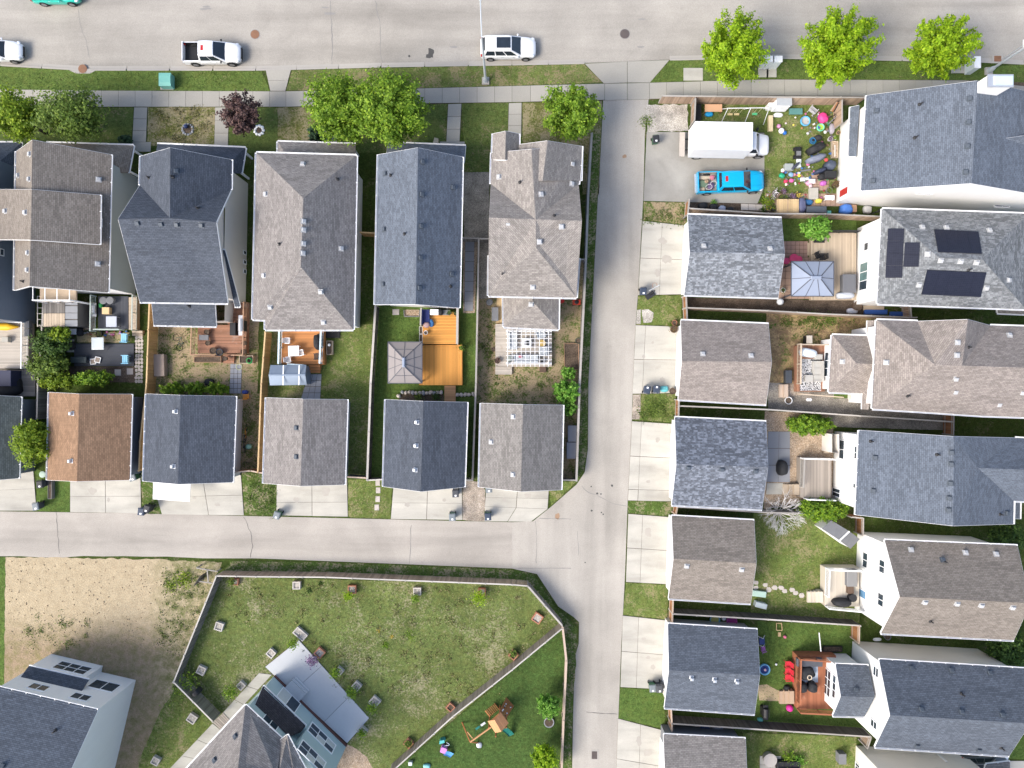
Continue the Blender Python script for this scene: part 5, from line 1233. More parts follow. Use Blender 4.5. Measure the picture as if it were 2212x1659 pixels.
# teal house patio and walk
ST = (1.0)
pt = sheet('patio', [T(13, 370, 545), T(13, 80, 780), T(13, 160, 870), T(13, 785, 1450), T(13, 980, 1225)], SOIL, .036, 'pale blue grey concrete patio behind the teal house', 'patio')
q = [T(13, 372, 548), T(13, 980, 1224), T(13, 790, 1440), T(13, 82, 782)]
slabs(pt, q, 3, 1, PATIO, 'concrete_slab', .03, .12, .03, us=[0, .33, .72, 1])
paved('garden_walk', 'pale concrete walkway along the teal house', [([T(3, 2240, 835), T(13, 140, 850), T(3, 1990, 1240), T(3, 1925, 1180)], 1, 3), ([T(3, 1840, 1270), T(3, 1915, 1330), T(3, 1580, 1700), T(3, 1440, 1690)], 1, 3)], SLAB, z=.05)
deckw = thing('board_landing', 'weathered board landing beside the teal house walkway', 'deck', W(*T(3, 1910, 1260)))
q = [T(3, 1835, 1265), T(3, 1930, 1180), T(3, 1985, 1240), T(3, 1905, 1325)]
for i in range(7): p0, p1, p2, p3 = (W(*quadpts(q, i / 7 + .01, 0), .1), W(*quadpts(q, (i + 1) / 7 - .01, 0), .1), W(*quadpts(q, (i + 1) / 7 - .01, 1), .1), W(*quadpts(q, i / 7 + .01, 1), .1)); MB().prism([(p.x, p.y) for p in (p0, p1, p2, p3)], .05, .14).build('deck_board', D_GRY, deckw)
st = thing('patio_steps', 'blue grey concrete steps under the teal patio door', 'steps', W(*T(13, 355, 975)))
q = [T(13, 250, 965), T(13, 345, 865), T(13, 465, 985), T(13, 372, 1085)]
for k, (f0, f1, z) in enumerate(((0, .62, .55), (.62, .81, .38), (.81, 1.0, .2))):
    qq = [quadpts(q, 0, 0), quadpts(q, 1, 0), quadpts(q, 1, 1), quadpts(q, 0, 1)]
    a = [W(*quadpts([q[0], q[3], q[2], q[1]], s, t), z) for s, t in ((0, f0), (1, f0), (1, f1), (0, f1))]
    MB().prism([(p.x, p.y) for p in a], .1, z).build('step', PATIO, st)
# low patios on the right
paved('patio', 'blue grey concrete patio with the covered barbecue', [([(1659, 932), (1706, 932), (1706, 1042), (1655, 1041)], 2, 3)], PATIOG, z=.03, cat='patio')
paved('patio', 'pale concrete pad below the blue grey patio', [([(1656, 1043), (1692, 1043), (1690, 1068), (1654, 1068)], 1, 1)], SLAB, z=.03, cat='patio')
paved('patio', 'small reddish paved square by the bright tree', [([(1690, 521), (1745, 521), (1745, 556), (1690, 556)], 6, 4)], PAVRED, z=.03, cat='patio', piece='paving_stone')
paved('patio', 'tan flagstone floor under the blue grey gazebo', [([(1684, 556), (1752, 556), (1752, 646), (1680, 646)], 5, 6)], PAVER, z=.028, cat='patio', piece='paving_stone')
paved('patio', 'brick paver path across the toy yard', [([(1652, 418), (1740, 418), (1740, 442), (1652, 442)], 8, 2), ([(1740, 418), (1826, 418), (1826, 446), (1740, 446)], 8, 2)], PAVER, z=.03, cat='patio', piece='paving_stone')
paved('patio', 'small brick pads beside the covered bicycles', [([(1752, 372), (1790, 372), (1790, 412), (1752, 412)], 3, 3)], PAVER, z=.03, cat='patio', piece='paving_stone')
paved('patio', 'row of pale square slabs below the blue pickup', [([(1600, 440), (1665, 443), (1665, 456), (1600, 454)], 4, 1)], STONE, z=.03, cat='path', piece='paving_stone')
paved('garden_path', 'grey square stepping path right of navy house', [([(1005, 522), (1025, 522), (1022, 672), (1003, 672)], 1, 7)], STONEG, z=.022, piece='paving_stone')
paved('garden_path', 'grey flagstone path behind the taupe garage', [([(667, 808), (695, 808), (692, 862), (650, 862)], 3, 4)], STONEG, z=.022, piece='paving_stone')
paved('garden_path', 'blue grey block path by the reddish deck', [([(498, 786), (523, 786), (521, 850), (496, 850)], 3, 6)], STONEG, z=.022, piece='paving_stone')
sp = thing('stepping_stones', 'row of four square stepping stones on the verge', 'stepping stones', W(815, 1070))
for u, v in ((816, 1043), (817, 1059), (816, 1078), (814, 1096)): a = W(u, v); MB().box((a.x, a.y, .02), (.42, .55, .06), U(-.05, .05)).build('paving_stone', STONE, sp)
sp = thing('stepping_stones', 'irregular row of tan stepping stones on the shrub lawn', 'stepping stones', W(1690, 1270))
for x, y in ((30, 180), (30, 220), (105, 200), (130, 235), (180, 220), (230, 220), (260, 250), (318, 238), (345, 265), (395, 280), (90, 265)):
    a = W((1880 + x / 3.19) * .8641, (1400 + y / 3.19) * .8641); k = [(a.x + math.cos(t) * U(.22, .36), a.y + math.sin(t) * U(.16, .28)) for t in (0, 1, 2.1, 3.1, 4.2, 5.3)]; MB().prism(k, .0, .05).build('stone', STONE, sp)
fp = thing('garden_path', 'crazy paved stone path beside the cedar fence', 'path', W(302, 775)); fp['kind'] = 'structure'
for j in range(13):
    for i in range(3):
        a = W(295 + i * 5.6 + U(-.8, .8), 728 + j * 8 + U(-1, 1)); k = [(a.x + math.cos(t) * U(.12, .17), a.y + math.sin(t) * U(.15, .2)) for t in (0, 1, 2.1, 3.1, 4.2, 5.3)]; MB().prism(k, .0, .045).build('stone', STONE, fp)
# ---------------------------------------------------------------- trees, hedges and shrubs
rng = np.random.default_rng(11)
BARK = plain('bark', (.10, .075, .055), .9, var=.3, scale=9); BARKS = plain('silver_bark', (.62, .60, .59), .8, var=.15)
LF_YEL = leafm('bright_leaves', (.17, .29, .012), (.27, .44, .016), (.42, .56, .03), .45); LF_MID = leafm('mid_leaves', (.10, .19, .018), (.18, .31, .024), (.31, .44, .045), .4)
LF_MID2 = leafm('yellow_green_leaves', (.11, .19, .014), (.21, .31, .02), (.33, .42, .035)); LF_OLV = leafm('olive_leaves', (.08, .135, .026), (.14, .215, .035), (.23, .32, .055))
LF_PUR = leafm('purple_leaves', (.05, .028, .03), (.105, .06, .055), (.20, .125, .105), .2); LF_DRK = leafm('dark_leaves', (.035, .075, .018), (.068, .13, .025), (.12, .20, .038))
LF_FRS = leafm('fresh_leaves', (.08, .21, .022), (.15, .34, .035), (.29, .48, .10)); LF_HDG = leafm('hedge_leaves', (.06, .13, .012), (.13, .25, .016), (.27, .38, .025), .25)
LF_SPR = leafm('spruce_needles', (.015, .04, .018), (.03, .07, .03), (.05, .10, .045), .1); LF_CON = leafm('yellow_conifer_leaves', (.10, .17, .012), (.19, .28, .02), (.30, .38, .03))
LF_LIL = leafm('lilac_leaves', (.13, .08, .15), (.24, .15, .27), (.36, .26, .38), .2); LF_RED = leafm('rust_leaves', (.10, .06, .02), (.17, .10, .03), (.22, .16, .05), .2)
def leaf_mesh(name, pos, nrm, size, mat, origin):
    """rhombic leaves at pos facing nrm"""
    n = len(pos)
    nrm = nrm / np.maximum(np.linalg.norm(nrm, axis=1, keepdims=True), 1e-6)
    r = rng.normal(size=(n, 3)); t = np.cross(nrm, r); t /= np.maximum(np.linalg.norm(t, axis=1, keepdims=True), 1e-6); b = np.cross(nrm, t)
    s = size[:, None]
    V = np.stack([pos - t * s * .62, pos - b * s * .36 + t * s * .05, pos + t * s * .62, pos + b * s * .36 + t * s * .05], 1).reshape(-1, 3) - np.array(origin)
    me = bpy.data.meshes.new(name); me.vertices.add(4 * n); me.vertices.foreach_set('co', V.astype('f').ravel())
    me.loops.add(4 * n); me.loops.foreach_set('vertex_index', np.arange(4 * n, dtype='i'))
    me.polygons.add(n); me.polygons.foreach_set('loop_start', np.arange(0, 4 * n, 4, dtype='i')); me.polygons.foreach_set('loop_total', np.full(n, 4, 'i'))
    me.update(calc_edges=True); me.materials.append(mat); return me
def tree(name, label, cat, u, v, h, ru, rv, mat, rz=None, dens=1.0, leaf=.2, limbs=46, spike=.5, group=None, base=None, bark=None, tuft=.34, crown='crown', lean=(0, 0)):
    """u, v, ru, rv: the crown as the plan shows it, its middle h metres up"""
    k = (CAMH - h) / FOC; c = W(u, v, h); rx, ry = ru * k, rv * k; rz = rz or (rx + ry) * .42; rz = min(rz, h - .15)
    bx, by = (c.x, c.y) if base is None else tuple(W(*base).to_2d())
    o = Vector((bx, by, 0)); t = thing(name, label, cat, o, group); bark = bark or BARK
    fork = Vector((lerp(bx, c.x, .5), lerp(by, c.y, .5), max(.15, (h - rz) * .8)))
    mb = MB(); r0 = .05 + .028 * (rx + ry); mb.tube(o, fork, r0, r0 * .7, 7)
    P, N = [], []; tips = []
    for i in range(limbs):
        z = 1 - 1.75 * (i + .5) / limbs; a = i * 2.39996 + U(-.3, .3); q = math.sqrt(max(0, 1 - z * z)); jj = U(.72, 1.12)
        tips.append(c + Vector((q * math.cos(a) * rx * jj, q * math.sin(a) * ry * jj, z * rz * U(.8, 1.1))))
    for i, p in enumerate(tips):
        st = lerp(fork, c, U(0, .6))
        if i % 3 == 0: mb.tube(st if i % 2 else fork, lerp(st, p, .85), r0 * .32, r0 * .06, 5, False)
        d = p - st; L = d.length
        n = int(dens * 56 * (L / 2 + .6) * (.2 / leaf) ** 1.5)
        tt = np.clip(rng.beta(2.3, 1.25, n), 0, 1) * 1.03
        rad = tuft * (1.25 - spike * tt)
        ctr = np.array(st)[None] + np.array(d)[None] * tt[:, None]
        off = rng.normal(size=(n, 3)) * (rad[:, None] * min(1.2, max(.35, (rx + ry) / 5)))
        ps = ctr + off; P.append(ps)
        out = (ps - np.array(c)) / np.array([rx, ry, rz]); N.append(out * .55 + rng.normal(size=(n, 3)) * .55 + np.array([0, 0, .75]))
    P = np.concatenate(P); N = np.concatenate(N); ok = P[:, 2] > .06; P, N = P[ok], N[ok]
    mb.build('trunk', bark, t, True)
    me = leaf_mesh(crown, P, N, rng.uniform(.65, 1.35, len(P)) * leaf, mat, o)
    co = bpy.data.objects.new(crown, me); C.objects.link(co); co.parent = t
    return t
TS = 'street trees along the right boulevard'
tree('maple_tree', 'bright yellow green street tree left of the grey cabinets', 'tree', 1586, 106, 5.2, 70, 74, LF_YEL, group=TS, base=(1558, 158), limbs=52, spike=.85, dens=1.9)
tree('maple_tree', 'tallest bright yellow green street tree in the middle', 'tree', 1812, 97, 5.4, 76, 82, LF_YEL, group=TS, base=(1772, 155), limbs=56, spike=.85, dens=1.9)
tree('maple_tree', 'bright yellow green street tree beside the white cabinet', 'tree', 2037, 96, 5.2, 74, 64, LF_YEL, group=TS, base=(1974, 152), limbs=48, spike=.9, dens=1.8)
tree('maple_tree', 'large green tree before the brown hip roof, left half', 'tree', 728, 230, 5.2, 72, 72, LF_MID, limbs=62, dens=1.7, spike=.7)
tree('maple_tree', 'large green tree before the navy house, right half', 'tree', 840, 233, 5.8, 80, 78, LF_MID, limbs=76, dens=1.7, spike=.7)
tree('ash_tree', 'round green tree at the lane corner', 'tree', 1234, 242, 4.6, 63, 60, LF_MID, limbs=50, dens=1.7, spike=.75)
tree('ash_tree', 'yellow green tree at the far left edge', 'tree', 22, 246, 5.0, 56, 52, LF_MID2, limbs=60, dens=1.1)
tree('ash_tree', 'dark olive spreading tree behind the left sidewalk', 'tree', 146, 244, 4.8, 74, 58, LF_OLV, limbs=60, dens=.95)
tree('plum_tree', 'purple leaved tree beside the front walk', 'tree', 518, 246, 3.4, 44, 44, LF_PUR, limbs=50, dens=1.1, spike=.8)
tree('spruce_tree', 'small dark spruce beside the big tree', 'tree', 684, 291, 1.6, 18, 18, LF_SPR, rz=1.4, limbs=50, leaf=.12, tuft=.2)
tree('shrub', 'dark low shrub by the first front walk', 'shrub', 270, 302, .7, 16, 9, LF_SPR, limbs=24, leaf=.12, tuft=.2)
tree('lilac_bush', 'fresh green bush inside the lane fence, largest lobe', 'bush', 1222, 845, 1.9, 30, 26, LF_FRS, limbs=40, tuft=.26, leaf=.17)
tree('lilac_bush', 'fresh green bush above the grey deck boxes', 'bush', 1230, 880, 1.6, 17, 22, LF_FRS, limbs=26, tuft=.24, leaf=.17)
tree('lilac_bush', 'fresh green bush below the brown garden bed', 'bush', 1229, 807, 1.5, 16, 14, LF_FRS, limbs=24, tuft=.22, leaf=.17)
tree('apple_tree', 'green tree between the first two left garages', 'tree', 66, 955, 3.2, 36, 50, LF_MID2, limbs=54)
tree('apple_tree', 'small bright tree beside the tan deck', 'tree', 1764, 493, 2.8, 32, 25, LF_FRS, limbs=44, tuft=.3)
tree('ball_tree', 'round green tree beside the oblong garden bed', 'tree', 1185, 1525, 2.2, 24, 26, LF_FRS, limbs=44, leaf=.15, tuft=.25)
tree('ball_tree', 'yellow green tree at the bottom edge by the fence', 'tree', 1177, 1640, 2.4, 28, 30, LF_YEL, limbs=48, leaf=.17, tuft=.28)
tree('shrub', 'dark leafy tree at the right edge between two houses', 'tree', 2180, 1160, 2.6, 42, 30, LF_DRK, limbs=44)
tree('shrub', 'dark leafy tree right of the beige side wall', 'tree', 2180, 1408, 2.6, 46, 40, LF_DRK, limbs=50)
tree('shrub', 'dark leafy bush at the right edge by the slate house', 'bush', 2206, 1066, 1.4, 18, 20, LF_DRK, limbs=26)
tree('shrub', 'dark green overgrown shrub beside the grey fence', 'bush', 108, 742, 2.0, 40, 32, LF_DRK, limbs=48, tuft=.34)
tree('shrub', 'dark green overgrown shrub above the yellow hedge', 'bush', 100, 790, 1.9, 44, 26, LF_OLV, limbs=44)
tree('shrub', 'green shrub top beside the timber shed roof', 'bush', 126, 722, 2.3, 24, 16, LF_MID2, limbs=28)
tree('conifer_hedge', 'yellow green conifer hedge behind the orange brown garage, left part', 'hedge', 128, 823, 1.6, 42, 17, LF_CON, limbs=40, leaf=.16, tuft=.28)
tree('conifer_hedge', 'green conifer hedge behind the orange brown garage, right part', 'hedge', 200, 818, 1.6, 42, 16, LF_HDG, limbs=40, leaf=.16, tuft=.28)
for i, (u, lab) in enumerate(((372, 'left'), (420, 'middle'), (468, 'right'))):
    tree('currant_bush', 'low green bush behind the dark blue garage, ' + lab + ' one of three', 'bush', u, 840, 1.0, 26, 14, LF_MID if i != 1 else LF_HDG, limbs=26, leaf=.15, tuft=.24, group='bushes behind the dark blue garage')
tree('mugo_hedge', 'oval green hedge above the covered barbecue patio', 'hedge', 1748, 917, 1.2, 50, 22, LF_HDG, rz=1.1, limbs=70, leaf=.15, tuft=.22, dens=1.5)
tree('mugo_hedge', 'oval green hedge below the grey worn deck', 'hedge', 1777, 1101, 1.4, 58, 23, LF_HDG, rz=1.2, limbs=76, leaf=.15, tuft=.22, dens=1.5)
# bare silver shrub
c = W(1691, 1112, 1.2); t = thing('bare_shrub', 'leafless silver branched shrub on the lawn', 'shrub', (c.x, c.y, 0)); mb = MB()
def twig(p, d, L, r, k):
    q = p + d * L; mb.tube(p, q, r, r * .6, 4, False)
    if k:
        for _ in range(3):
            e = (d + Vector((U(-.7, .7), U(-.7, .7), U(-.25, .35)))).normalized(); twig(q, e, L * U(.6, .9), r * .6, k - 1)
for i in range(20):
    a = i * 2 * math.pi / 20 + U(-.2, .2); twig(Vector((c.x, c.y, .1)), Vector((math.cos(a), math.sin(a), U(.5, 1.2))).normalized(), U(.65, .95), .045, 3)
mb.build('branches', BARKS, t)
# little plants: tufts in beds
def tuft(name, label, cat, u, v, r, h, mat, n=70, leaf=.12, group=None, z0=0.0, parent=None):
    o = W(u, v, z0); k = r / 22.5
    P = rng.normal(size=(n, 3)) * np.array([k * .42, k * .42, h * .25]) + np.array([o.x, o.y, z0 + h * .55]); P[:, 2] = np.maximum(P[:, 2], z0 + .03)
    N = rng.normal(size=(n, 3)) * .6 + np.array([0, 0, .8])
    org = parent.location if parent else (o.x, o.y, z0)
    if parent is None:
        me = leaf_mesh(name, P, N, rng.uniform(.6, 1.3, n) * leaf, mat, org); ob = bpy.data.objects.new(name, me); C.objects.link(ob); ob.location = o; tag(ob, label, cat, group)
    else:
        me = leaf_mesh(name, P, N, rng.uniform(.6, 1.3, n) * leaf, mat, org); ob = bpy.data.objects.new(name, me); C.objects.link(ob); ob.parent = parent
    return ob
for u, v, r, lab in ((1395, 262, 17, 'weeds in the white gravel bed'), (1402, 1010, 0, ''), (1412, 882, 26, 'tall weeds on the bushy verge'), (1755, 682, 14, 'green weed clump on the bare tan yard'), (1790, 690, 16, 'larger green weed clump by the grey fence'), (1448, 700, 8, 'small plant beside the clay pots')):
    if r: tuft('weed_clump', 'green ' + lab, 'plant', u, v, r, .14, LF_OLV, int(r * 16), .1)
tuft('weed_clump', 'leafy weeds outside the angled fence corner', 'plant', 400, 1250, 22, .5, LF_MID2, 300, .14); tuft('weed_clump', 'low weeds on the sandy lot edge', 'plant', 370, 1262, 16, .35, LF_MID2, 160, .13)
for u, v, r, lab in ((693, 1260, 6, 'upper small dark patch of clover'), (669, 1275, 8, 'lower small dark patch of clover')): tuft('clover_patch', lab + ' on the big lawn', 'plant', u, v, r, .06, LF_DRK, 160, .12)
tuft('clover_patch', 'dark oval patch of clover mid lawn', 'plant', 833, 1393, 9, .06, LF_HDG, 200, .12); tuft('clover_patch', 'bright patch of clover mid lawn', 'plant', 885, 1373, 14, .06, LF_MID, 150, .12)
# grass blades over the lawns: uncountable
def grass(name, label, boxes, mat, per, leaf=.085):
    P = []
    for (u0, v0, u1, v1) in boxes:
        a, b = W(u0, v0), W(u1, v1); n = int((b.x - a.x) * (a.y - b.y) * per)
        q = np.stack([rng.uniform(a.x, b.x, n), rng.uniform(b.y, a.y, n), rng.uniform(.03, .07, n)], 1); P.append(q)
    P = np.concatenate(P); N = rng.normal(size=P.shape) * .8 + np.array([0, 0, .45])
    me = leaf_mesh(name, P, N, rng.uniform(.5, 1.4, len(P)) * leaf, mat, (0, 0, 0)); o = bpy.data.objects.new(name, me); C.objects.link(o)
    return tag(o, label, 'grass', None, 'stuff')
GR1 = leafm('grass_blades', (.05, .085, .012), (.085, .14, .02), (.16, .21, .05), .2); GR2 = leafm('dry_grass_blades', (.10, .10, .03), (.17, .16, .06), (.32, .28, .15), .2)
grass('grass', 'short green grass blades on the lush lawns', [(0, 156, 575, 192), (1670, 132, 2090, 170), (815, 665, 905, 760), (1002, 680, 1022, 860), (812, 840, 950, 862), (1640, 1345, 1715, 1560), (1210, 640, 1250, 690), (1345, 1490, 1432, 1550), (1000, 230, 1095, 365)], GR1, 26)
grass('dry_grass', 'short dry grass blades on the worn lawns', [(640, 156, 1255, 182), (510, 1265, 1100, 1350), (330, 236, 460, 310), (1640, 1125, 1840, 1320), (710, 700, 790, 1020), (600, 1350, 1100, 1420), (1660, 230, 1790, 400), (760, 1040, 840, 1110)], GR2, 13)

def clumps(name, label, boxes, n, per, mat, r=.28, leaf=.11):
    P = []
    for (u0, v0, u1, v1) in boxes:
        for i in range(n):
            c = W(U(u0, u1), U(v0, v1)); k = r * U(.4, 1.4); P.append(rng.normal(size=(per, 3)) * np.array([k, k, .05]) + np.array([c.x, c.y, .09]))
    P = np.concatenate(P); P[:, 2] = np.maximum(P[:, 2], .04); N = rng.normal(size=P.shape) * .7 + np.array([0, 0, .7])
    o = bpy.data.objects.new(name, leaf_mesh(name, P, N, rng.uniform(.5, 1.4, len(P)) * leaf, mat, (0, 0, 0))); C.objects.link(o); return tag(o, label, 'weeds', None, 'stuff')
clumps('weeds', 'low green weed clumps on the bare yards and the sandy lot', [(350, 1235, 450, 1290), (345, 1290, 430, 1400), (60, 1330, 200, 1400), (335, 715, 415, 850), (1066, 815, 1200, 868), (1040, 700, 1066, 860), (1670, 690, 1790, 740), (1690, 684, 1880, 704), (1380, 855, 1455, 905), (527, 870, 556, 1010), (540, 1040, 590, 1105), (1395, 455, 1480, 482)], 26, 26, GR1)
clumps('weeds', 'yellowish weed tufts on the large lawn', [(480, 1262, 1130, 1340), (640, 1340, 1180, 1420), (720, 1410, 1080, 1500), (330, 236, 460, 310)], 70, 18, GR2, .22)
sc = MB()
for i in range(480):
    p = W(U(15, 440), U(1212, 1420)); q = U(.02, .065); sc.ball((p.x, p.y, .02 + q * .4), (q * U(.8, 1.6), q, q * .7), 6, 4, U(0, 3), .2)
tag(sc.build('clods', plain('brown_clods', (.30, .235, .155), .95, var=.4)), 'small clods and stones on the sandy lot', 'clods', None, 'stuff')
# ---------------------------------------------------------------- vehicles
RUB = plain('tyre_rubber', (.018, .018, .019), .8); RIM = plain('alloy_rim', (.32, .33, .35), .35, .7, var=.1); CARG = glass('car_glass', (.018, .025, .035)); LAMP = plain('headlight_lens', (.62, .66, .7), .15, .1); TAIL = plain('tail_light', (.42, .02, .02), .3)
BLKP = plain('black_plastic', (.02, .02, .022), .5)
def car_paint(name, c):
    b = NB(name); b.col(b.mix(b.noise(b.coord(), 1.6, 5, .65), mul(c, .86), mul(c, 1.04))); b.rough(.28, .5); b.p.inputs['Coat Weight'].default_value = .5; MATS[name] = b.m; return b.m
P_WHT = car_paint('white_paint', (.80, .81, .83)); P_BLU = car_paint('sky_blue_paint', (.0, .34, .60)); P_TEA = car_paint('teal_paint', (.02, .50, .40)); P_GRY = car_paint('grey_car_paint', (.08, .085, .09))
def ring(x, w, zb, zt, r=.1): return [(x, -w * .93, zb), (x, -w, zb + .16), (x, -w, zt - r * 2.2), (x, -w * .975, zt - r), (x, -w * .9, zt - r * .25), (x, -w * .5, zt + .015), (x, w * .5, zt + .015), (x, w * .9, zt - r * .25), (x, w * .975, zt - r), (x, w, zt - r * 2.2), (x, w, zb + .16), (x, w * .93, zb)]
def bil(q, s, t): return lerp(lerp(q[0], q[1], s), lerp(q[3], q[2], s), t)
def pane(root, name, q, s0, s1, t0, t1, mat, off=.012, flare=0):
    q = [Vector(p) for p in q]; n = (q[1] - q[0]).cross(q[3] - q[0]).normalized() * off
    N = 6; mb = MB(); vs = []
    for j in (t0, t1):
        for i in range(N + 1):
            s = lerp(s0, s1, i / N); vs.append(bil(q, s, j) + n)
    mb.add(vs, [(i, i + 1, N + 2 + i, N + 1 + i) for i in range(N)])
    return mb.build(name, mat, root)
def cabin(root, x0, x1, xr0, xr1, wb, wt, zb, zt, paint, sides=2, rear=True, crown=.05):
    """a body-coloured cabin with glass set in every face"""
    B = [(x0, -wb, zb), (x1 + .12, -wb, zb), (x1 + .12, wb, zb), (x0, wb, zb)]
    rows = []
    def row(x, w, z, bow=0): return [(x - bow, -w, z - .05), (x - bow * .4, -w * .82, z), (x, -w * .3, z + crown * .6), (x, w * .3, z + crown * .6), (x - bow * .4, w * .82, z), (x - bow, w, z - .05)]
    mb = MB(); n = 5; rs = [row(lerp(xr0, xr1, i / n), wt * (1 - .05 * abs(i / n - .5) * 2), zt + crown * math.sin(math.pi * (.15 + .7 * i / n)), 0) for i in range(n + 1)]
    mb.loft(rs, cap=False, closed=False); tl, tr_, fr, fl = rs[0][0], rs[-1][0], rs[-1][-1], rs[0][-1]
    mb.loft([[(x0, -wb, zb)] + [(lerp(x0, xr0, 1) , p[1], p[2]) for p in rs[0]] + [(x0, wb, zb)]], cap=False, closed=False) if 0 else None
    sideR = [B[0], B[1], tr_, tl]; sideL = [B[2], B[3], fl, fr]; front = [B[1], B[2], fr, tr_]; back = [B[3], B[0], tl, fl]
    for q in (sideR, sideL, front, back): mb.poly(q)
    mb.poly([rs[-1][i] for i in range(6)]); mb.poly([rs[0][i] for i in range(5, -1, -1)])
    mb.build('cabin', paint, root, False)
    for q, m in ((sideR, 0), (sideL, 1)):
        e = [.06 + .88 * i / sides for i in range(sides + 1)]
        for i in range(sides):
            pane(root, 'side_window', q, e[i] + .015, e[i + 1] - .015, .12, .86, CARG)
    pane(root, 'windshield', front, .05, .95, .04, .97, CARG)
    if rear: pane(root, 'rear_window', back, .08, .92, .3, .92, CARG)
def wheel(root, x, y, r=.37, w=.24):
    s = 1 if y > 0 else -1
    MB().tube((x, y - s * .02, r), (x, y - s * .03 + s * .035, r), r * 1.14, r * 1.14, 22).build('wheel_arch', BLKP, root)
    wh = MB().tube((x, y - w * s, r), (x, y + s * .045, r), r, r * .97, 22).build('wheel', RUB, root, False)
    mb = MB().tube((x, y + s * .03, r), (x, y + s * .052, r), r * .66, r * .6, 18)
    mb.build('rim', RIM, wh)
def mirror(root, x, y, z, mat):
    s = 1 if y > 0 else -1; mb = MB().ball((x, y + s * .12, z), (.09, .13, .09), 8, 6); mb.beam((x, y, z - .05), (x, y + s * .1, z - .03), .06, .05); mb.build('mirror', mat, root, True)
def lamps(root, xf, xr, w, zf, zr, front=True, rear=True):
    for s in (-1, 1):
        if front: MB().ball((xf - .14, s * w * .8, zf), (.20, .17, .10), 10, 6, -s * .5).build('headlight', LAMP, root, True)
        if rear: MB().ball((xr + .05, s * w * .86, zr), (.09, .12, .2), 8, 6).build('tail_light', TAIL, root, True)
def place(root, u, v, h, rz): root.location = Vector((W(u, v, h).x, W(u, v, h).y, -.115 if v < 140 else .014)); root.rotation_euler = (0, 0, rz)
def suv(label, paint, L=4.9, w=.96, sunroof=False, name='parked_car', roofz=1.62, rails=True):
    r = thing(name, label, 'car'); h = L / 2
    st = [(-h, w * .80, .42, .92), (-h + .1, w * .93, .3, 1.0), (-h + .5, w * .99, .24, 1.03), (-.9, w, .24, 1.04), (.8, w, .24, 1.04), (h - 1.3, w * .99, .24, 1.03), (h - .75, w * .965, .25, .97), (h - .32, w * .88, .28, .87), (h - .1, w * .74, .34, .76), (h, w * .55, .42, .64)]
    MB().loft([ring(*s) for s in st]).build('body', paint, r, True)
    cabin(r, -h + .14, h - 1.55, -h + .5, h - 2.35, w * .95, w * .76, 1.0, roofz, paint, 3)
    if sunroof: MB().box((-.45, 0, roofz + .1), (1.3, 1.0, .03)).build('sunroof', CARG, r)
    if rails:
        for s in (-1, 1): MB().path([(-h + .6, s * w * .7, roofz + .03), (-h + .8, s * w * .7, roofz + .09), (h - 2.6, s * w * .7, roofz + .09), (h - 2.4, s * w * .7, roofz + .02)], .02).build('roof_rail', ALU, r)
    for x in (-h + .95, h - .98):
        for s in (-1, 1): wheel(r, x, s * (w - .01))
    lamps(r, h - .18, -h + .05, w, .78, .95)
    for s in (-1, 1): mirror(r, h - 1.75, s * w * .95, 1.08, paint)
    MB().box((h - .02, 0, .55), (.1, w * 1.0, .22)).build('grille', BLKP, r)
    for s in (-1, 1):
        for x in (-.55, .5): MB().box((x, s * (w + .005), .88), (.2, .03, .035)).build('door_handle', ALU, r)
    MB().box((h - 1.62, 0, 1.045), (.3, w * 1.5, .03)).build('wiper_cowl', BLKP, r)
    return r
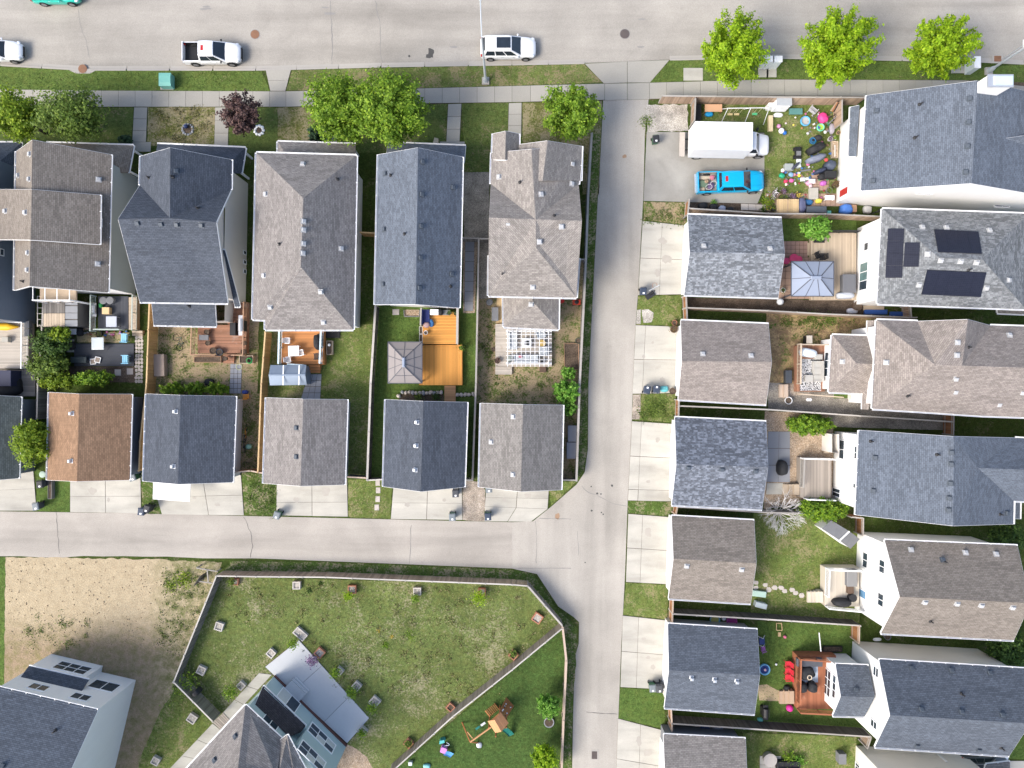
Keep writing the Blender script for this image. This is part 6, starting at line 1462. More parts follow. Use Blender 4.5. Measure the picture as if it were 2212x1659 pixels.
def pickup(label, paint, L=5.5, w=.96, bedL=1.55, z=1.1, roofz=1.78, bedmat=None, name='pickup_truck'):
    r = thing(name, label, 'pickup'); h = L / 2; xb = -h + bedL
    st = [(xb, w * .985, .3, z), (xb + .3, w, .3, z), (.6, w, .3, z), (h - 1.4, w, .3, z - .01), (h - .85, w * .965, .32, z - .05), (h - .35, w * .90, .34, z - .14), (h - .1, w * .80, .38, z - .26), (h, w * .62, .45, z - .4)]
    MB().loft([ring(*s) for s in st]).build('body', paint, r, True)
    bm = bedmat or BLKP
    for s in (-1, 1): MB().loft([[(x, s * (w - d), zz) for d, zz in ((.0, .42), (-.0, z - .12), (.03, z - .01), (.11, z), (.11, .62), (.06, .42))] for x in (-h + .05, xb + .02)]).build('bed_side', paint, r)
    MB().box((-h + .04, 0, z * .5 + .22), (.07, w * 1.9, z * .86)).build('tailgate', paint, r)
    MB().box(((-h + xb) / 2, 0, .6), (bedL - .02, w * 1.78, .06)).build('bed_floor', bm, r)
    mb = MB()
    for i in range(8): mb.box(((-h + xb) / 2, (i - 3.5) * w * .21, .637), (bedL - .1, .05, .02))
    tag(mb.build('bed_ribs', bm, r), kind='stuff')
    for s in (-1, 1): MB().box(((-h + xb) / 2, s * (w - .12), .84), (bedL - .06, .015, z * .48)).build('bed_liner', bm, r)
    MB().box((-h - .08, 0, .55), (.16, w * 1.8, .2)).build('rear_bumper', ALU, r)
    cabin(r, xb + .03, h - 1.5, xb + .22, h - 2.3, w * .96, w * .76, z - .03, roofz, paint, 2)
    for x in (-h + 1.0, h - 1.0):
        for s in (-1, 1): wheel(r, x, s * (w - .005), .41, .27)
    lamps(r, h - .2, -h + .05, w, z - .3, z - .25)
    for s in (-1, 1): mirror(r, h - 1.75, s * w * .96, z + .05, BLKP)
    MB().box((h - .02, 0, z - .5), (.12, w * 1.1, .3)).build('grille', BLKP, r)
    MB().box((h - 1.55, 0, z + .005), (.25, w * 1.5, .03)).build('wiper_cowl', BLKP, r)
    for q in (-.55, .55): MB().box((h - .8, q * w, z + .0), (1.1, .02, .05)).build('hood_crease', paint, r)
    MB().box((xb + .62, 0, roofz + .075), (.25, .5, .03)).build('brake_light', TAIL, r)
    for s in (-1, 1):
        for x in (xb + .6, xb + 1.5): MB().box((x, s * (w + .005), z - .18), (.2, .03, .035)).build('door_handle', paint, r)
    return r
place(suv('white car with panoramic sunroof parked on the street', P_WHT, 5.3, .98, True, roofz=1.68), 1098, 101, .8, 0)
place(suv('white car cut by the left edge of the street', P_WHT, 4.5, .92, rails=False, roofz=1.5), -4, 109, .7, 0)
place(suv('teal car cut by the top edge of the street', P_TEA, 4.6, .92, rails=False, roofz=1.5), 121, -15, .6, 0)
place(pickup('white crew cab pickup with empty black bed', P_WHT, 5.45, .96), 457.5, 113, .8, 0)
tk = pickup('sky blue pickup with a loaded bed on the parking pad', P_BLU, 6.4, 1.0, 1.9, 1.15, 1.85, plain('worn_bed_liner', (.30, .28, .24), .8))
place(tk, 1578, 393, .8, math.radians(1.8))
# load in the blue pickup's bed
def at_pick(x, y, z): return tk.matrix_basis @ Vector((x, y, z))
JUNKS = [plain('junk_green', (.10, .15, .10)), plain('junk_brown', (.24, .17, .11)), plain('junk_purple', (.10, .07, .14)), plain('junk_pink', (.42, .14, .19)), plain('junk_white', (.6, .6, .6)), plain('junk_tan', (.42, .36, .27))]
def single(mb, name, mat, label, cat, group=None, smooth=False):
    c = np.array(mb.v); o = Vector((float(c[:, 0].mean()), float(c[:, 1].mean()), float(c[:, 2].min())))
    me = mb.mesh(name, mat, o, smooth); ob = bpy.data.objects.new(name, me); C.objects.link(ob); ob.location = o
    return tag(ob, label, cat, group)
for (x, y, sx, sy, sz, m, lab, nm) in ((-2.55, .45, 1.2, .32, .25, 5, 'long tan board', 'board'), (-2.6, -.15, .7, .6, .35, 0, 'green plastic crate', 'crate'), (-1.9, -.35, .7, .75, .4, 2, 'dark purple bundle', 'bundle'), (-2.75, -.62, .5, .3, .2, 5, 'tan box', 'box'), (-1.75, .45, .5, .5, .45, 3, 'pink toy heap', 'toy_heap'), (-2.3, .1, .5, .4, .5, 1, 'brown sack', 'sack')):
    p = at_pick(x, y, .64); mb = MB()
    if nm in ('bundle', 'sack', 'toy_heap'): mb.ball((p.x, p.y, p.z + sz * .5), (sx / 2, sy / 2, sz / 2), 12, 8, U(0, 1), .14)
    else: mb.box((p.x, p.y, p.z + sz / 2), (sx, sy, sz), U(-.15, .15))
    single(mb, nm, JUNKS[m], lab + ' in the bed of the blue pickup', nm.replace('_', ' '))
bk = MB()
for x, y in ((-2.15, -.5), (-1.7, -.2)):
    p = at_pick(x, y, 1.1); bk.path([(p.x + .3 * math.cos(t * .52), p.y + .2 * math.sin(t * .52), p.z + .18 * math.sin(t * .52)) for t in range(13)], .018, 5)
single(bk, 'bicycle_tangle', JUNKS[4], 'pale bicycle wheels on top of the pickup load', 'bicycle wheels')
# box truck
r = thing('box_truck', 'white box truck parked beside the toy yard', 'truck')
bx = MB(); X0, X1, Wd, Z0, Z1 = -2.65, 2.65, 1.27, .75, 3.2
bx.loft([[(x, -Wd, Z0), (x, Wd, Z0), (x, Wd, Z1 - .06), (x, Wd - .06, Z1), (x, -Wd + .06, Z1), (x, -Wd, Z1 - .06)] for x in (X0, X1)]); bx.build('cargo_box', P_WHT, r)
for s in (-1, 1): MB().box((0, s * (Wd + .012), Z0 + .06), (5.3, .03, .12)).build('side_rail', ALU, r); MB().box((0, s * (Wd - .02), Z1 + .01), (5.3, .05, .03)).build('roof_rail', P_WHT, r)
for x in (X0 + .02, X1 - .02): MB().box((x, 0, Z1 + .012), (.05, Wd * 2, .03)).build('roof_rail', P_WHT, r)
MB().box((X0 - .01, 0, 1.95), (.04, 2.3, 2.2)).build('rear_door', plain('off_white_door', (.7, .7, .69), .5), r)
for i in range(1, 9): MB().box((X0 + i * .59, 0, Z1 + .006), (.035, Wd * 1.9, .014)).build('roof_rib', P_WHT, r)
MB().box((X0 - .55, 0, .62), (.5, 2.3, .12)).build('rear_step', plain('worn_wood_step', (.42, .38, .34), .8), r)
for s in (-1, 1): MB().beam((X0 - .35, s * .5, .6), (X0 + .3, s * .5, .6), .1, .12).build('step_bracket', BLKP, r)
MB().loft([ring(*s) for s in ((X1 - .1, 1.0, .4, 1.35), (X1 + .9, 1.0, .4, 1.35), (X1 + 1.5, .98, .4, 1.28), (X1 + 2.0, .92, .45, 1.16), (X1 + 2.25, .82, .5, 1.02), (X1 + 2.35, .6, .55, .85))]).build('cab_body', P_WHT, r, True)
cabin(r, X1 + .02, X1 + 1.15, X1 + .03, X1 + .72, .96, .82, 1.3, 2.15, P_WHT, 1, False)
for s in (-1, 1):
    mirror(r, X1 + .95, s * 1.05, 1.6, BLKP); MB().box((X1 + .95, s * 1.25, 1.62), (.12, .2, .42)).build('mirror_head', BLKP, r)
for x in (-1.75, X1 + 1.45):
    for s in (-1, 1): wheel(r, x, s * (1.18 if x < 0 else 1.0), .42, .3)
lamps(r, X1 + 2.2, X0, .95, .95, .9); MB().box((X1 + 2.33, 0, .75), (.08, 1.2, .22)).build('grille', BLKP, r); MB().box((0, 0, .62), (5.2, .9, .2)).build('chassis', BLKP, r)
MB().box((X1 + 1.05, 0, 1.37), (.25, 1.6, .03)).build('wiper_cowl', BLKP, r)
r.location = (W(1563, 293.5, 3.2).x, W(1563, 293.5, 3.2).y, .02); r.rotation_euler = (0, 0, math.radians(-1.2))
place(suv('dark grey car half hidden below the navy roof', P_GRY, 4.7, .94), 2128, 1655, .8, 0)

# open garage door of the dark blue garage
g = [o for o in C.objects if o.name == 'garage.002'][0]
P = [W(*T(2, *p), 2.15) for p in ((1325, 820), (1645, 850), (1637, 1017), (1320, 995))]
mb = MB(); mb.prism([(p.x, p.y) for p in P], 2.08, 2.15); mb.build('open_garage_door', WHITE, g)
# ---------------------------------------------------------------- sheds, gazebos, pergola, play equipment
def ZM(x0, y0, s): return lambda x, y: ((x0 + x / s) * .86406, (y0 + y / s) * .86406)
Z1, Z2, Z3, Z4 = ZM(1700, 230, 5.267), ZM(80, 710, 6.9125), ZM(470, 750, 7.9), ZM(1200, 720, 3.4565)
Z5, Z6, Z7 = ZM(1940, 780, 6.635), ZM(1880, 1400, 3.19), ZM(1060, 1700, 6.1444)
MC = {}
def pm(c, rough=.5):
    k = 'paint_%02x%02x%02x' % tuple(int(min(1, x) * 255) for x in c)
    return plain(k, c, rough, var=.08)
BLACKC = plain('black_cover', (.022, .023, .026), .75, var=.3, scale=6); GREYC = plain('grey_cover', (.15, .155, .165), .8, var=.2); GBL = plain('grey_blue_cover', (.17, .19, .25), .7, var=.3, scale=5)
STEEL = plain('brushed_steel', (.50, .51, .53), .35, .6, var=.1); TERRA = plain('terracotta', (.34, .15, .09), .8); DKW = plain('dark_wood', (.10, .065, .045), .7); TANW = wood('light_pallet_wood', (.52, .38, .21), .15)
GAZG = plain('gazebo_brown_grey', (.235, .215, .21), .5, var=.06); GAZB = plain('gazebo_blue_grey', (.25, .29, .37), .45, var=.06); GAZF = plain('gazebo_frame', (.07, .075, .09), .5)
METB = plain('blue_grey_metal', (.20, .25, .32), .4, .3, var=.08)
def gazebo(label, u0, v0, u1, v1, he, hr, mat, ridge, nseg, group=None):
    a, b = W(u0, v0, he), W(u1, v1, he); t = thing('gazebo', label, 'gazebo', ((a.x + b.x) / 2, (a.y + b.y) / 2, 0))
    c = (a + b) / 2; r0 = Vector((c.x - ridge[0], c.y - ridge[1], hr)); r1 = Vector((c.x + ridge[0], c.y + ridge[1], hr))
    x0, x1, y0, y1 = a.x, b.x, b.y, a.y
    tl, tr_, br, bl = Vector((x0, y1, he)), Vector((x1, y1, he)), Vector((x1, y0, he)), Vector((x0, y0, he))
    n0, n1, s0, s1 = Vector((r0.x, r1.y, hr)), Vector((r1.x, r1.y, hr)), Vector((r0.x, r0.y, hr)), Vector((r1.x, r0.y, hr))
    faces = ((tl, tr_, n1, n0), (tr_, br, s1, n1), (br, bl, s0, s1), (bl, tl, n0, s0))
    bars = MB()
    for f, (A, B, D, E) in enumerate(faces):
        n = nseg[f % 2]
        for i in range(n):
            p = [lerp(A, B, i / n), lerp(A, B, (i + 1) / n), lerp(E, D, (i + 1) / n), lerp(E, D, i / n)]
            for j in range(2 if nseg[2] else 1):
                k0, k1 = (0, 1) if not nseg[2] else ((0, .45), (.45, 1))[j]
                q = [lerp(p[0], p[3], k0), lerp(p[1], p[2], k0), lerp(p[1], p[2], k1), lerp(p[0], p[3], k1)]
                if (q[2] - q[3]).length < .02: q = q[:3]
                MB().poly(q).build('roof_panel', mat, t)
            if i: bars.beam(p[0] + Vector((0, 0, .012)), p[3] + Vector((0, 0, .012)), .045, .03)
        if nseg[2]: bars.beam(lerp(A, E, .45) + Vector((0, 0, .012)), lerp(B, D, .45) + Vector((0, 0, .012)), .04, .03)
        bars.beam(A + Vector((0, 0, .015)), E + Vector((0, 0, .015)), .07, .05); bars.beam(A, B, .06, .09)
    tag(bars.build('roof_bars', GAZF, t), kind='stuff')
    MB().loft([[(r0.x - .12, r0.y - .12, hr + .02), (r1.x + .12, r0.y - .12, hr + .02), (r1.x + .12, r1.y + .12, hr + .02), (r0.x - .12, r1.y + .12, hr + .02)], [(r0.x - .05, r0.y - .05, hr + .14), (r1.x + .05, r0.y - .05, hr + .14), (r1.x + .05, r1.y + .05, hr + .14), (r0.x - .05, r1.y + .05, hr + .14)]]).build('roof_cap', GAZB, t)
    for x in (x0 + .2, x1 - .2):
        for y in (y0 + .2, y1 - .2): MB().box((x, y, he / 2), (.11, .11, he)).build('post', GAZF, t)
    return t
gazebo('brown grey metal gazebo beside the orange deck', 838, 738.5, 912, 828, 2.3, 3.15, GAZG, (.02, .34), (2, 3, 1))
gazebo('blue grey metal gazebo on the flagstone patio', 1709, 564.5, 1801, 640, 2.3, 3.1, GAZB, (.38, .05), (3, 2, 0))
# pergola
t = thing('pergola', 'white slatted pergola over the weathered deck', 'pergola', W(1142, 750))
a, b = W(1093, 711, 2.6), W(1192, 790, 2.6)
for i in range(10): x = lerp(a.x + .15, b.x - .3, i / 9); MB().beam((x, a.y, 2.6), (x, b.y - .1, 2.6), .04, .12).build('rafter', WHITE, t)
for j in range(9): y = lerp(a.y - .1, b.y + .15, j / 8); MB().beam((a.x, y, 2.72), (b.x, y, 2.72), .035, .05).build('slat', WHITE, t)
for x in (a.x + .12, b.x - .3):
    for y in (a.y - .2, b.y + .25): MB().box((x, y, 1.3), (.13, .13, 2.6)).build('post', WHITE, t)
for y in (a.y - .2, b.y + .25): MB().beam((a.x, y, 2.46), (b.x, y, 2.46), .06, .18).build('beam', WHITE, t)
# sheds
def shed(label, corners, he, hr, mats, wallm, cap=None):
    """corners: plan corners at eave height, ridge halfway between sides 01 and 32"""
    P = [W(u, v, he) for u, v in corners]; c = sum(P, Vector()) / 4; t = thing('garden_shed', label, 'shed', (c.x, c.y, 0))
    r0 = (P[0] + P[3]) / 2; r1 = (P[1] + P[2]) / 2; r0.z = r1.z = hr
    MB().poly([P[0], P[1], r1, r0]).build('roof_slope', mats[0], t); MB().poly([P[3], r0, r1, P[2]]).build('roof_slope', mats[1], t)
    MB().beam(r0 + Vector((0, 0, .03)), r1 + Vector((0, 0, .03)), .14, .03).build('ridge_cap', cap or WHITE, t)
    q = [c + (p - c) * .93 for p in P]; mb = MB(); mb.loft([[(p.x, p.y, 0) for p in q], [(p.x, p.y, he - .03) for p in q]])
    for A, B, rr in ((q[0], q[3], r0), (q[1], q[2], r1)): mb.poly([(A.x, A.y, he - .03), (B.x, B.y, he - .03), (lerp(c, rr, .93).x, lerp(c, rr, .93).y, hr - .1)])
    mb.build('wall', wallm, t); return t
shed('blue grey ribbed metal shed below the orange brown deck', [T(11, 125, 1495), T(11, 435, 1495), T(12, 438, 8), T(12, 120, 12)], 1.9, 2.3, (METB, METB), METB, METB)
t = [o for o in C.objects if o.name == 'garden_shed'][0]
for f in (.36, .8): a, b = W(*T(11, 125 + 310 * f, 1497), 2.32), W(*T(12, 122 + 310 * f, 10), 2.32); MB().beam(a, b, .1, .03).build('roof_strip', WHITE, t)
shed('grey two slope garden shed turned beside the fence corner', [T(32, 465, 1250), T(32, 548, 1178), T(32, 795, 1340), T(32, 712, 1425)], 2.0, 2.7, (GREYC, GREYC), S_WHITE)
t = thing('timber_shed', 'timber shed with half board half grey panel roof', 'shed', W(130, 676)); h0 = 2.15
for i in range(8):
    for (va, vb, m) in ((647.5, 676, F_GRY), (677, 705.5, R_TAN)): a, b = W(94.5 + i * 5.75, va, h0), W(99.8 + i * 5.75, vb, h0); MB().box(((a.x + b.x) / 2, (a.y + b.y) / 2, h0), (b.x - a.x, a.y - b.y, .04)).build('roof_board', m, t)
for va, vb in ((648, 659), (661, 675.5), (676.5, 689), (691.5, 705)): a, b = W(141.5, va, h0 - .05), W(167, vb, h0 - .05); MB().box(((a.x + b.x) / 2, (a.y + b.y) / 2, h0 - .05), (b.x - a.x, a.y - b.y, .03), ry=.06).build('roof_panel', plain('grey_roof_panel', (.25, .26, .275), .5), t)
a, b = W(96, 649, h0), W(165, 704, h0); MB().box(((a.x + b.x) / 2, (a.y + b.y) / 2, 1.02), (b.x - a.x, a.y - b.y, 2.04)).build('wall', F_GRY, t)
# big wooden playset
PW = wood('playset_wood', (.36, .15, .06), .15); PWL = wood('playset_roof_wood', (.50, .27, .13), .1); GRNP = plain('green_plastic', (.02, .17, .14), .4)
t = thing('playset', 'wooden playset with peaked roof, climbing wall and green slide', 'playset', W(*Z7(1130, 640)))
h = 3.0; Q = {k: W(*Z7(*p), hh) for k, (p, hh) in dict(a=((975, 630), 2.65), b=((1095, 812), 2.65), r=((1085, 613), 3.15), s=((1188, 796), 3.15), c=((1175, 490), 2.65), d=((1302, 660), 2.65)).items()}
for f, m in (('absr', PWL), ('rsdc', wood('playset_roof_shaded', (.40, .20, .10), .1))):  # roof slope away from the sun has its shade painted into the wood
    A, B, D, E = [Q[k] for k in f]
    for i in range(6): MB().poly([lerp(A, E, i / 6), lerp(B, D, i / 6), lerp(B, D, (i + .94) / 6), lerp(A, E, (i + .94) / 6)]).build('roof_board', m, t)
cs = [W(*Z7(*p), 1.5) for p in ((1005, 640), (1105, 775), (1265, 640), (1165, 500))]
for p in cs: MB().box((p.x, p.y, 1.35), (.11, .11, 2.7), .7).build('post', PW, t)
MB().loft([[(p.x, p.y, 1.42) for p in cs], [(p.x, p.y, 1.5) for p in cs]]).build('platform', PW, t)
ex = cs[3] - cs[2]
A0, A1 = W(*Z7(1170, 500), 1.5), W(*Z7(1265, 590), 1.5); B0, B1 = W(*Z7(1265, 262), .05), W(*Z7(1385, 400), .05)
A0, A1 = W(*Z7(1160, 470), 1.45), W(*Z7(1262, 600), 1.45)
for k in range(2):
    p = [lerp(A0, A1, k / 2), lerp(A0, A1, (k + .94) / 2), lerp(B0, B1, (k + .94) / 2), lerp(B0, B1, k / 2)]
    MB().loft([p, [q + Vector((0, 0, .05)) for q in p]]).build('climbing_panel', PW, t)
for i in range(9): p = lerp(lerp(A0, B0, U(.1, .9)), lerp(A1, B1, U(.1, .9)), .25 + .5 * (i % 2)); MB().ball((p.x, p.y, p.z + .09), .07, 8, 5).build('climbing_hold', (WHITE, BLKP, WHITE)[i % 3], t)
C0, C1 = W(*Z7(1040, 560), 1.5), W(*Z7(1000, 600), 1.5)
for i in range(7): p = lerp(W(*Z7(1010, 560), 1.3), W(*Z7(1150, 450), .1), i / 6); q = p + (A0 - A1).normalized() * .7; MB().beam(p, q, .1, .05).build('rung', PW, t)
a, b = W(*Z7(1030, 722), 2.35), W(*Z7(710, 950), 2.35); MB().beam(a, b, .12, .16).build('swing_beam', PWL, t)
for e in (W(*Z7(585, 650), .0), W(*Z7(828, 962), .0)): MB().beam(b, e, .1, .1).build('leg', PW, t)
MB().beam(W(*Z7(665, 795), 1.0), W(*Z7(745, 895), 1.0), .07, .07).build('leg_brace', PWL, t)
for f, m in ((.42, WHITE), (.68, GRNP)):
    c = lerp(a, b, f); x = (b - a).normalized(); mb = MB()
    for s in (-.22, .22): p = c + x * s; mb.tube((p.x, p.y, .55), (p.x, p.y, 2.3), .012, .012, 4)
    mb.build('swing_ropes', GRNP, t); MB().box((c.x, c.y, .55), (.5, .2, .05), math.atan2(x.y, x.x)).build('swing_seat', m, t)
s0, s1 = W(*Z7(1240, 745), 1.45), W(*Z7(1345, 845), .12); x = (s1 - s0); sd_ = Vector((-x.y, x.x, 0)).normalized(); mb = MB()
mb.loft([[p + sd_ * w + Vector((0, 0, z)) for w, z in ((-.28, .16), (-.25, 0), (.25, 0), (.28, .16), (.22, .05), (-.22, .05))] for p in (s0, lerp(s0, s1, .35) + Vector((0, 0, -.08)), lerp(s0, s1, .7) + Vector((0, 0, -.12)), s1)]); mb.build('slide', GRNP, t)
# toddler slide
t = thing('toddler_slide', 'small teal purple and blue toddler slide', 'slide', W(*Z7(330, 1020)))
p0, p1, p2 = W(*Z7(285, 900), .0), W(*Z7(310, 1030), .0), W(*Z7(435, 1150), .0)
MB().loft([[(p0.x - .3, p0.y - .25, 0), (p0.x + .3, p0.y - .1, 0), (p0.x + .25, p0.y + .2, 0), (p0.x - .2, p0.y + .1, 0)], [(p0.x - .25, p0.y - .25, .6), (p0.x + .25, p0.y - .1, .6), (p0.x + .22, p0.y + .15, .6), (p0.x - .18, p0.y + .08, .6)]]).build('ladder', pm((.08, .42, .42)), t)
MB().box((p1.x, p1.y, .35), (.55, .5, .7), -.4).build('platform', pm((.55, .22, .55)), t)
x = (p2 - p1).normalized(); sd_ = Vector((-x.y, x.x, 0))
MB().loft([[p + sd_ * w + Vector((0, 0, z)) for w, z in ((-.26, .12), (-.22, 0), (.22, 0), (.26, .12), (.18, .04), (-.18, .04))] for p in (p1 + x * .25 + Vector((0, 0, .7)), lerp(p1, p2, .6) + Vector((0, 0, .32)), p2 + Vector((0, 0, .08)))]).build('chute', pm((.13, .38, .70)), t)
MB().path([p0 + Vector((.45 + .28 * math.sin(k), -.1 - .55 * (k / 6), .55 + .12 * math.sin(k))) for k in range(7)], .035).build('hand_rail', pm((.45, .48, .55)), t)
# metal swing set in the toy yard
t = thing('swing_set', 'white metal swing set with three swings by the brown fence', 'swing set', W(*Z1(900, 300)))
a, b = W(*Z1(632, 214), 2.0), W(*Z1(1175, 207), 2.0); MB().tube(a, b, .035).build('top_bar', WHITE, t)
for f in (0, .55, 1):
    p = lerp(a, b, f)
    for s in (-.75, .75): MB().tube(p, (p.x + (f - .5) * .3, p.y + s - .1, 0), .03).build('leg', WHITE, t)
for f, m in ((.17, pm((.62, .50, .26))), (.33, pm((.62, .50, .26))), (.78, pm((.10, .50, .22)))):
    p = lerp(a, b, f); mb = MB()
    for s in (-.2, .2): mb.tube((p.x + s, p.y, .5), (p.x + s, p.y, 2), .012, .012, 4)
    mb.build('swing_ropes', pm((.6, .55, .35)), t); MB().box((p.x, p.y, .48), (.48, .2, .05)).build('swing_seat', m, t)

# ---------------------------------------------------------------- wheelie bins and street furniture
BINB = plain('bin_black', (.028, .03, .034), .55); BINU = plain('bin_blue_black', (.04, .055, .085), .55); BING = plain('bin_green', (.03, .10, .055), .55); BINL = plain('bin_grey_lid', (.16, .185, .20), .5); BINGR = plain('bin_grey', (.06, .065, .075), .55)
def make_bin(body, lid, label):
    t = thing('wheelie_bin', label, 'bin', (0, 0, 0), 'wheelie bins set out along the lanes')
    MB().loft([[(-.22, -.24, .06), (.22, -.24, .06), (.22, .24, .06), (-.22, .24, .06)], [(-.29, -.33, .98), (.29, -.33, .98), (.29, .31, .98), (-.29, .31, .98)]]).build('body', body, t)
    MB().loft([[(x * .31, y * .35 - .01, z) for x, y in ((-1, -1), (1, -1), (1, 1), (-1, 1))] for z in (.985, 1.03)] + [[(x * .24, y * .27 - .01, 1.085) for x, y in ((-1, -1), (1, -1), (1, 1), (-1, 1))]]).build('lid', lid, t)
    MB().tube((-.25, .40, .95), (.25, .40, .95), .02, .02, 6).build('handle', body, t)
    for s in (-1, 1): MB().tube((s * .24, .26, .13), (s * .30, .26, .13), .13, .13, 12).build('wheel', RUB, t)
    MB().poly([(-.09, -.28, 1.088), (.09, -.28, 1.088), (.09, -.12, 1.088), (-.09, -.12, 1.088)]).build('sticker', WHITE, t)
    return t
_bins = {}
def wbin(u, v, body, lid, rz, label):
    k = (body.name, lid.name)
    if k not in _bins: _bins[k] = b = make_bin(body, lid, label)
    else: b = copy_tree(_bins[k]); b['label'] = label
    p = W(u, v, 1.05); b.location = (p.x, p.y, .06); b.rotation_euler = (0, 0, rz)
for u, v, bo, li, rz, lab in ((1417, 300, BING, BINB, .1, 'green bin with black lid on the grey parking pad'), (1390, 629, BINU, BINU, 0, 'dark blue bin on the driveway by the hoop'), (1398, 842, BINU, BINU, 3.0, 'dark blue bin left of the teal bag'), (1418.5, 841, BINU, BINU, 3.1, 'dark blue bin touching the teal bag'),
        (86, 1046, BINGR, BINB, .1, 'dark bin beside the left edge driveway'), (77, 1094, BINGR, BINL, .2, 'grey lidded bin by the cross lane at far left'), (286, 1031, BING, BINL, .3, 'pale lidded bin between orange brown and blue garages'), (305, 1105, BINU, BINU, -.1, 'dark blue bin at the cross lane corner of the orange brown driveway'), (317, 1099, BINB, BINB, -.3, 'black bin behind the dark blue lane bin'),
        (598, 1113, BING, BINL, -.3, 'green bin with grey lid at the taupe driveway'), (984, 1066, BINGR, BINGR, .05, 'grey black bin under the navy garage corner'), (977, 1117, BING, BINL, .05, 'green bin with grey lid at the navy driveway end'), (1054, 1116, BING, BINU, .05, 'green bin with blue lid at the last left driveway'), (1056, 1056, BINL, BINL, .05, 'grey bin tucked under the light taupe garage'),
        (1410, 1487, BING, BINL, .05, 'green bin beside the two bins at the lower driveway'), (1425, 1488, BINGR, BINGR, .05, 'wide grey black bin beside the navy garage corner'), (1435, 1484, BINGR, BINB, .05, 'black bin touching the navy garage wall')):
    wbin(u, v, bo, li, rz, lab)
def pot(name, label, u, v, r, h, mat, z0=0.0, plant=None, cat='pot', group=None):
    p = W(u, v, z0 + h); t = thing(name, label, cat, (p.x, p.y, z0), group)
    MB().lathe((p.x, p.y, z0), [(r * .7, 0), (r * .95, h * .9), (r, h), (r * .88, h), (r * .84, h * .82)], 16).build('bowl', mat, t)
    MB().lathe((p.x, p.y, z0), [(r * .8, h * .7), (r * .8, h * .86)], 14).build('soil', SOIL, t)
    if plant:
        P = rng.normal(size=(60, 3)) * np.array([r * .6, r * .6, .1]) + np.array([p.x, p.y, z0 + h + .08]); N = rng.normal(size=(60, 3)) * .5 + np.array([0, 0, 1])
        me = leaf_mesh('plant', P, N, rng.uniform(.6, 1.2, 60) * .1, plant, t.location); o = bpy.data.objects.new('plant', me); C.objects.link(o); o.parent = t
    return t
def crate(name, label, cat, u, v, sx, sy, h, mat, z0=0.0, rz=0.0, topm=None, group=None, legs=False, bev=.06):
    """a closed box, cabinet, cushion or low table with a separate top"""
    p = W(u, v, z0 + h); t = thing(name, label, cat, (p.x, p.y, z0), group)
    m = Matrix.Rotation(rz, 3, 'Z')
    def rr(w, l, z): return [Vector((p.x, p.y, z0 + z)) + m @ Vector((x * w / 2, y * l / 2, 0)) for x, y in ((-1, -1), (1, -1), (1, 1), (-1, 1))]
    if legs:
        for x, y in ((-1, -1), (1, -1), (1, 1), (-1, 1)): q = Vector((p.x, p.y, 0)) + m @ Vector((x * (sx / 2 - .06), y * (sy / 2 - .06), 0)); MB().box((q.x, q.y, z0 + (h - .05) / 2), (.05, .05, h - .05), rz).build('leg', mat, t)
    else: MB().loft([rr(sx * .97, sy * .97, 0), rr(sx * .97, sy * .97, h - .07)]).build('body', mat, t)
    MB().loft([rr(sx, sy, h - .069), rr(sx, sy, h - .02), rr(sx - bev, sy - bev, h)]).build('top', topm or mat, t)
    return t
def chair(label, u, v, rz, mat, z0=0.0, s=1.0, name='patio_chair', cat='chair', group=None, slats=4):
    p = W(u, v, z0 + .5); t = thing(name, label, cat, (0, 0, 0), group)
    for i in range(slats): MB().box((-.21 * s + (i + .5) * .44 * s / slats, 0, .42), (.44 * s / slats - .025, .5 * s, .03)).build('seat_slat', mat, t)
    for i in range(slats): MB().box((-.27 * s, (-.5 + (i + .5) / slats) * .48 * s, .72), (.03, .48 * s / slats - .025, .58), 0, 0, -.22).build('back_slat', mat, t)
    for x in (-.2, .2):
        for y in (-.22, .22): MB().box((x * s, y * s, .2), (.045, .045, .4)).build('leg', mat, t)
    for y in (-.27, .27): MB().box((0, y * s, .62), (.48 * s, .06, .03)).build('armrest', mat, t)
    t.location = (p.x, p.y, z0); t.rotation_euler = (0, 0, rz); return t
def blob(name, label, cat, u, v, rx, ry, h, mat, z0=0.0, rz=0.0, jit=.07, group=None):
    """a draped cover or a bag: wide at the floor, uneven on top"""
    p = W(u, v, z0 + h * .6); mb = MB(); n = 18; m = Matrix.Rotation(rz, 3, 'Z'); rings = []
    ja = [U(1 - jit, 1 + jit) for _ in range(n)]
    for f, z in ((1, 0), (1.0, .35), (.93, .7), (.74, .92), (.4, 1.0), (.08, 1.01)):
        rings.append([Vector((p.x, p.y, z0 + z * h * U(.97, 1.03))) + m @ Vector((rx * f * ja[i] * math.copysign(abs(math.cos(2 * math.pi * i / n)) ** .75, math.cos(2 * math.pi * i / n)), ry * f * ja[i] * math.copysign(abs(math.sin(2 * math.pi * i / n)) ** .75, math.sin(2 * math.pi * i / n)), U(-.03, .03) * h)) for i in range(n)])
    mb.loft(rings); return single(mb, name, mat, label, cat, group, True)
def ballo(name, label, cat, u, v, r, mat, z0=0.0, group=None):
    p = W(u, v, z0 + r); return single(MB().ball((p.x, p.y, z0 + r), r, 14, 9), name, mat, label, cat, group, True)
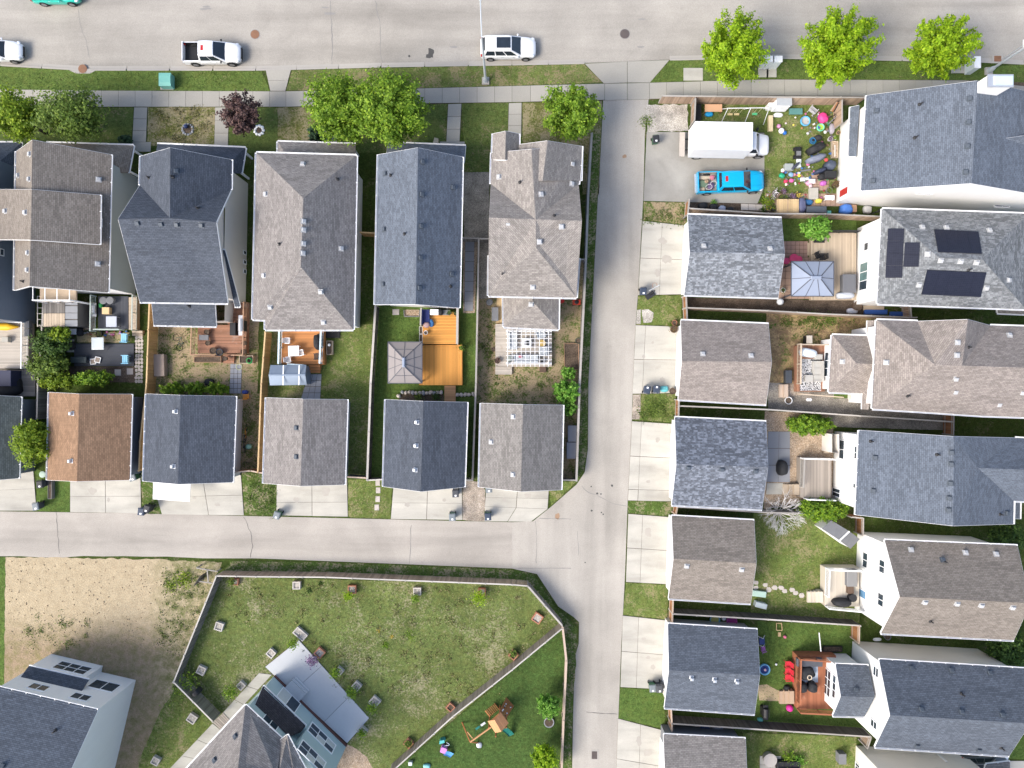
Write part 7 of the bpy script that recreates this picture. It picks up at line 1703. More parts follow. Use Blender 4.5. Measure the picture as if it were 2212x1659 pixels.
def bike(label, u, v, rz, col, flat=False, s=1.0):
    p = W(u, v, .4); t = thing('bicycle', label, 'bicycle', (0, 0, 0)); R_ = .33 * s
    def wr(x): 
        mb = MB(); mb.path([(x + R_ * math.cos(k * .4488), 0, R_ + R_ * math.sin(k * .4488)) for k in range(15)], .022 * s, 5); return mb
    for x in (-.5 * s, .5 * s): wr(x).build('wheel', RUB, t)
    mb = MB()
    for a, b in (((-.5, 0, .33), (-.1, 0, .33)), ((-.1, 0, .33), (-.22, 0, .85)), ((-.22, 0, .8), (.36, 0, .82)), ((.36, 0, .85), (-.1, 0, .33)), ((.36, 0, .92), (.5, 0, .33)), ((-.5, 0, .33), (-.22, 0, .8))): mb.tube(tuple(c * s for c in a), tuple(c * s for c in b), .022, .022, 5)
    mb.build('frame', col, t); MB().tube((.34 * s, -.26, .98 * s), (.34 * s, .26, .98 * s), .018, .018, 5).build('handlebar', BLKP, t); MB().ball((-.23 * s, 0, .9 * s), (.13, .07, .04), 8, 5).build('saddle', BLKP, t)
    t.location = (p.x, p.y, .36 if flat else .02); t.rotation_euler = (math.radians(80) if flat else .15, 0, rz); 
    if flat: t.location.z = .06
    return t
def cyl(name, label, cat, u, v, r, h, mat, z0=0.0, lid=None, group=None):
    p = W(u, v, z0 + h); t = thing(name, label, cat, (p.x, p.y, z0), group)
    MB().lathe((p.x, p.y, z0), [(r * .86, 0), (r, h * .94)], 18).build('body', mat, t); MB().lathe((p.x, p.y, z0), [(r * 1.04, h * .942), (r * 1.04, h * .97), (r * .7, h)], 18).build('lid', lid or mat, t); return t
def tub(label, u, v, r, h, mat, inner, name='paddling_pool', cat='paddling pool', group=None):
    p = W(u, v, h); t = thing(name, label, cat, (p.x, p.y, .02), group)
    MB().lathe((p.x, p.y, .02), [(r, 0), (r * 1.05, h * .5), (r, h), (r * .86, h), (r * .84, h * .3)], 22).build('rim', mat, t, True)
    MB().lathe((p.x, p.y, .02), [(r * .84, .02), (r * .84, h * .35)], 20).build('water', inner, t); return t
# street furniture
TEALM = plain('teal_metal', (.16, .40, .34), .45, var=.06); CABM = plain('pale_grey_metal', (.60, .66, .66), .45, var=.05)
t = thing('transformer_box', 'teal utility transformer box on the left grass strip', 'utility box', W(357, 178))
a, b = W(349, 172, 0), W(375, 192, 0); MB().box(((a.x + b.x) / 2, (a.y + b.y) / 2, .08), (1.25, 1.15, .16)).build('concrete_pad', WALK, t)
a, b = W(343, 157, .95), W(369, 186, .95); c = (a + b) / 2; MB().box((c.x, c.y, .55), (1.1, 1.2, .8)).build('cabinet', TEALM, t)
MB().loft([[(c.x + x * .58, c.y + y * .62, .95) for x, y in ((-1, -1), (1, -1), (1, 1), (-1, 1))], [(c.x + x * .55, c.y + y * .3, 1.02) for x, y in ((-1, -1), (1, -1), (1, 1), (-1, 1))]]).build('lid', TEALM, t)
for u, lab in ((1680, 'right hand pale grey mailbox cabinet by the first street tree'), (1662, 'left hand pale grey mailbox cabinet under the first street tree')):
    c = W(u, 127.5, 1.7); t = thing('mailbox_cabinet', lab, 'cabinet', (c.x, c.y, 0), 'mailbox cabinets'); MB().box((c.x, c.y - .25, .06), (.95, 1.5, .12)).build('concrete_pad', SLAB, t); MB().box((c.x, c.y, .9), (.82, .52, 1.58)).build('cabinet', CABM, t); MB().box((c.x, c.y, 1.72), (.88, .58, .05)).build('lid', WHITE, t)
    for i in range(3): MB().box((c.x - .27 + i * .27, c.y - .265, 1.0), (.24, .02, 1.1)).build('door', CABM, t)
c = W(2112, 134, 1.6); t = thing('utility_cabinet', 'pale green utility cabinet beside the rightmost street tree', 'cabinet', (c.x, c.y, 0)); MB().box((c.x, c.y, .8), (.55, 1.05, 1.5)).build('cabinet', CABM, t); MB().box((c.x, c.y, 1.58), (.6, 1.1, .05)).build('lid', WHITE, t)
a = W(2070, 149); MB().box((a.x, a.y, .05), (1.4, .85, .1)).build('concrete_pad', SLAB, t)
a = W(1497, 161); mb = MB().box((a.x, a.y, .03), (1.85, 1.2, .08)); single(mb, 'concrete_pad', SLAB, 'pale square concrete pad on the grass by the lane mouth', 'concrete pad')
POLE = plain('galvanised_pole', (.50, .54, .57), .5, .3, var=.06)
def lamp(label, u, v, arm, hgt=9.0):
    o = W(u, v); t = thing('street_lamp', label, 'street lamp', o); MB().box((o.x, o.y, .1), (.7, .7, .2)).build('base', CURB, t)
    MB().lathe((o.x, o.y, .2), [(.26, 0), (.22, .5), (.14, .8)], 10).build('base_cover', POLE, t); MB().tube((o.x, o.y, .2), (o.x, o.y, hgt), .12, .075, 10).build('pole', POLE, t)
    e = Vector((o.x + arm[0], o.y + arm[1], hgt + .35)); MB().path([(o.x, o.y, hgt - .1), (o.x + arm[0] * .4, o.y + arm[1] * .4, hgt + .25), e], .05).build('arm', POLE, t)
    d = Vector((arm[0], arm[1], 0)).normalized(); MB().beam(e - d * .1, e + d * .6, .26, .12).build('lamp_head', POLE, t)
lamp('galvanised street lamp arching over the white sunroof car', 1049, 176, (-.1, 2.9)); lamp('galvanised street lamp behind the white chimney', 2134, 155, (.6, 2.6))
o = W(2165, 128); t = thing('street_sign', 'white street name blades on a post at the corner', 'street sign', o); MB().tube((o.x, o.y, 0), (o.x, o.y, 3.0), .035).build('post', POLE, t)
MB().box((o.x, o.y + .05, 2.9), (.04, .9, .2)).build('sign_blade', WHITE, t); MB().box((o.x + .5, o.y, 2.65), (.9, .04, .2)).build('sign_blade', WHITE, t)
def stone_ring(label, u, v, r, n, mat, s=.13):
    o = W(u, v); t = thing('stone_ring', label, 'stone ring', o)
    for i in range(n): a = 2 * math.pi * i / n; MB().ball((o.x + r * math.cos(a), o.y + r * math.sin(a), .06), (s * U(.8, 1.2), s * U(.8, 1.1), .09), 8, 5, U(0, 3), .1).build('stone', mat, t)
    MB().lathe((o.x, o.y, .0), [(r * .95, 0), (r * .9, .04)], 16).build('ash_bed', SOIL, t); return t
stone_ring('grey stone fire ring on the patchy front lawn', 406, 280, .5, 13, STONEG); stone_ring('ring of white stones beside the purple tree', 560, 282, .42, 9, WHITE, .16)
ballo('garden_globe', 'navy blue garden globe on the stone ring', 'ornament', 401, 273, .2, pm((.03, .05, .13)), .1)
o = W(1391, 622); t = thing('basketball_hoop', 'portable basketball hoop on the green verge', 'hoop', W(1403, 640)); p = W(1404, 638)
MB().box((p.x, p.y, .1), (.9, .5, .2), .6).build('base', BINB, t); MB().tube((p.x, p.y, .2), (p.x - .1, p.y + .1, 2.9), .045).build('pole', BLKP, t); MB().box((p.x - .12, p.y + .35, 2.7), (1.0, .04, .65), .5).build('backboard', plain('clear_backboard', (.5, .55, .58), .2), t)
MB().path([(p.x - .05 + .23 * math.cos(k * .5236), p.y + .62 + .23 * math.sin(k * .5236), 2.5) for k in range(13)], .015, 5).build('rim', TERRA, t)
t = thing('garden_box', 'narrow grey timber planter standing on the verge', 'planter', W(107, 1064)); a, b = W(103, 1034, .5), W(111.5, 1078, .5); boxplanter(t, a.x, b.y, b.x, a.y, .5, F_GRY, SOIL)
cyl('rubbish_can', 'round rubbish can with pale green lid by the brown garage', 'bin', 91, 1025, .3, .8, BINGR, lid=pm((.35, .45, .38)))
blob('recycling_bag', 'teal recycling bag between bin and clay pot', 'bag', 1435, 840, .42, .3, .5, pm((.12, .42, .46)))
pot('clay_pot', 'dark clay pot beside the teal recycling bag', 1453, 845, .32, .5, DKW); pot('clay_pot', 'brown clay pot at the taupe garage corner, lower of two', 1456, 711, .36, .6, DKW, plant=LF_RED); pot('clay_pot', 'pinkish clay pot at the taupe garage corner, upper of two', 1457, 697, .26, .45, TERRA)
# ---------------------------------------------------------------- yard furniture and toys
# square planters of the big lawn
def sqplanter(label, u, v, s, rz, mat, h=.42, plant=None, pu=None, pr=10, ph=.9, soil=None, sx=None):
    p = W(u, v, h); t = thing('square_planter', label, 'planter', (p.x, p.y, .02)); m = Matrix.Rotation(rz, 3, 'Z'); a, b = (sx or s) / 2, s / 2
    for x, y, w, l in ((0, b - .05, a * 2, .1), (0, -b + .05, a * 2, .1), (a - .05, 0, .1, b * 2 - .2), (-a + .05, 0, .1, b * 2 - .2)):
        q = m @ Vector((x, y, 0)); MB().box((p.x + q.x, p.y + q.y, h / 2), (w, l, h), rz).build('side_board', mat, t)
    MB().box((p.x, p.y, h * .38), (a * 2 - .2, b * 2 - .2, h * .76), rz).build('soil', soil or GRAVW, t)
    if plant:
        c = W(*(pu or (u, v)), h + ph * .6); r = pr / 22.5; n = int(pr * 26)
        P = rng.normal(size=(n, 3)) * np.array([r * .45, r * .45, ph * .22]) + np.array([c.x, c.y, h + ph * .6]); N = rng.normal(size=(n, 3)) * .5 + np.array([0, 0, .9])
        me = leaf_mesh('plant', P, N, rng.uniform(.6, 1.3, n) * .12, plant, t.location); o = bpy.data.objects.new('plant', me); C.objects.link(o); o.parent = t
        MB().tube((p.x, p.y, h * .7), (c.x, c.y, h + ph * .5), .025, .015, 5).build('stem', BARK, t)
BX = concrete('white_planter_wood', (.47, .44, .41), .08, .05); BXR = concrete('terracotta_planter_wood', (.36, .17, .11), .12, .06)
for a in (('brick red square planter at the top left fence corner', 507, 1257, .72, -.1, BXR, .42, LF_OLV, (499, 1258), 9, .5), ('white square planter with a dark stick below the brown fence', 640, 1265, .8, 0, BX),
          ('terracotta square planter with bright plant, second along the fence', 760, 1274, .85, 0, BXR, .42, LF_YEL, (752, 1287), 11, .8), ('white square planter with small plant, third along the fence', 901, 1278, .8, 0, BX, .42, LF_MID, (896, 1292), 9, .7),
          ('pinkish square planter with the largest bright shrub', 1041, 1279, .75, 0, BXR, .42, LF_YEL, (1034, 1292), 17, 1.0), ('white square planter beside the left fence, topmost', 472.5, 1354, .85, -.3, BX), ('white square planter beside the left fence by the weeping plant', 434, 1449, .85, -.45, BX),
          ('white square planter outside the fence on the side lawn, upper', 414, 1553, .9, -.6, BX), ('white square planter outside the fence on the side lawn, lower', 335, 1645, .8, -.5, BX), ('white square planter left of the concrete walkway', 520, 1482, .75, -.75, BX, .42, LF_HDG, (497, 1497), 17, .9),
          ('large white planter at the top patio corner', 648, 1370, .85, -.72, BX, .42, LF_MID, (633, 1391), 12, .9, None, 1.3), ('red brown planter with lilac shrub on the patio edge', 690, 1411, .9, -.72, BXR, .42, LF_LIL, (674, 1427), 13, 1.0), ('white square planter on the left patio edge', 585, 1412, .8, -.72, BX),
          ('white planter with pointed plant on the patio edge', 732, 1451, .75, -.72, BX, .42, LF_MID, (724, 1454), 12, .8), ('white planter with two shrubs on the patio edge', 770, 1483, .8, -.72, BX, .42, LF_HDG, (760, 1496), 14, .9), ('white planter at the right patio corner', 809, 1517, .95, -.72, BX, .42, LF_HDG, (803, 1530), 13, .9),
          ('white planter below the right patio corner', 783, 1581, .8, -.72, BX, .42, LF_MID, (781, 1585), 11, .6), ('brown planter beside the diagonal fence, middle one', 973, 1529, .75, -.72, BXR, .42, None, None, 0, 0, SOIL), ('brown planter beside the diagonal fence, lowest one', 882, 1607, .8, -.72, BXR, .42, LF_OLV, (881, 1608), 8, .3, SOIL),
          ('brown planter beside the diagonal fence, highest one', 1109, 1416, .8, -.72, BXR, .42, LF_OLV, (1108, 1412), 8, .3, SOIL), ('red planter with a white figure on the right lawn corner', 1161, 1336, .95, -.6, BXR)):
    sqplanter(a[0], a[1], a[2], a[3] * .92, *a[4:])
t = thing('weeping_plant', 'dark weeping plant on the fence corner', 'plant', W(408, 1470)); P = rng.normal(size=(380, 3)) * np.array([.75, .45, .25]); rot = Matrix.Rotation(.7, 3, 'Z')
P = np.array([list(rot @ Vector(p)) for p in P]) + np.array([W(410, 1468).x, W(410, 1468).y, 1.3]); N = rng.normal(size=(380, 3)) * .6 + np.array([0, 0, .8])
ob = bpy.data.objects.new('foliage', leaf_mesh('foliage', P, N, rng.uniform(.5, 1.2, 380) * .14, LF_HDG, t.location)); C.objects.link(ob); ob.parent = t; MB().tube((t.location.x, t.location.y, 0), (t.location.x, t.location.y, 1.3), .04, .03, 6).build('stem', BARK, t)
blob('leaning_bag', 'black bag slumped over the grey fence corner', 'bag', 424, 1496, .38, .3, .9, BLACKC, 1.0, .7)
pot('oblong_bed', 'oblong stone edged garden bed below the round tree', 1186, 1561, .5, .25, STONEG)
blob('foil_disc', 'pale crumpled disc on the play lawn', 'toy', *Z7(848, 1005), .28, .28, .15, STEEL, .03)
crate('pale_bin', 'pale box by the diagonal fence at the bottom', 'box', *T(13, 1332, 1625), .35, .35, .4, CABM, .03); blob('teal_toy', 'teal toy at the bottom edge of the play lawn', 'toy', *Z7(40, 1330), .35, .22, .3, pm((.25, .6, .6)), .03)
for u, v, lab in ((817, 1362, 'left'), (847, 1374, 'right')): tuft('yellow_flowers', 'yellow flower clump on the big lawn, ' + lab + ' one', 'flowers', u, v, 5, .12, leafm('yellow_petals' + lab, (.5, .36, .05), (.6, .45, .08)), 26, .1)
# taupe house yard
for x, y, k in ((1225, 285, 'left'), (1340, 283, 'right')): cyl('round_stool', 'grey round side table on the charcoal deck, ' + k + ' one', 'table', *Z2(x, y), .34, .6, GREYC, .65)
crate('wood_cube', 'tan wooden cube table on the charcoal deck', 'table', *Z2(1270, 460), .7, .65, .5, TANW, .65); blob('watering_can', 'green watering can on the charcoal deck', 'watering can', *Z2(1190, 370), .2, .25, .35, pm((.02, .22, .05)), .65)
def bbq(label, u, v, rz, hood, body, z0, L=1.3):
    p = W(u, v, z0 + .9); t = thing('barbecue', label, 'barbecue', (0, 0, 0))
    MB().box((0, 0, .4), (L * .55, .5, .8)).build('cart', body, t)
    for s in (-1, 1): MB().box((s * L * .4, 0, .84), (L * .2, .48, .04)).build('side_shelf', hood, t)
    mb = MB(); mb.loft([[(x, .27 * math.cos(a), .84 + .3 * math.sin(a)) for a in [math.pi * i / 8 for i in range(9)]] for x in (-L * .29, L * .29)]); mb.build('hood', hood, t, False)
    MB().tube((-L * .25, -.31, 1.0), (L * .25, -.31, 1.0), .018, .018, 6).build('handle', body, t)
    t.location = (p.x, p.y, z0); t.rotation_euler = (0, 0, rz); return t
bbq('pale barrel barbecue beside the charcoal deck rail', *Z2(1062, 445), math.pi / 2, STEEL, BLKP, .02, 1.3)
crate('glass_table', 'square glass topped table on the charcoal deck', 'table', *Z2(1368, 650), 1.0, 1.0, .7, STEEL, .65, .0, pm((.42, .45, .52), .2), legs=True); crate('glass_table', 'frosted square table on the low charcoal patio', 'table', *Z2(1130, 1028), 1.15, 1.15, .72, STEEL, .16, .02, pm((.48, .53, .54), .2), legs=True, bev=.2)
chair('pale blue lounge chair on the low patio, upper one', *Z2(1590, 935), 3.1, pm((.22, .48, .64)), .16, 1.45); chair('pale blue lounge chair on the low patio, lower one', *Z2(1610, 1305), 3.15, pm((.22, .48, .64)), .16, 1.45)
for x, y, rz, k in ((1045, 1340, .1, 'left'), (1132, 1310, -.22, 'right')):
    p = W(*Z2(x, y), .3); t = thing('picture_frame', 'white edged brown tray on the charcoal patio, ' + k + ' one', 'tray', (p.x, p.y, .2)); MB().box((p.x, p.y, .22 + (.06 if k == 'right' else 0)), (.56, .56, .03), rz).build('frame', WHITE, t); MB().box((p.x, p.y, .24 + (.06 if k == 'right' else 0)), (.42, .42, .03), rz).build('panel', pm((.25, .2, .16)), t)
crate('paving_pad', 'pale slab under the dark kettle barbecue', 'slab', *Z2(660, 1065), .7, 1.25, .1, SLAB, .05); blob('kettle_barbecue', 'dark kettle barbecue under a cover beside the shrub', 'barbecue', *Z2(640, 1060), .38, .42, .9, BLACKC, .1)
crate('dark_bench', 'dark green bench on the low charcoal patio', 'bench', *Z2(800, 1310), 1.5, .6, .45, pm((.035, .05, .055)), .16, .0, legs=True)
crate('pale_chest', 'white storage chest beside the timber shed', 'chest', *Z2(698, 820), .75, .55, .5, WHITE, .02); blob('black_sack', 'black sack beside the white storage chest', 'bag', *Z2(815, 825), .35, .4, .5, BLACKC, .02); pot('black_pot', 'black pot at the charcoal deck corner', *Z2(1150, 870), .3, .4, BLKP, .02, LF_DRK)
bike('small bicycle lying in the gravel beside the barbecue', *Z2(985, 390), .6, pm((.45, .2, .25)), True, .7)
for k, (x, y) in enumerate(((1480, 1530), (1690, 1510))): crate('stone_pad', 'cracked square stone pad below the charcoal patio, ' + ('left', 'right')[k] + ' one', 'slab', *Z2(x, y), .6, .6, .06, STONE, .0)
t = sheet('gravel_bed', [Z2(790, 310), Z2(1080, 310), Z2(1090, 800), Z2(800, 780)], GRAVT, .016, 'pale gravel bed beside the timber shed', 'gravel'); sheet('planting_bed', wob([Z2(760, 830), Z2(1700, 840), Z2(1500, 1010), Z2(790, 1010)], 1), lawn('tan_bed', (.07, .12, .02), .8, (.42, .32, .2), 1.2, .3), .02, 'tan mulch bed above the low patio', 'bed')
sheet('planting_bed', wob([Z2(560, 1420), Z2(1790, 1430), Z2(1790, 1700), Z2(500, 1700)], 1), SOIL, .018, 'dark soil bed along the conifer hedge', 'bed')
# far left deck
mb = MB(); ps = [W(*T(1, x, 1165), 1.25) for x in (-160, -60, 60, 150)]
mb.loft([[ (p.x, p.y + w * s, 1.0 + z) for w, z in ((-.02, 0), (-.3, .1), (-.34, .26), (0, .32), (.34, .26), (.3, .1))] for p, s in zip(ps, (.3, .9, 1.0, .25))]); single(mb, 'kayak', pm((.75, .42, .02)), 'yellow kayak lying on the bleached deck', 'kayak', None, True)
crate('canopy_swing', 'navy blue covered swing seat at the left edge', 'swing seat', *T(1, 20, 1610), 1.6, 1.5, 1.5, pm((.02, .025, .06)), .4); blob('hot_tub_cover', 'black covered hot tub behind the green grey garage', 'hot tub', *T(2, 60, 20), 1.2, .95, .9, BLACKC, .4); crate('side_table', 'pale side table on the bleached deck', 'table', *T(1, 40, 1275), .6, .5, .5, SLAB, .9)
for y, k in ((1145, 'upper'), (1215, 'lower')): crate('grey_chair_pad', 'grey half round chair on the bleached deck, ' + k + ' one', 'chair', *T(1, 228, y), .5, .7, .5, GREYC, .9)
# reddish deck
bbq('brushed steel barbecue on the reddish deck', *Z3(1045, 500), math.pi / 2, STEEL, BLKP, .75, 1.9); crate('side_table', 'black side table beside the steel barbecue', 'table', *Z3(880, 570), .55, 1.2, .7, BLKP, .75)
for x, y, r, k in ((365, 630, .26, 'upper left'), (385, 850, .24, 'middle left'), (490, 1000, .33, 'brown lower'), (615, 1030, .33, 'blue lower'), (1105, 850, .24, 'right rail'), (1095, 1020, .28, 'lower right'), (720, 1155, .24, 'gate')): pot('flower_pot', k + ' round flower pot on the reddish deck', *Z3(x, y), r, .45, (DKW, BINU)[k[0] == 'b' and 'blue' in k], .75)
crate('folding_chair', 'grey folding chair by the reddish deck rail', 'chair', *Z3(310, 740), .9, .5, .45, GREYC, .75, legs=True)
mb = MB()
for k in range(40): a = k * .7; r0 = .3 - .002 * k; p = W(*Z3(1215, 1200), .5); q = (p.x + r0 * math.cos(a), p.y + r0 * math.sin(a), .5 + .004 * k); mb.tube(q, (p.x + r0 * math.cos(a + .7), p.y + r0 * math.sin(a + .7), .504 + .004 * k), .025, .025, 5, False)
single(mb, 'garden_hose', pm((.03, .32, .08)), 'coiled green garden hose in the timber planter', 'hose')
mb = MB(); p = W(*Z3(1010, 1320), .05); mb.path([(p.x + .28 * math.cos(k * .3307), p.y + .28 * math.sin(k * .3307), .06) for k in range(20)], .025, 5); single(mb, 'toy_hoop', pm((.5, .55, .25)), 'pale green hoop lying by the block path', 'hoop')
bike('dark bicycle lying on the patchy grass behind the navy house', 374, 742, 1.9, pm((.05, .08, .07)), True); t = crate('leaning_board', 'tan plywood hutch beside the cedar fence', 'hutch', 343, 789, 1.0, 2.1, .7, pm((.32, .25, .2)), .02, .03); blob('dark_tarp', 'dark bundle on the grass above the dark blue garage', 'bundle', 451, 826, .45, .35, .4, BLACKC, .02)
chair('orange plastic chair beside the dark blue garage', 532, 856, 1.6, pm((.62, .25, .03)), .02, .9); blob('blue_toy', 'dark blue toy above the orange chair', 'toy', 529, 847, .3, .2, .35, pm((.03, .06, .25)), .02); bike('orange bicycle leaning by the dark blue garage', 530, 935, 1.5, pm((.6, .27, .03)), False); blob('green_bag', 'green and white bag beside the orange bicycle', 'bag', 537, 965, .3, .25, .3, pm((.25, .45, .35)), .02); bike('dark bicycle beside the dark blue garage wall', 527, 960, 1.6, BLKP, False)
# orange brown deck with blue rails
crate('white_table', 'white square slatted table on the orange brown deck', 'table', 634, 758, 1.02, .98, .72, R_WHT, .85, .03, legs=True)
for u, v, rz, k in ((621, 736, -.05, 'above the table'), (623, 777, .1, 'below the table'), (651, 762, 3.4, 'right of the table')): chair('white slatted chair ' + k + ' on the orange brown deck', u, v, rz, R_WHT, .85, .95)
blob('covered_barbecue', 'black covered barbecue on the orange brown deck', 'barbecue', 685, 738, .36, .72, 1.0, BLACKC, .85); chair('black patio chair beside the blue right railing', 683, 770, 3.2, BLKP, .85, 1.0)
t = thing('raised_planter', 'white edged planter with a pale globe beside the blue railing', 'planter', W(711, 751)); a, b = W(705, 736, .5), W(718, 766, .5); boxplanter(t, a.x, b.y, b.x, a.y, .5, R_TAN, SOIL); ballo('garden_globe', 'pale globe inside the white edged planter', 'ornament', 711, 745, .14, WHITE, .45)
mb = MB(); p = W(710, 722, 0); mb.box((p.x, p.y, .1), (2.2, .7, .2)); single(mb, 'window_well', BLKP, 'dark window well under the brown roof edge', 'window well')
# upper orange deck
t = thing('patio_sofa', 'navy cushioned patio sofa by the orange deck rail', 'sofa', W(919, 686)); p = W(919, 685, 1.4); NAVC = pm((.02, .03, .12), .8)
MB().box((p.x, p.y, 1.1), (.75, 1.5, .3)).build('frame', GREYC, t); MB().box((p.x + .06, p.y, 1.3), (.6, 1.4, .14)).build('seat_cushion', NAVC, t); MB().box((p.x - .3, p.y, 1.5), (.16, 1.4, .4)).build('back_cushion', NAVC, t)
blob('patterned_pillow', 'brown and white patterned pillow at the sofa end', 'pillow', 921, 702, .3, .25, .22, pm((.3, .2, .2)), 1.35); blob('blue_cushion', 'blue cushion leaning beside the patterned pillow', 'cushion', 930, 697, .28, .38, .35, pm((.05, .16, .36)), .95, .3)
crate('storage_box', 'white rounded storage box against the white house wall', 'box', 938, 674, .78, .52, .5, WHITE, .92, bev=.12); blob('black_grill', 'small black grill beside the white storage box', 'grill', 951, 674, .24, .3, .5, BLACKC, .92); crate('door_mat', 'grey mat by the patio door on the orange deck', 'mat', 962, 675, .85, .5, .08, GREYC, .92)
pot('grey_plant', 'potted grey green plant on the orange deck, left of the door', 970, 676, .2, .4, GREYC, .92, LF_DRK); pot('grey_plant', 'potted plant in the upper right orange deck corner', 985, 677, .2, .45, BLKP, .92, LF_DRK)
for v, k in ((713, 'upper'), (730, 'lower')): t = thing('rail_planter', k + ' white edged black planter beside the orange deck', 'planter', W(909, v)); a, b = W(905.5, v - 8, .9), W(913, v + 8, .9); boxplanter(t, a.x, b.y, b.x, a.y, .9, plain('pale_planter_edge', (.5, .48, .46)), SOIL, .04)
pot('ring_pot', 'white rimmed round pot on the orange deck', 919.5, 718.5, .2, .4, WHITE, .92); pot('plant_pot', 'dark pot with green plant at the orange deck edge', 996, 751, .22, .4, BLKP, .6, LF_MID); ballo('deck_lamp', 'round dark post light at the orange deck corner', 'light', 913.5, 744, .12, DKW, .9)
crate('stepping_pad', 'tan square slab on the grass under the white wall', 'slab', 855, 674, .65, .55, .08, STONE); t = thing('window_well', 'curved gravel window well below the white wall', 'window well', W(890, 677)); p = W(890, 677); MB().path([(p.x - .75, p.y + .3, .2), (p.x - .7, p.y - .3, .2), (p.x + .7, p.y - .32, .2), (p.x + .8, p.y + .3, .2)], .05).build('rim', GREYC, t); MB().box((p.x, p.y, .03), (1.4, .7, .08)).build('gravel', GRAVT, t)
t = thing('rock_wall', 'row of pale boulders above the navy garage', 'rock wall', W(905, 850))
for i in range(13):
    u = 862 + i * 7.6 if i < 13 else 0; p = W(u, 848 + U(-1, 1.5) + (6 if i == 0 else 0)); MB().ball((p.x, p.y, .15), (U(.16, .26), U(.16, .22), .2), 9, 6, U(0, 3), .16).build('boulder', (STONE, STONEG)[i % 3 == 1], t)
for i in range(5): p = W(988 + i * 8.5, 852 + U(-1, 1)); MB().ball((p.x, p.y, .15), (U(.18, .26), U(.15, .22), .2), 9, 6, U(0, 3), .16).build('boulder', STONE, t)
sheet('planting_bed', wob([(862, 851), (958, 852), (958, 872), (862, 870)], .8), SOIL, .018, 'dark planting bed behind the boulders', 'bed')
for u, k in ((905, 'left'), (942, 'right')): tuft('low_shrub', k + ' low green shrub behind the boulders', 'shrub', u, 857, 11, .5, LF_DRK if k == 'right' else LF_OLV, 140, .12)
# pergola furniture
SOFA = pm((.42, .45, .47), .8)
def sofa(label, u, v, rz, L, z0, mat=SOFA, D=.8, cat='sofa', name='patio_sofa'):
    p = W(u, v, z0 + .45); t = thing(name, label, cat, (0, 0, 0)); MB().box((0, 0, .17), (L, D, .34)).build('base', mat, t); n = max(1, round(L / .75))
    for i in range(n): MB().box((-L / 2 + (i + .5) * L / n, -.06, .42), (L / n - .04, D * .75, .15)).build('seat_cushion', mat, t)
    MB().box((0, D / 2 - .08, .55), (L, .16, .45)).build('backrest', mat, t)
    for s in (-1, 1): MB().box((s * (L / 2 - .06), 0, .45), (.12, D, .3)).build('armrest', mat, t)
    t.location = (p.x, p.y, z0); t.rotation_euler = (0, 0, rz); return t
sofa('pale grey sofa at the left side under the pergola', *Z4(282, 458), math.pi / 2, 1.6, .5); sofa('pale grey long sofa at the bottom under the pergola', *Z4(395, 612), math.pi, 2.3, .5); sofa('pale grey armchair at the top right under the pergola', *Z4(525, 400), .3, .85, .5, cat='armchair'); sofa('pale grey armchair at the right side under the pergola', *Z4(545, 548), -math.pi / 2, .85, .5, cat='armchair')
crate('fire_table', 'white square fire table with a dark burner under the pergola', 'table', *Z4(405, 475), .85, .85, .5, WHITE, .5, 0, WHITE); mb = MB(); p = W(*Z4(405, 475), 1.05); mb.box((p.x, p.y, 1.03), (.42, .42, .05)); single(mb, 'burner', BLKP, 'dark burner tray set in the white fire table', 'burner')
cyl('round_stool', 'yellow round stool under the pergola', 'stool', *Z4(537, 477), .32, .45, pm((.55, .38, .12)), .5); cyl('round_planter', 'small black round planter in the pergola corner', 'planter', *Z4(540, 637), .2, .45, BLKP, .5); blob('throw_pillow', 'red pillow on the long pergola sofa', 'pillow', *Z4(350, 590), .2, .15, .15, pm((.4, .12, .16)), .98); blob('plant_by_sofa', 'grey green plant at the pergola corner', 'plant', *Z4(258, 610), .3, .35, .5, pm((.22, .25, .23)), .5)
crate('step_crate', 'white edged wooden steps below the pergola', 'steps', *Z4(543, 697), .65, .7, .3, DKW, .02, 0, DKW); t = thing('raised_bed', 'brown raised garden bed beside the lane fence', 'garden bed', W(*Z4(790, 590))); a, b = W(*Z4(728, 478), .3), W(*Z4(855, 705), .3); boxplanter(t, a.x, b.y, b.x, a.y, .3, R_BRN, SOIL)
for y, k, s in ((1258, 'upper', 1), (1405, 'lower', 1)): crate('deck_box', k + ' grey deck box beside the last garage', 'box', *Z4(805 if k == 'upper' else 795, y), 1.0, 1.55, .65, GREYC, .02, 0, pm((.24, .255, .29)))
cyl('rubbish_can', 'dark round rubbish can left of the pergola house', 'bin', *Z4(82, 122), .3, .8, BINGR); crate('grey_bench', 'grey covered bench beside the pergola house', 'bench', *Z4(130, 225), .65, 1.3, .5, GREYC, .02); pot('brown_pot', 'brown pot left of the weathered deck', *Z4(118, 530), .22, .3, DKW, .02); pot('brown_pot', 'small plant pot on the weathered deck', *Z4(152, 628), .28, .35, DKW, .5, LF_PUR); pot('green_barrel', 'dark green barrel beside the brown garden bed', *Z4(850, 455), .3, .6, pm((.04, .08, .06)), .02)
sheet('board_strip', [Z4(145, 70), Z4(205, 72), Z4(195, 320), Z4(140, 320)], TANW, .03, 'tan board strip beside the lower wing', 'path')
t = thing('lawn_mower', 'red lawn mower parked beside the lower taupe wing', 'lawn mower', W(*Z4(775, 120))); p = W(*Z4(835, 122), .4); MB().box((p.x, p.y, .22), (.75, .5, .22)).build('deck', pm((.5, .06, .03)), t); MB().lathe((p.x, p.y, .32), [(.2, 0), (.2, .16), (.1, .2)], 14).build('engine', BLKP, t)
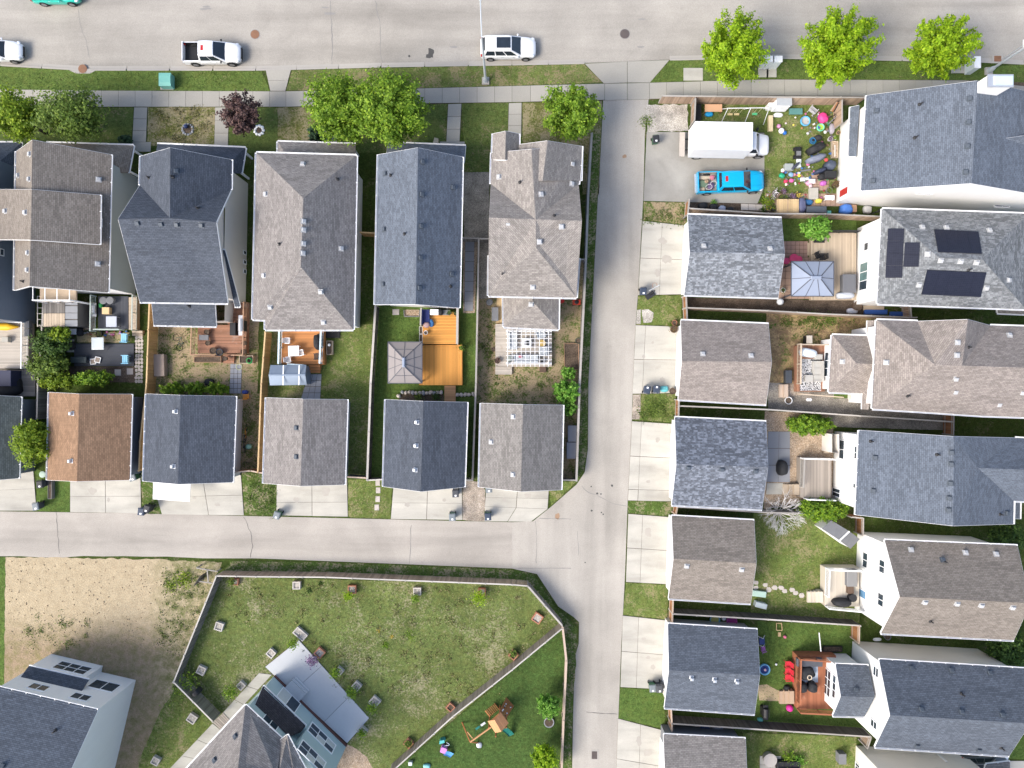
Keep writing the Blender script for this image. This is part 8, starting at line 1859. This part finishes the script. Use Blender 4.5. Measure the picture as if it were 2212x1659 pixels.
for s in (-1, 1): MB().tube((p.x - .35, p.y + s * .2, .3), (p.x - 1.25, p.y + s * .2, .8), .018).build('handle', BLKP, t)
for x in (-.28, .28):
    for s in (-1, 1): MB().tube((p.x + x, p.y + s * .24, .12), (p.x + x, p.y + s * .29, .12), .12, .12, 12).build('wheel', RUB, t)
q = W(*Z4(705, 108), .5); MB().ball((q.x, q.y, .4), (.3, .26, .35), 12, 8).build('grass_bag', pm((.52, .03, .03)), t, True)
# toy yard, top right
crate('wooden_table', 'orange tan wooden play table by the brown fence', 'table', *Z1(443, 208), 1.65, .72, .6, TERRA, .02, 0, wood('orange_table_top', (.55, .33, .2), .1), legs=True); blob('blue_turtle', 'blue plastic sandbox lid beside the wooden table', 'toy', *Z1(385, 288), .4, .24, .25, pm((.02, .30, .60)), .02)
t = thing('plastic_shed', 'white plastic storage shed with grey top by the fence', 'shed', W(*Z1(1340, 230))); p = W(*Z1(1375, 128), 1.7); MB().box((p.x, p.y, .82), (1.35, .62, 1.64)).build('body', WHITE, t); MB().box((p.x, p.y, 1.67), (1.42, .7, .07)).build('lid', plain('grey_plastic_lid', (.36, .38, .40)), t)
for s in (-1, 1): MB().box((p.x + s * .33, p.y - .32, .8), (.6, .03, 1.4)).build('door', WHITE, t)
crate('toy_kitchen', 'white toy kitchen beside the plastic shed', 'toy kitchen', *Z1(1222, 165), .75, .4, 1.0, WHITE, .02); crate('teal_lounger', 'folded teal lounger on the grass by the fence', 'lounger', *Z1(1530, 250), 1.25, .55, .25, pm((.09, .22, .21)), .02); crate('cream_board', 'cream coloured plank standing in the toy yard', 'plank', *Z1(1198, 408), .42, 1.5, .35, pm((.62, .52, .32)), .02)
for x, y in ((1295, 300),): blob('white_toys', 'white plastic crates in front of the plastic shed', 'crates', *Z1(x, y), .45, .2, .3, WHITE, .02)
chair('pale grey wire chair tipped in the toy yard', *Z1(1755, 235), .9, pm((.5, .5, .52)), .02, 1.3); blob('pink_car', 'pink ride on toy car in the toy yard', 'toy car', *Z1(1890, 335), .42, .5, .55, pm((.62, .05, .22)), .02, .4)
tub('round blue tub full of toys on the grass', *Z1(1655, 378), .46, .22, pm((.10, .36, .62)), pm((.4, .38, .36))); tub('green tub beside the pink toy car', *Z1(1855, 462), .36, .2, pm((.15, .55, .38)), pm((.35, .55, .08)), 'sandbox_tub', 'tub')
ballo('play_ball', 'white ball on the toy yard grass', 'ball', *Z1(1335, 510), .27, WHITE, .02); ballo('play_ball', 'blue ball touching the white ball', 'ball', *Z1(1378, 538), .2, pm((.02, .12, .42)), .02); ballo('play_ball', 'pink ball above the white ball', 'ball', *Z1(1300, 450), .2, pm((.55, .25, .42)), .02)
for x, y, c, k in ((1520, 335, (.7, .65, .6), 'white'), (1495, 432, (.7, .6, .1), 'yellow'), (1912, 528, (.75, .75, .75), 'large white'), (1605, 475, (.5, .2, .1), 'orange'), (1395, 412, (.7, .6, .65), 'pale pink')): ballo('small_ball', 'small ' + k + ' ball lying in the toy yard', 'ball', *Z1(x, y), .09 if 'large' not in k else .15, pm(c), .02)
t = thing('ride_on_tractor', 'black ride on toy tractor in the toy yard', 'toy', W(*Z1(1560, 800))); p = W(*Z1(1560, 795), .5); MB().box((p.x, p.y, .3), (.5, 1.1, .28)).build('body', BLKP, t); MB().box((p.x, p.y - .1, .52), (.4, .4, .2)).build('seat', GREYC, t)
for x in (-.3, .3):
    for y in (-.38, .38): MB().tube((p.x + x - .05, p.y + y, .18), (p.x + x + .05, p.y + y, .18), .18, .18, 12).build('wheel', RUB, t)
t = thing('stroller', 'black stroller with blue trim in the toy yard', 'stroller', W(*Z1(1760, 640))); p = W(*Z1(1750, 640), .5)
for k in range(3): MB().path([(p.x + (.32 - k * .07) * math.cos(a * .5236), p.y + (.32 - k * .07) * math.sin(a * .5236), .5 + k * .06) for a in range(13)], .025, 5).build('hood_hoop', pm((.03, .18, .36)), t)
MB().ball((p.x + .5, p.y + .25, .45), (.4, .3, .4), 12, 8).build('seat', BLACKC, t, True); MB().ball((p.x, p.y, .35), (.3, .3, .25), 12, 8).build('basket', BLACKC, t, True)
for x, y, rx, ry, h, m, rz, nm, lab in ((1800, 735, .9, .42, 1.0, BLACKC, .45, 'covered_bicycle', 'black covered bicycle, topmost of the row by the white wall'), (1800, 870, .95, .32, .95, GBL, .3, 'covered_bicycle', 'grey blue covered bicycle under the black one'), (1985, 960, .5, .45, 1.0, pm((.06, .075, .11)), -.4, 'covered_cart', 'dark blue covered cart beside the white wall'), (1850, 1035, .6, .22, .8, pm((.035, .045, .08)), .35, 'covered_bicycle', 'narrow dark blue covered bicycle beside the cart'), (1875, 1110, .38, .3, .5, BLACKC, .1, 'black_bag', 'black round bag with pale cord by the covered bicycles')):
    blob(nm, lab, nm.split('_')[-1], *Z1(x, y), rx, ry, h, m, .02, rz)
crate('covered_chest', 'black covered chest against the white house wall', 'chest', *Z1(1990, 1080), 1.1, .65, .8, BLACKC, .02); ballo('red_helmet', 'red helmet lying on the covered cart', 'helmet', *Z1(1925, 893), .17, pm((.55, .06, .06)), .85)
t = thing('window_well', 'tan window well beside the white house wall', 'window well', W(*Z1(2040, 760))); a, b = W(*Z1(2000, 645), .3), W(*Z1(2085, 865), .3); boxplanter(t, a.x, b.y, b.x, a.y, .3, R_TAN, GRAVT); MB().beam(W(*Z1(2040, 700), .35), W(*Z1(2040, 850), .35), .05, .04).build('bar', WHITE, t)
JK = [((1345, 1100), (.02, .30, .16), 'green', .28), ((1465, 1085), (.2, .35, .5), 'blue', .25), ((1395, 1172), (.5, .04, .10), 'red', .2), ((1470, 1165), (.6, .12, .32), 'pink', .22), ((1505, 1085), (.6, .3, .3), 'salmon', .16), ((1570, 1098), (.65, .58, .05), 'yellow', .16), ((1690, 1200), (.6, .3, .42), 'rose', .24), ((1890, 1200), (.42, .12, .40), 'magenta', .3), ((1355, 1030), (.62, .6, .6), 'white', .2), ((1720, 1235), (.62, .45, .48), 'pale pink', .2), ((1400, 1215), (.65, .6, .5), 'cream', .14)]
for (x, y), c, k, r in JK: blob('toy', k + ' plastic toy in the scattered toy heap', 'toy', *Z1(x, y), r, r * .8, r * 1.1, pm(c), .03, U(0, 3))
lb = NB('litter_colours'); g = lb.n('NewGeometry'); lb.col(lb.ramp(g.outputs['Random Per Island'], [(0, (.3, .05, .06)), (.14, (.45, .14, .27)), (.28, (.05, .13, .33)), (.42, (.2, .2, .21)), (.6, (.2, .13, .08)), (.74, (.55, .55, .55)), (.9, (.06, .22, .11))], 'CONSTANT')); lb.rough(.6)
def litter(label, boxes, n, F):
    mb = MB()
    for (x0, y0, x1, y1) in boxes:
        for i in range(n):
            p = W(*F(U(x0, x1), U(y0, y1))); s = U(.06, .17)
            if i % 2: mb.box((p.x, p.y, .06 + s * .4), (s * U(1, 2), s, s), U(0, 3), U(-.4, .4))
            else: mb.ball((p.x, p.y, .05 + s * .5), (s * U(.6, 1.2), s * .8, s * .7), 7, 5, 0, .15)
    tag(mb.build('litter', lb.m), label, 'litter', None, 'stuff')
litter('small toys and litter strewn over the crowded toy yard', [(1320, 1000, 1700, 1240), (1640, 620, 2060, 1230), (1130, 1290, 2000, 1420), (1640, 240, 2060, 560)], 34, Z1)
litter('small yard litter around the worn decks and fences', [(780, 780, 1060, 880), (1060, 820, 1700, 900), (180, 720, 260, 1500)], 14, Z2)
crate('clear_bin', 'grey translucent storage bin in the toy heap', 'bin', *Z1(1440, 985), .8, .65, .5, pm((.30, .33, .32)), .02); blob('dark_umbrella', 'folded dark umbrella across the storage bin', 'umbrella', *Z1(1525, 970), .5, .14, .2, pm((.05, .055, .08)), .5, .75)
for x, y, s, k in ((1568, 905, .45, 'upper'), (1560, 965, .5, 'middle'), (1618, 1148, .42, 'lower left'), (1676, 1140, .3, 'lower right')): crate('white_box', k + ' pale box lid among the toys', 'box', *Z1(x, y), s, s * .8, .2, pm((.62, .68, .66)), .02, U(-.1, .2))
crate('pink_table', 'pink white toy table beside the toy heap', 'toy table', *Z1(1742, 1172), .6, .42, .4, pm((.62, .42, .5)), .02, 0, pm((.78, .7, .75)), legs=True); crate('grey_plank', 'grey plank dividing the brick pads', 'plank', *Z1(1660, 1028), .95, .16, .12, GREYC, .05, .15)
t = thing('timber_lean_to', 'dark boards leaning against the brown fence section', 'boards', W(*Z1(2040, 270)))
for i in range(6): a, b = W(*Z1(1985 + i * 22, 250 + i * 6), .3), W(*Z1(2070 + i * 10, 130 + i * 8), 1.4); MB().beam(a, b, .16, .03).build('board', (F_BRN, F_RED, F_DRK)[i % 3], t)
bike('dark bicycle by the leaning boards', *Z1(2000, 360), .9, pm((.25, .25, .27)), False, .9); bike('small black bicycle beside the pink toy car', *Z1(1985, 320), .4, BLKP, False, .7); blob('grey_sheet', 'crumpled grey sheet by the white wall', 'sheet', *Z1(2005, 480), .25, .5, .3, pm((.3, .28, .32)), .02); pot('tan_basket', 'tan basket beside the white wall', *Z1(2090, 532), .2, .3, pm((.45, .32, .18)), .02)
pot('white_pot', 'white pot with dark flowers by the wall', *Z1(1980, 615), .22, .3, WHITE, .02, LF_LIL); pot('long_planter', 'green plant pot by the window well', *Z1(2035, 605), .2, .3, WHITE, .02, LF_MID)
for x, y, m, k in ((1250, 1320, GREYC, 'grey'), (1365, 1310, LF_LIL, 'pale purple'), (1480, 1375, LF_LIL, 'deep purple'), (1560, 1355, 'y', 'yellow'), (1225, 1380, WHITE, 'white')):
    mat = leafm('yellow_blooms', (.5, .38, .04), (.62, .5, .1)) if m == 'y' else (leafm('white_blooms_' + k, (.5, .48, .5), (.7, .68, .7)) if m in (GREYC, WHITE) else m); pot('flower_pot', k + ' flowers in a pot on the brick path', *Z1(x, y), .26, .35, DKW, .05, mat)
for x, y, k in ((1170, 1525, 'green rimmed'), (1245, 1530, 'orange centred'), (1200, 1470, 'blue'), (1330, 1385, 'dark'), (1400, 1385, 'brown')): pot('garden_pot', k + ' pot beside the yellow flowering bush', *Z1(x, y), .24, .35, (TERRA, DKW, BINU)[len(k) % 3], .02, LF_OLV)
tuft('flower_bush', 'green bush dotted with yellow flowers by the brick path', 'bush', *Z1(1130, 1450), 17, .8, LF_MID2, 320, .12); tuft('dark_bush', 'dark leafy plant below the yellow flowering bush', 'plant', *Z1(1090, 1550), 9, .4, LF_DRK, 120, .12)
t = thing('pallet_box', 'pale wooden pallet box by the long brown fence', 'pallet box', W(*Z1(1418, 1500))); p = W(*Z1(1418, 1500), .8)
for i in range(10): MB().box((p.x - .92 + i * .2 + (.08 if i > 4 else 0), p.y, .8), (.185, 1.3, .04)).build('board', TANW, t)
MB().box((p.x, p.y, .4), (1.9, 1.22, .76)).build('body', F_BRN, t)
blob('purple_tarp', 'slate purple tarp bundle beside the pallet box', 'tarp', *Z1(1600, 1495), .42, .8, .8, pm((.10, .11, .19)), .02); t = crate('grey_tote', 'long dark grey storage tote by the brown fence', 'tote', *Z1(1800, 1545), 1.9, .6, .7, pm((.085, .10, .12)), .02); crate('teal_box', 'small teal box beside the grey tote', 'box', *Z1(1965, 1583), .4, .3, .3, pm((.12, .42, .38)), .02)
blob('blue_tarp', 'bright blue tarp bundle below the white house', 'tarp', *T(31, 680, 148), .58, .5, .8, pm((.06, .17, .50)), .02); crate('timber_box', 'brown timber box right of the blue tarp', 'box', *T(31, 745, 140), .55, .7, .6, R_BRN, .02); blob('foil_sheet', 'pale grey sheet right of the timber box', 'sheet', *T(31, 862, 150), .42, .38, .4, pm((.42, .42, .42)), .02); bike('black bicycle at the end of the narrow passage', *T(31, 940, 160), .5, BLKP, False)
blob('blue_tarp', 'blue sack heap near the yellow flowers', 'sack', *Z1(1695, 1450), .42, .28, .4, pm((.03, .12, .28)), .02); blob('yellow_bag', 'yellow bag on the blue sack heap', 'bag', *Z1(1832, 1432), .3, .22, .5, pm((.6, .52, .08)), .02); crate('board_bench', 'grey board bench on the brick path', 'bench', *Z1(1765, 1335), .85, 1.1, .35, SLAB, .05); pot('brown_barrel', 'brown half barrel near the red door', *Z1(2055, 1215), .34, .45, DKW, .05, LF_RED); pot('grey_pot', 'grey pot with fern near the red door', *Z1(1970, 1290), .3, .45, GREYC, .05, LF_MID); crate('white_rack', 'white shoe rack by the red door', 'rack', *Z1(1975, 1390), .9, .45, .45, WHITE, .05, legs=True)
for x, y, k, m in ((300, 1500, 'largest', BLACKC), (440, 1515, 'middle', BLACKC), (660, 1560, 'small', BLACKC), (555, 1540, 'clear', pm((.3, .33, .42)))): blob('rubbish_bag', k + ' bag of rubbish below the blue pickup', 'bag', *Z1(x, y), .45 if k == 'largest' else .36, .34, .5, m, .02)
tuft('weed_clump', 'bright weed among the rubbish bags', 'plant', *Z1(425, 1462), 8, .5, LF_FRS, 80, .12); crate('metal_cabinet', 'black cabinet with pale trim behind the brown fence side', 'cabinet', *Z1(240, 260), .6, 1.5, .7, BLKP, .02)
# solar house yard
PINK = pm((.50, .05, .14))
for x, y, r, k in ((160, 595, .3, 'left'), (226, 573, .42, 'middle'), (268, 584, .34, 'right')): cyl('pink_pouf', k + ' pink round pouf above the blue grey gazebo', 'pouf', *T(31, x, y), r, .4, PINK, .06)
for x, y, rz, k in ((430, 545, .4, 'left'), (470, 560, 3.2, 'right')): chair('black slatted chair beside the tan deck, ' + k + ' one', *T(31, x, y), rz, BLKP, .5, 1.1)
crate('sofa_cover', 'dark grey covered sofa against the white wall', 'sofa', *T(31, 705, 790), 1.25, 1.75, .7, GREYC, .5, 0, pm((.13, .135, .15))); blob('pale_cover', 'pale grey covered table below the dark sofa', 'table', *T(31, 675, 893), .85, .34, .7, pm((.42, .45, .5)), .5); pot('white_pot', 'white rimmed pot left of the blue grey gazebo', *T(31, 132, 848), .24, .4, WHITE, .06, LF_DRK); ballo('glass_globe', 'pale glass globe at the patchy garage corner', 'globe', *T(31, 105, 948), .34, pm((.5, .52, .54), .15), .3)
crate('blue_tarp', 'long blue tarp in the soil strip, left piece', 'tarp', *T(31, 935, 1037), 2.2, .45, .3, pm((.03, .09, .32)), .02); crate('blue_tarp', 'blue tarp in the soil strip, right piece', 'tarp', *T(31, 1130, 1052), 1.6, .4, .3, pm((.03, .09, .32)), .02); blob('pale_fabric', 'pale fabric heap in the soil strip', 'fabric', *T(31, 730, 1028), .55, .28, .3, pm((.55, .57, .62)), .02); pot('dark_barrel', 'dark barrel at the white house corner', *T(31, 775, 985), .45, .6, DKW, .02); crate('tan_planks', 'tan planks stacked under the solar roof', 'planks', *T(31, 915, 1000), 2.0, .5, .15, R_TAN, .02)
t = thing('tree_grate_bench', 'dark bench under the small bright tree', 'bench', W(1770, 521)); p = W(1770, 521, .9); MB().box((p.x, p.y, .9), (1.0, .3, .05)).build('seat', BLKP, t); MB().box((p.x, p.y, .45), (.9, .06, .88)).build('frame', BLKP, t)
# taupe wing deck
RUG = NB('patterned_rug'); vo = RUG.n('TexVoronoi', Scale=9.0, _feature='DISTANCE_TO_EDGE'); RUG.l(RUG.coord(), vo.inputs['Vector']); RUG.col(RUG.ramp(vo.outputs[0], [(.10, (.05, .05, .055)), (.13, (.70, .70, .70))])); RUG.rough(.9, .1); RUG = RUG.m
p0, p1 = W(*Z5(398, 778), .92), W(*Z5(745, 1305), .92); mb = MB(); mb.box(((p0.x + p1.x) / 2, (p0.y + p1.y) / 2, .915), (p1.x - p0.x, p0.y - p1.y, .02)); single(mb, 'patterned_rug', RUG, 'black and white patterned rug on the red brown deck', 'rug')
LGR = pm((.40, .39, .365), .8); sofa('light grey sectional sofa on the patterned rug', *Z5(700, 985), -math.pi / 2, 1.95, .93, LGR, .85); crate('ottoman', 'light grey ottoman beside the sectional sofa', 'ottoman', *Z5(553, 1102), .75, .68, .42, LGR, .93); crate('sofa_corner', 'light grey seat block above the sectional sofa', 'seat', *Z5(715, 745), .7, .5, .45, LGR, .93)
blob('white_cover', 'white blue covered furniture in the deck corner', 'cover', *Z5(545, 675), .82, .42, .75, pm((.60, .68, .76)), .9, -.15); crate('dark_planter', 'dark grey box planter outside the deck railing', 'planter', *Z5(215, 1075), .62, 1.25, .6, pm((.06, .068, .08)), .02); crate('tan_topped_bin', 'tan topped bin above the deck', 'bin', *Z5(558, 455), .55, .75, .9, BLKP, .02, 0, pm((.5, .45, .38)))
pot('white_rim_pot', 'large white rimmed pot at the deck steps', *Z5(212, 1470), .36, .5, WHITE, .02); 
for x, k in ((528, 'left'), (568, 'right')): ballo('white_globe', k + ' white globe light along the deck edge', 'light', *Z5(x, 1453), .16, WHITE, .85)
sheet('turf_mat', [Z5(962, 1345), Z5(1206, 1345), Z5(1206, 1432), Z5(955, 1432)], L_BACK, .03, 'small dark turf patch under the wing roof', 'lawn'); crate('hedge_chest', 'pale wall box beside the turf patch', 'box', *Z5(1330, 1395), .9, .6, .8, S_CREAM, .02); sheet('stone_edging', wob([Z5(200, 1200), Z5(395, 1200), Z5(395, 1390), Z5(200, 1390)], .6), GRAVP, .02, 'pale stone bed left of the rug deck', 'gravel')
# slate house patio
blob('covered_barbecue', 'black covered barbecue on the blue grey patio', 'barbecue', *T(32, 130, 728), .46, .72, 1.05, BLACKC, .06); crate('wall_box', 'pale wooden bench seat at the slate house corner', 'bench', *T(32, 510, 545), .45, 1.2, .45, R_TAN, .02)
# white house pale deck
crate('storage_bench', 'dark grey storage bench against the white wall', 'bench', *Z6(800, 145), .95, 1.6, .55, GREYC, 1.2, 0, pm((.19, .19, .19))); crate('small_bench', 'dark brown low bench below the storage bench', 'bench', *Z6(790, 235), .55, .85, .45, DKW, 1.2); blob('covered_barbecue', 'black covered barbecue on the pale deck', 'barbecue', *Z6(725, 343), .85, .38, .9, BLACKC, 1.2); cyl('round_cover', 'round black covered stool beside the barbecue', 'stool', *Z6(808, 305), .36, .6, BLACKC, 1.2)
crate('cold_frame', 'pale green glass cold frame beside the brown grey garage', 'cold frame', *Z6(60, 272), 1.3, .55, .35, pm((.35, .48, .42), .2), .02, -.12); crate('leaning_sheet', 'pale leaning panel at the dark fence', 'panel', *Z6(75, 365), 1.1, .5, .7, pm((.35, .40, .42), .25), .02, -.25)
# red deck yard
REDP = pm((.55, .03, .05))
for y, k in ((832, 'top'), (888, 'middle'), (940, 'bottom')): chair('red plastic chair beside the rust deck, ' + k + ' of three', *Z6(287, y), math.pi, REDP, .02, 1.05, slats=3)
tub('blue paddling pool on the lawn behind the navy garage', *Z6(103, 876), .52, .25, pm((.16, .42, .62)), pm((.02, .04, .16))); ballo('pool_toy', 'pink toy floating in the blue paddling pool', 'toy', *Z6(104, 876), .13, pm((.7, .45, .5)), .1); ballo('small_ball', 'small white ball right of the paddling pool', 'ball', *Z6(193, 832), .11, WHITE, .02)
t = thing('toy_swing_chair', 'white framed blue toy swing chair by the navy garage', 'toy', W(*Z6(85, 650))); p = W(*Z6(80, 650), .5)
for s in (-1, 1): MB().path([(p.x - .4, p.y + s * .42, .02), (p.x, p.y + s * .38, .8), (p.x + .42, p.y + s * .42, .02)], .03).build('frame', WHITE, t)
MB().box((p.x, p.y, .4), (.5, .6, .2)).build('seat', pm((.03, .05, .16)), t); chair('purple plastic chair below the toy swing', *Z6(92, 712), .3, pm((.30, .10, .32)), .02, .9, slats=3)
blob('covered_table', 'black covered round table on the rust deck', 'table', *Z6(440, 905), .75, .62, .75, BLACKC, 1.2, .3); t = thing('wreath_planter', 'round tan ring on the covered table', 'ring', W(*Z6(460, 938), 2.0)); p = W(*Z6(460, 938), 2.0); MB().path([(p.x + .2 * math.cos(k * .5236), p.y + .2 * math.sin(k * .5236), 1.99) for k in range(13)], .05, 6).build('ring', pm((.5, .42, .32)), t)
for x, k in ((405, 'left'), (487, 'right')): blob('covered_chair', k + ' black covered chair on the rust deck', 'chair', *Z6(x, 1018), .42, .5, .85, BLACKC, 1.2)
crate('dark_bench', 'dark grey bench along the rust deck top rail', 'bench', *Z6(462, 820), 2.4, .75, .45, pm((.075, .08, .095)), 1.2); p0, p1 = W(*Z6(380, 845), 1.2), W(*Z6(525, 975), 1.2); mb = MB(); mb.box(((p0.x + p1.x) / 2, (p0.y + p1.y) / 2, 1.212), (p1.x - p0.x, p0.y - p1.y, .016)); single(mb, 'outdoor_rug', pm((.36, .42, .50)), 'pale blue grey rug under the covered table', 'rug')
ballo('magenta_ball', 'large magenta ball beside the rust deck corner', 'ball', *Z6(300, 1180), .34, pm((.55, .03, .25)), .02); ballo('small_ball', 'pink ball near the wooden toy frame', 'ball', *Z6(262, 613), .16, pm((.6, .15, .25)), .02)
t = thing('wooden_toy_frame', 'pale wooden toy frame on the grass below the dark fence', 'toy', W(*Z6(215, 540)));  # open wooden toy frame of bars with a small seat
for a, b in (((195, 500), (195, 560)), ((235, 500), (240, 560)), ((195, 505), (235, 505)), ((195, 560), (240, 562))): MB().beam(W(*Z6(*a), .2), W(*Z6(*b), .2), .06, .06).build('bar', TANW, t)
MB().box((W(*Z6(215, 590)).x, W(*Z6(215, 590)).y, .1), (.25, .4, .1)).build('seat', TANW, t)
sheet('sand_path', wob([Z6(40, 1000), Z6(120, 990), Z6(220, 1050), Z6(215, 1125), Z6(60, 1120)], .8), gravel('sand', (.46, .36, .22), (.52, .42, .28), 20, .15), .02, 'tan sand path to the rust deck steps', 'path'); blob('black_pot', 'black sack beside the rust deck steps', 'bag', *Z6(283, 1028), .3, .3, .4, BLACKC, .02); bbq('dark barbecue with teal cover by the dark fence', *Z6(110, 1220), math.pi / 2, BLKP, BLKP, .02, 1.4); blob('teal_bag', 'teal bag beside the dark barbecue', 'bag', *Z6(68, 1275), .26, .16, .4, pm((.12, .4, .38)), .02)
t = thing('window_well', 'dark window well beside the beige side wall', 'window well', W(*Z6(645, 712))); a, b = W(*Z6(570, 690), .3), W(*Z6(722, 735), .3); boxplanter(t, a.x, b.y, b.x, a.y, .3, BLKP, SOIL); mb = MB(); a = W(*Z6(535, 580), 1.2); b = W(*Z6(550, 730), 1.2); mb.tube(a, b, .05, .05, 8); single(mb, 'downpipe', WHITE, 'white downpipe lying beside the sunroom', 'downpipe')
tub('blue and yellow paddling tub behind the navy garage', *T(23, 1755, 380), .48, .2, pm((.2, .45, .6)), pm((.55, .5, .15))); tub('magenta paddling tub behind the navy garage', *T(23, 1902, 392), .5, .22, pm((.42, .08, .3)), pm((.35, .05, .22))); ballo('white_bucket', 'white bucket between the two paddling tubs', 'bucket', *T(23, 1830, 368), .2, WHITE, .02)
crate('blue_crates', 'dark blue crates beneath the lower dark fence', 'crates', *T(23, 1670, 1305), .9, .35, .4, pm((.04, .06, .14)), .02); blob('grey_bundle', 'grey bundle beneath the lower dark fence', 'bundle', *T(23, 1780, 1315), .5, .25, .4, pm((.2, .22, .27)), .02)
# bottom right corner patio
paved('patio', 'pale slab patio at the bottom right lawn', [([Z6(60, 1560), Z6(230, 1560), Z6(235, 1700), Z6(60, 1700)], 2, 2)], SLAB, z=.03, cat='patio'); cyl('round_table', 'tan round table on the bottom right patio', 'table', *Z6(147, 1600), .62, .7, pm((.38, .35, .32)), .05); sofa('black sofa at the bottom right patio', *Z6(290, 1640), math.pi, 2.2, .05, BLACKC)
tuft('yellow_flowers', 'yellow flower clump above the round table', 'flowers', *Z6(146, 1545), 5, .3, leafm('yellow_flower_corner', (.5, .38, .04), (.6, .5, .1)), 40, .1); tuft('fern_shrub', 'feathery green plant beside the round table, left one', 'plant', *Z6(280, 1562), 16, .7, LF_MID, 240, .14); tuft('fern_shrub', 'feathery green plant beside the round table, right one', 'plant', *Z6(368, 1582), 15, .7, LF_FRS, 220, .14)
crate('cooler_unit', 'pale grey air conditioner beside the beige house', 'air conditioner', *Z6(725, 1590), .7, 1.0, .8, GREYC, .02); pot('small_barrel', 'dark round barrel between the right houses', *Z6(1085, 615), .32, .6, GREYC, .02); blob('white_bags', 'white scraps between the right houses', 'bag', *Z6(1000, 635), .4, .16, .12, WHITE, .02)
# front yards
crate('lawn_sign', 'small tan lawn sign before the navy porch', 'sign', 941, 304, .4, .55, .6, pm((.5, .42, .3)), .02, -.3)
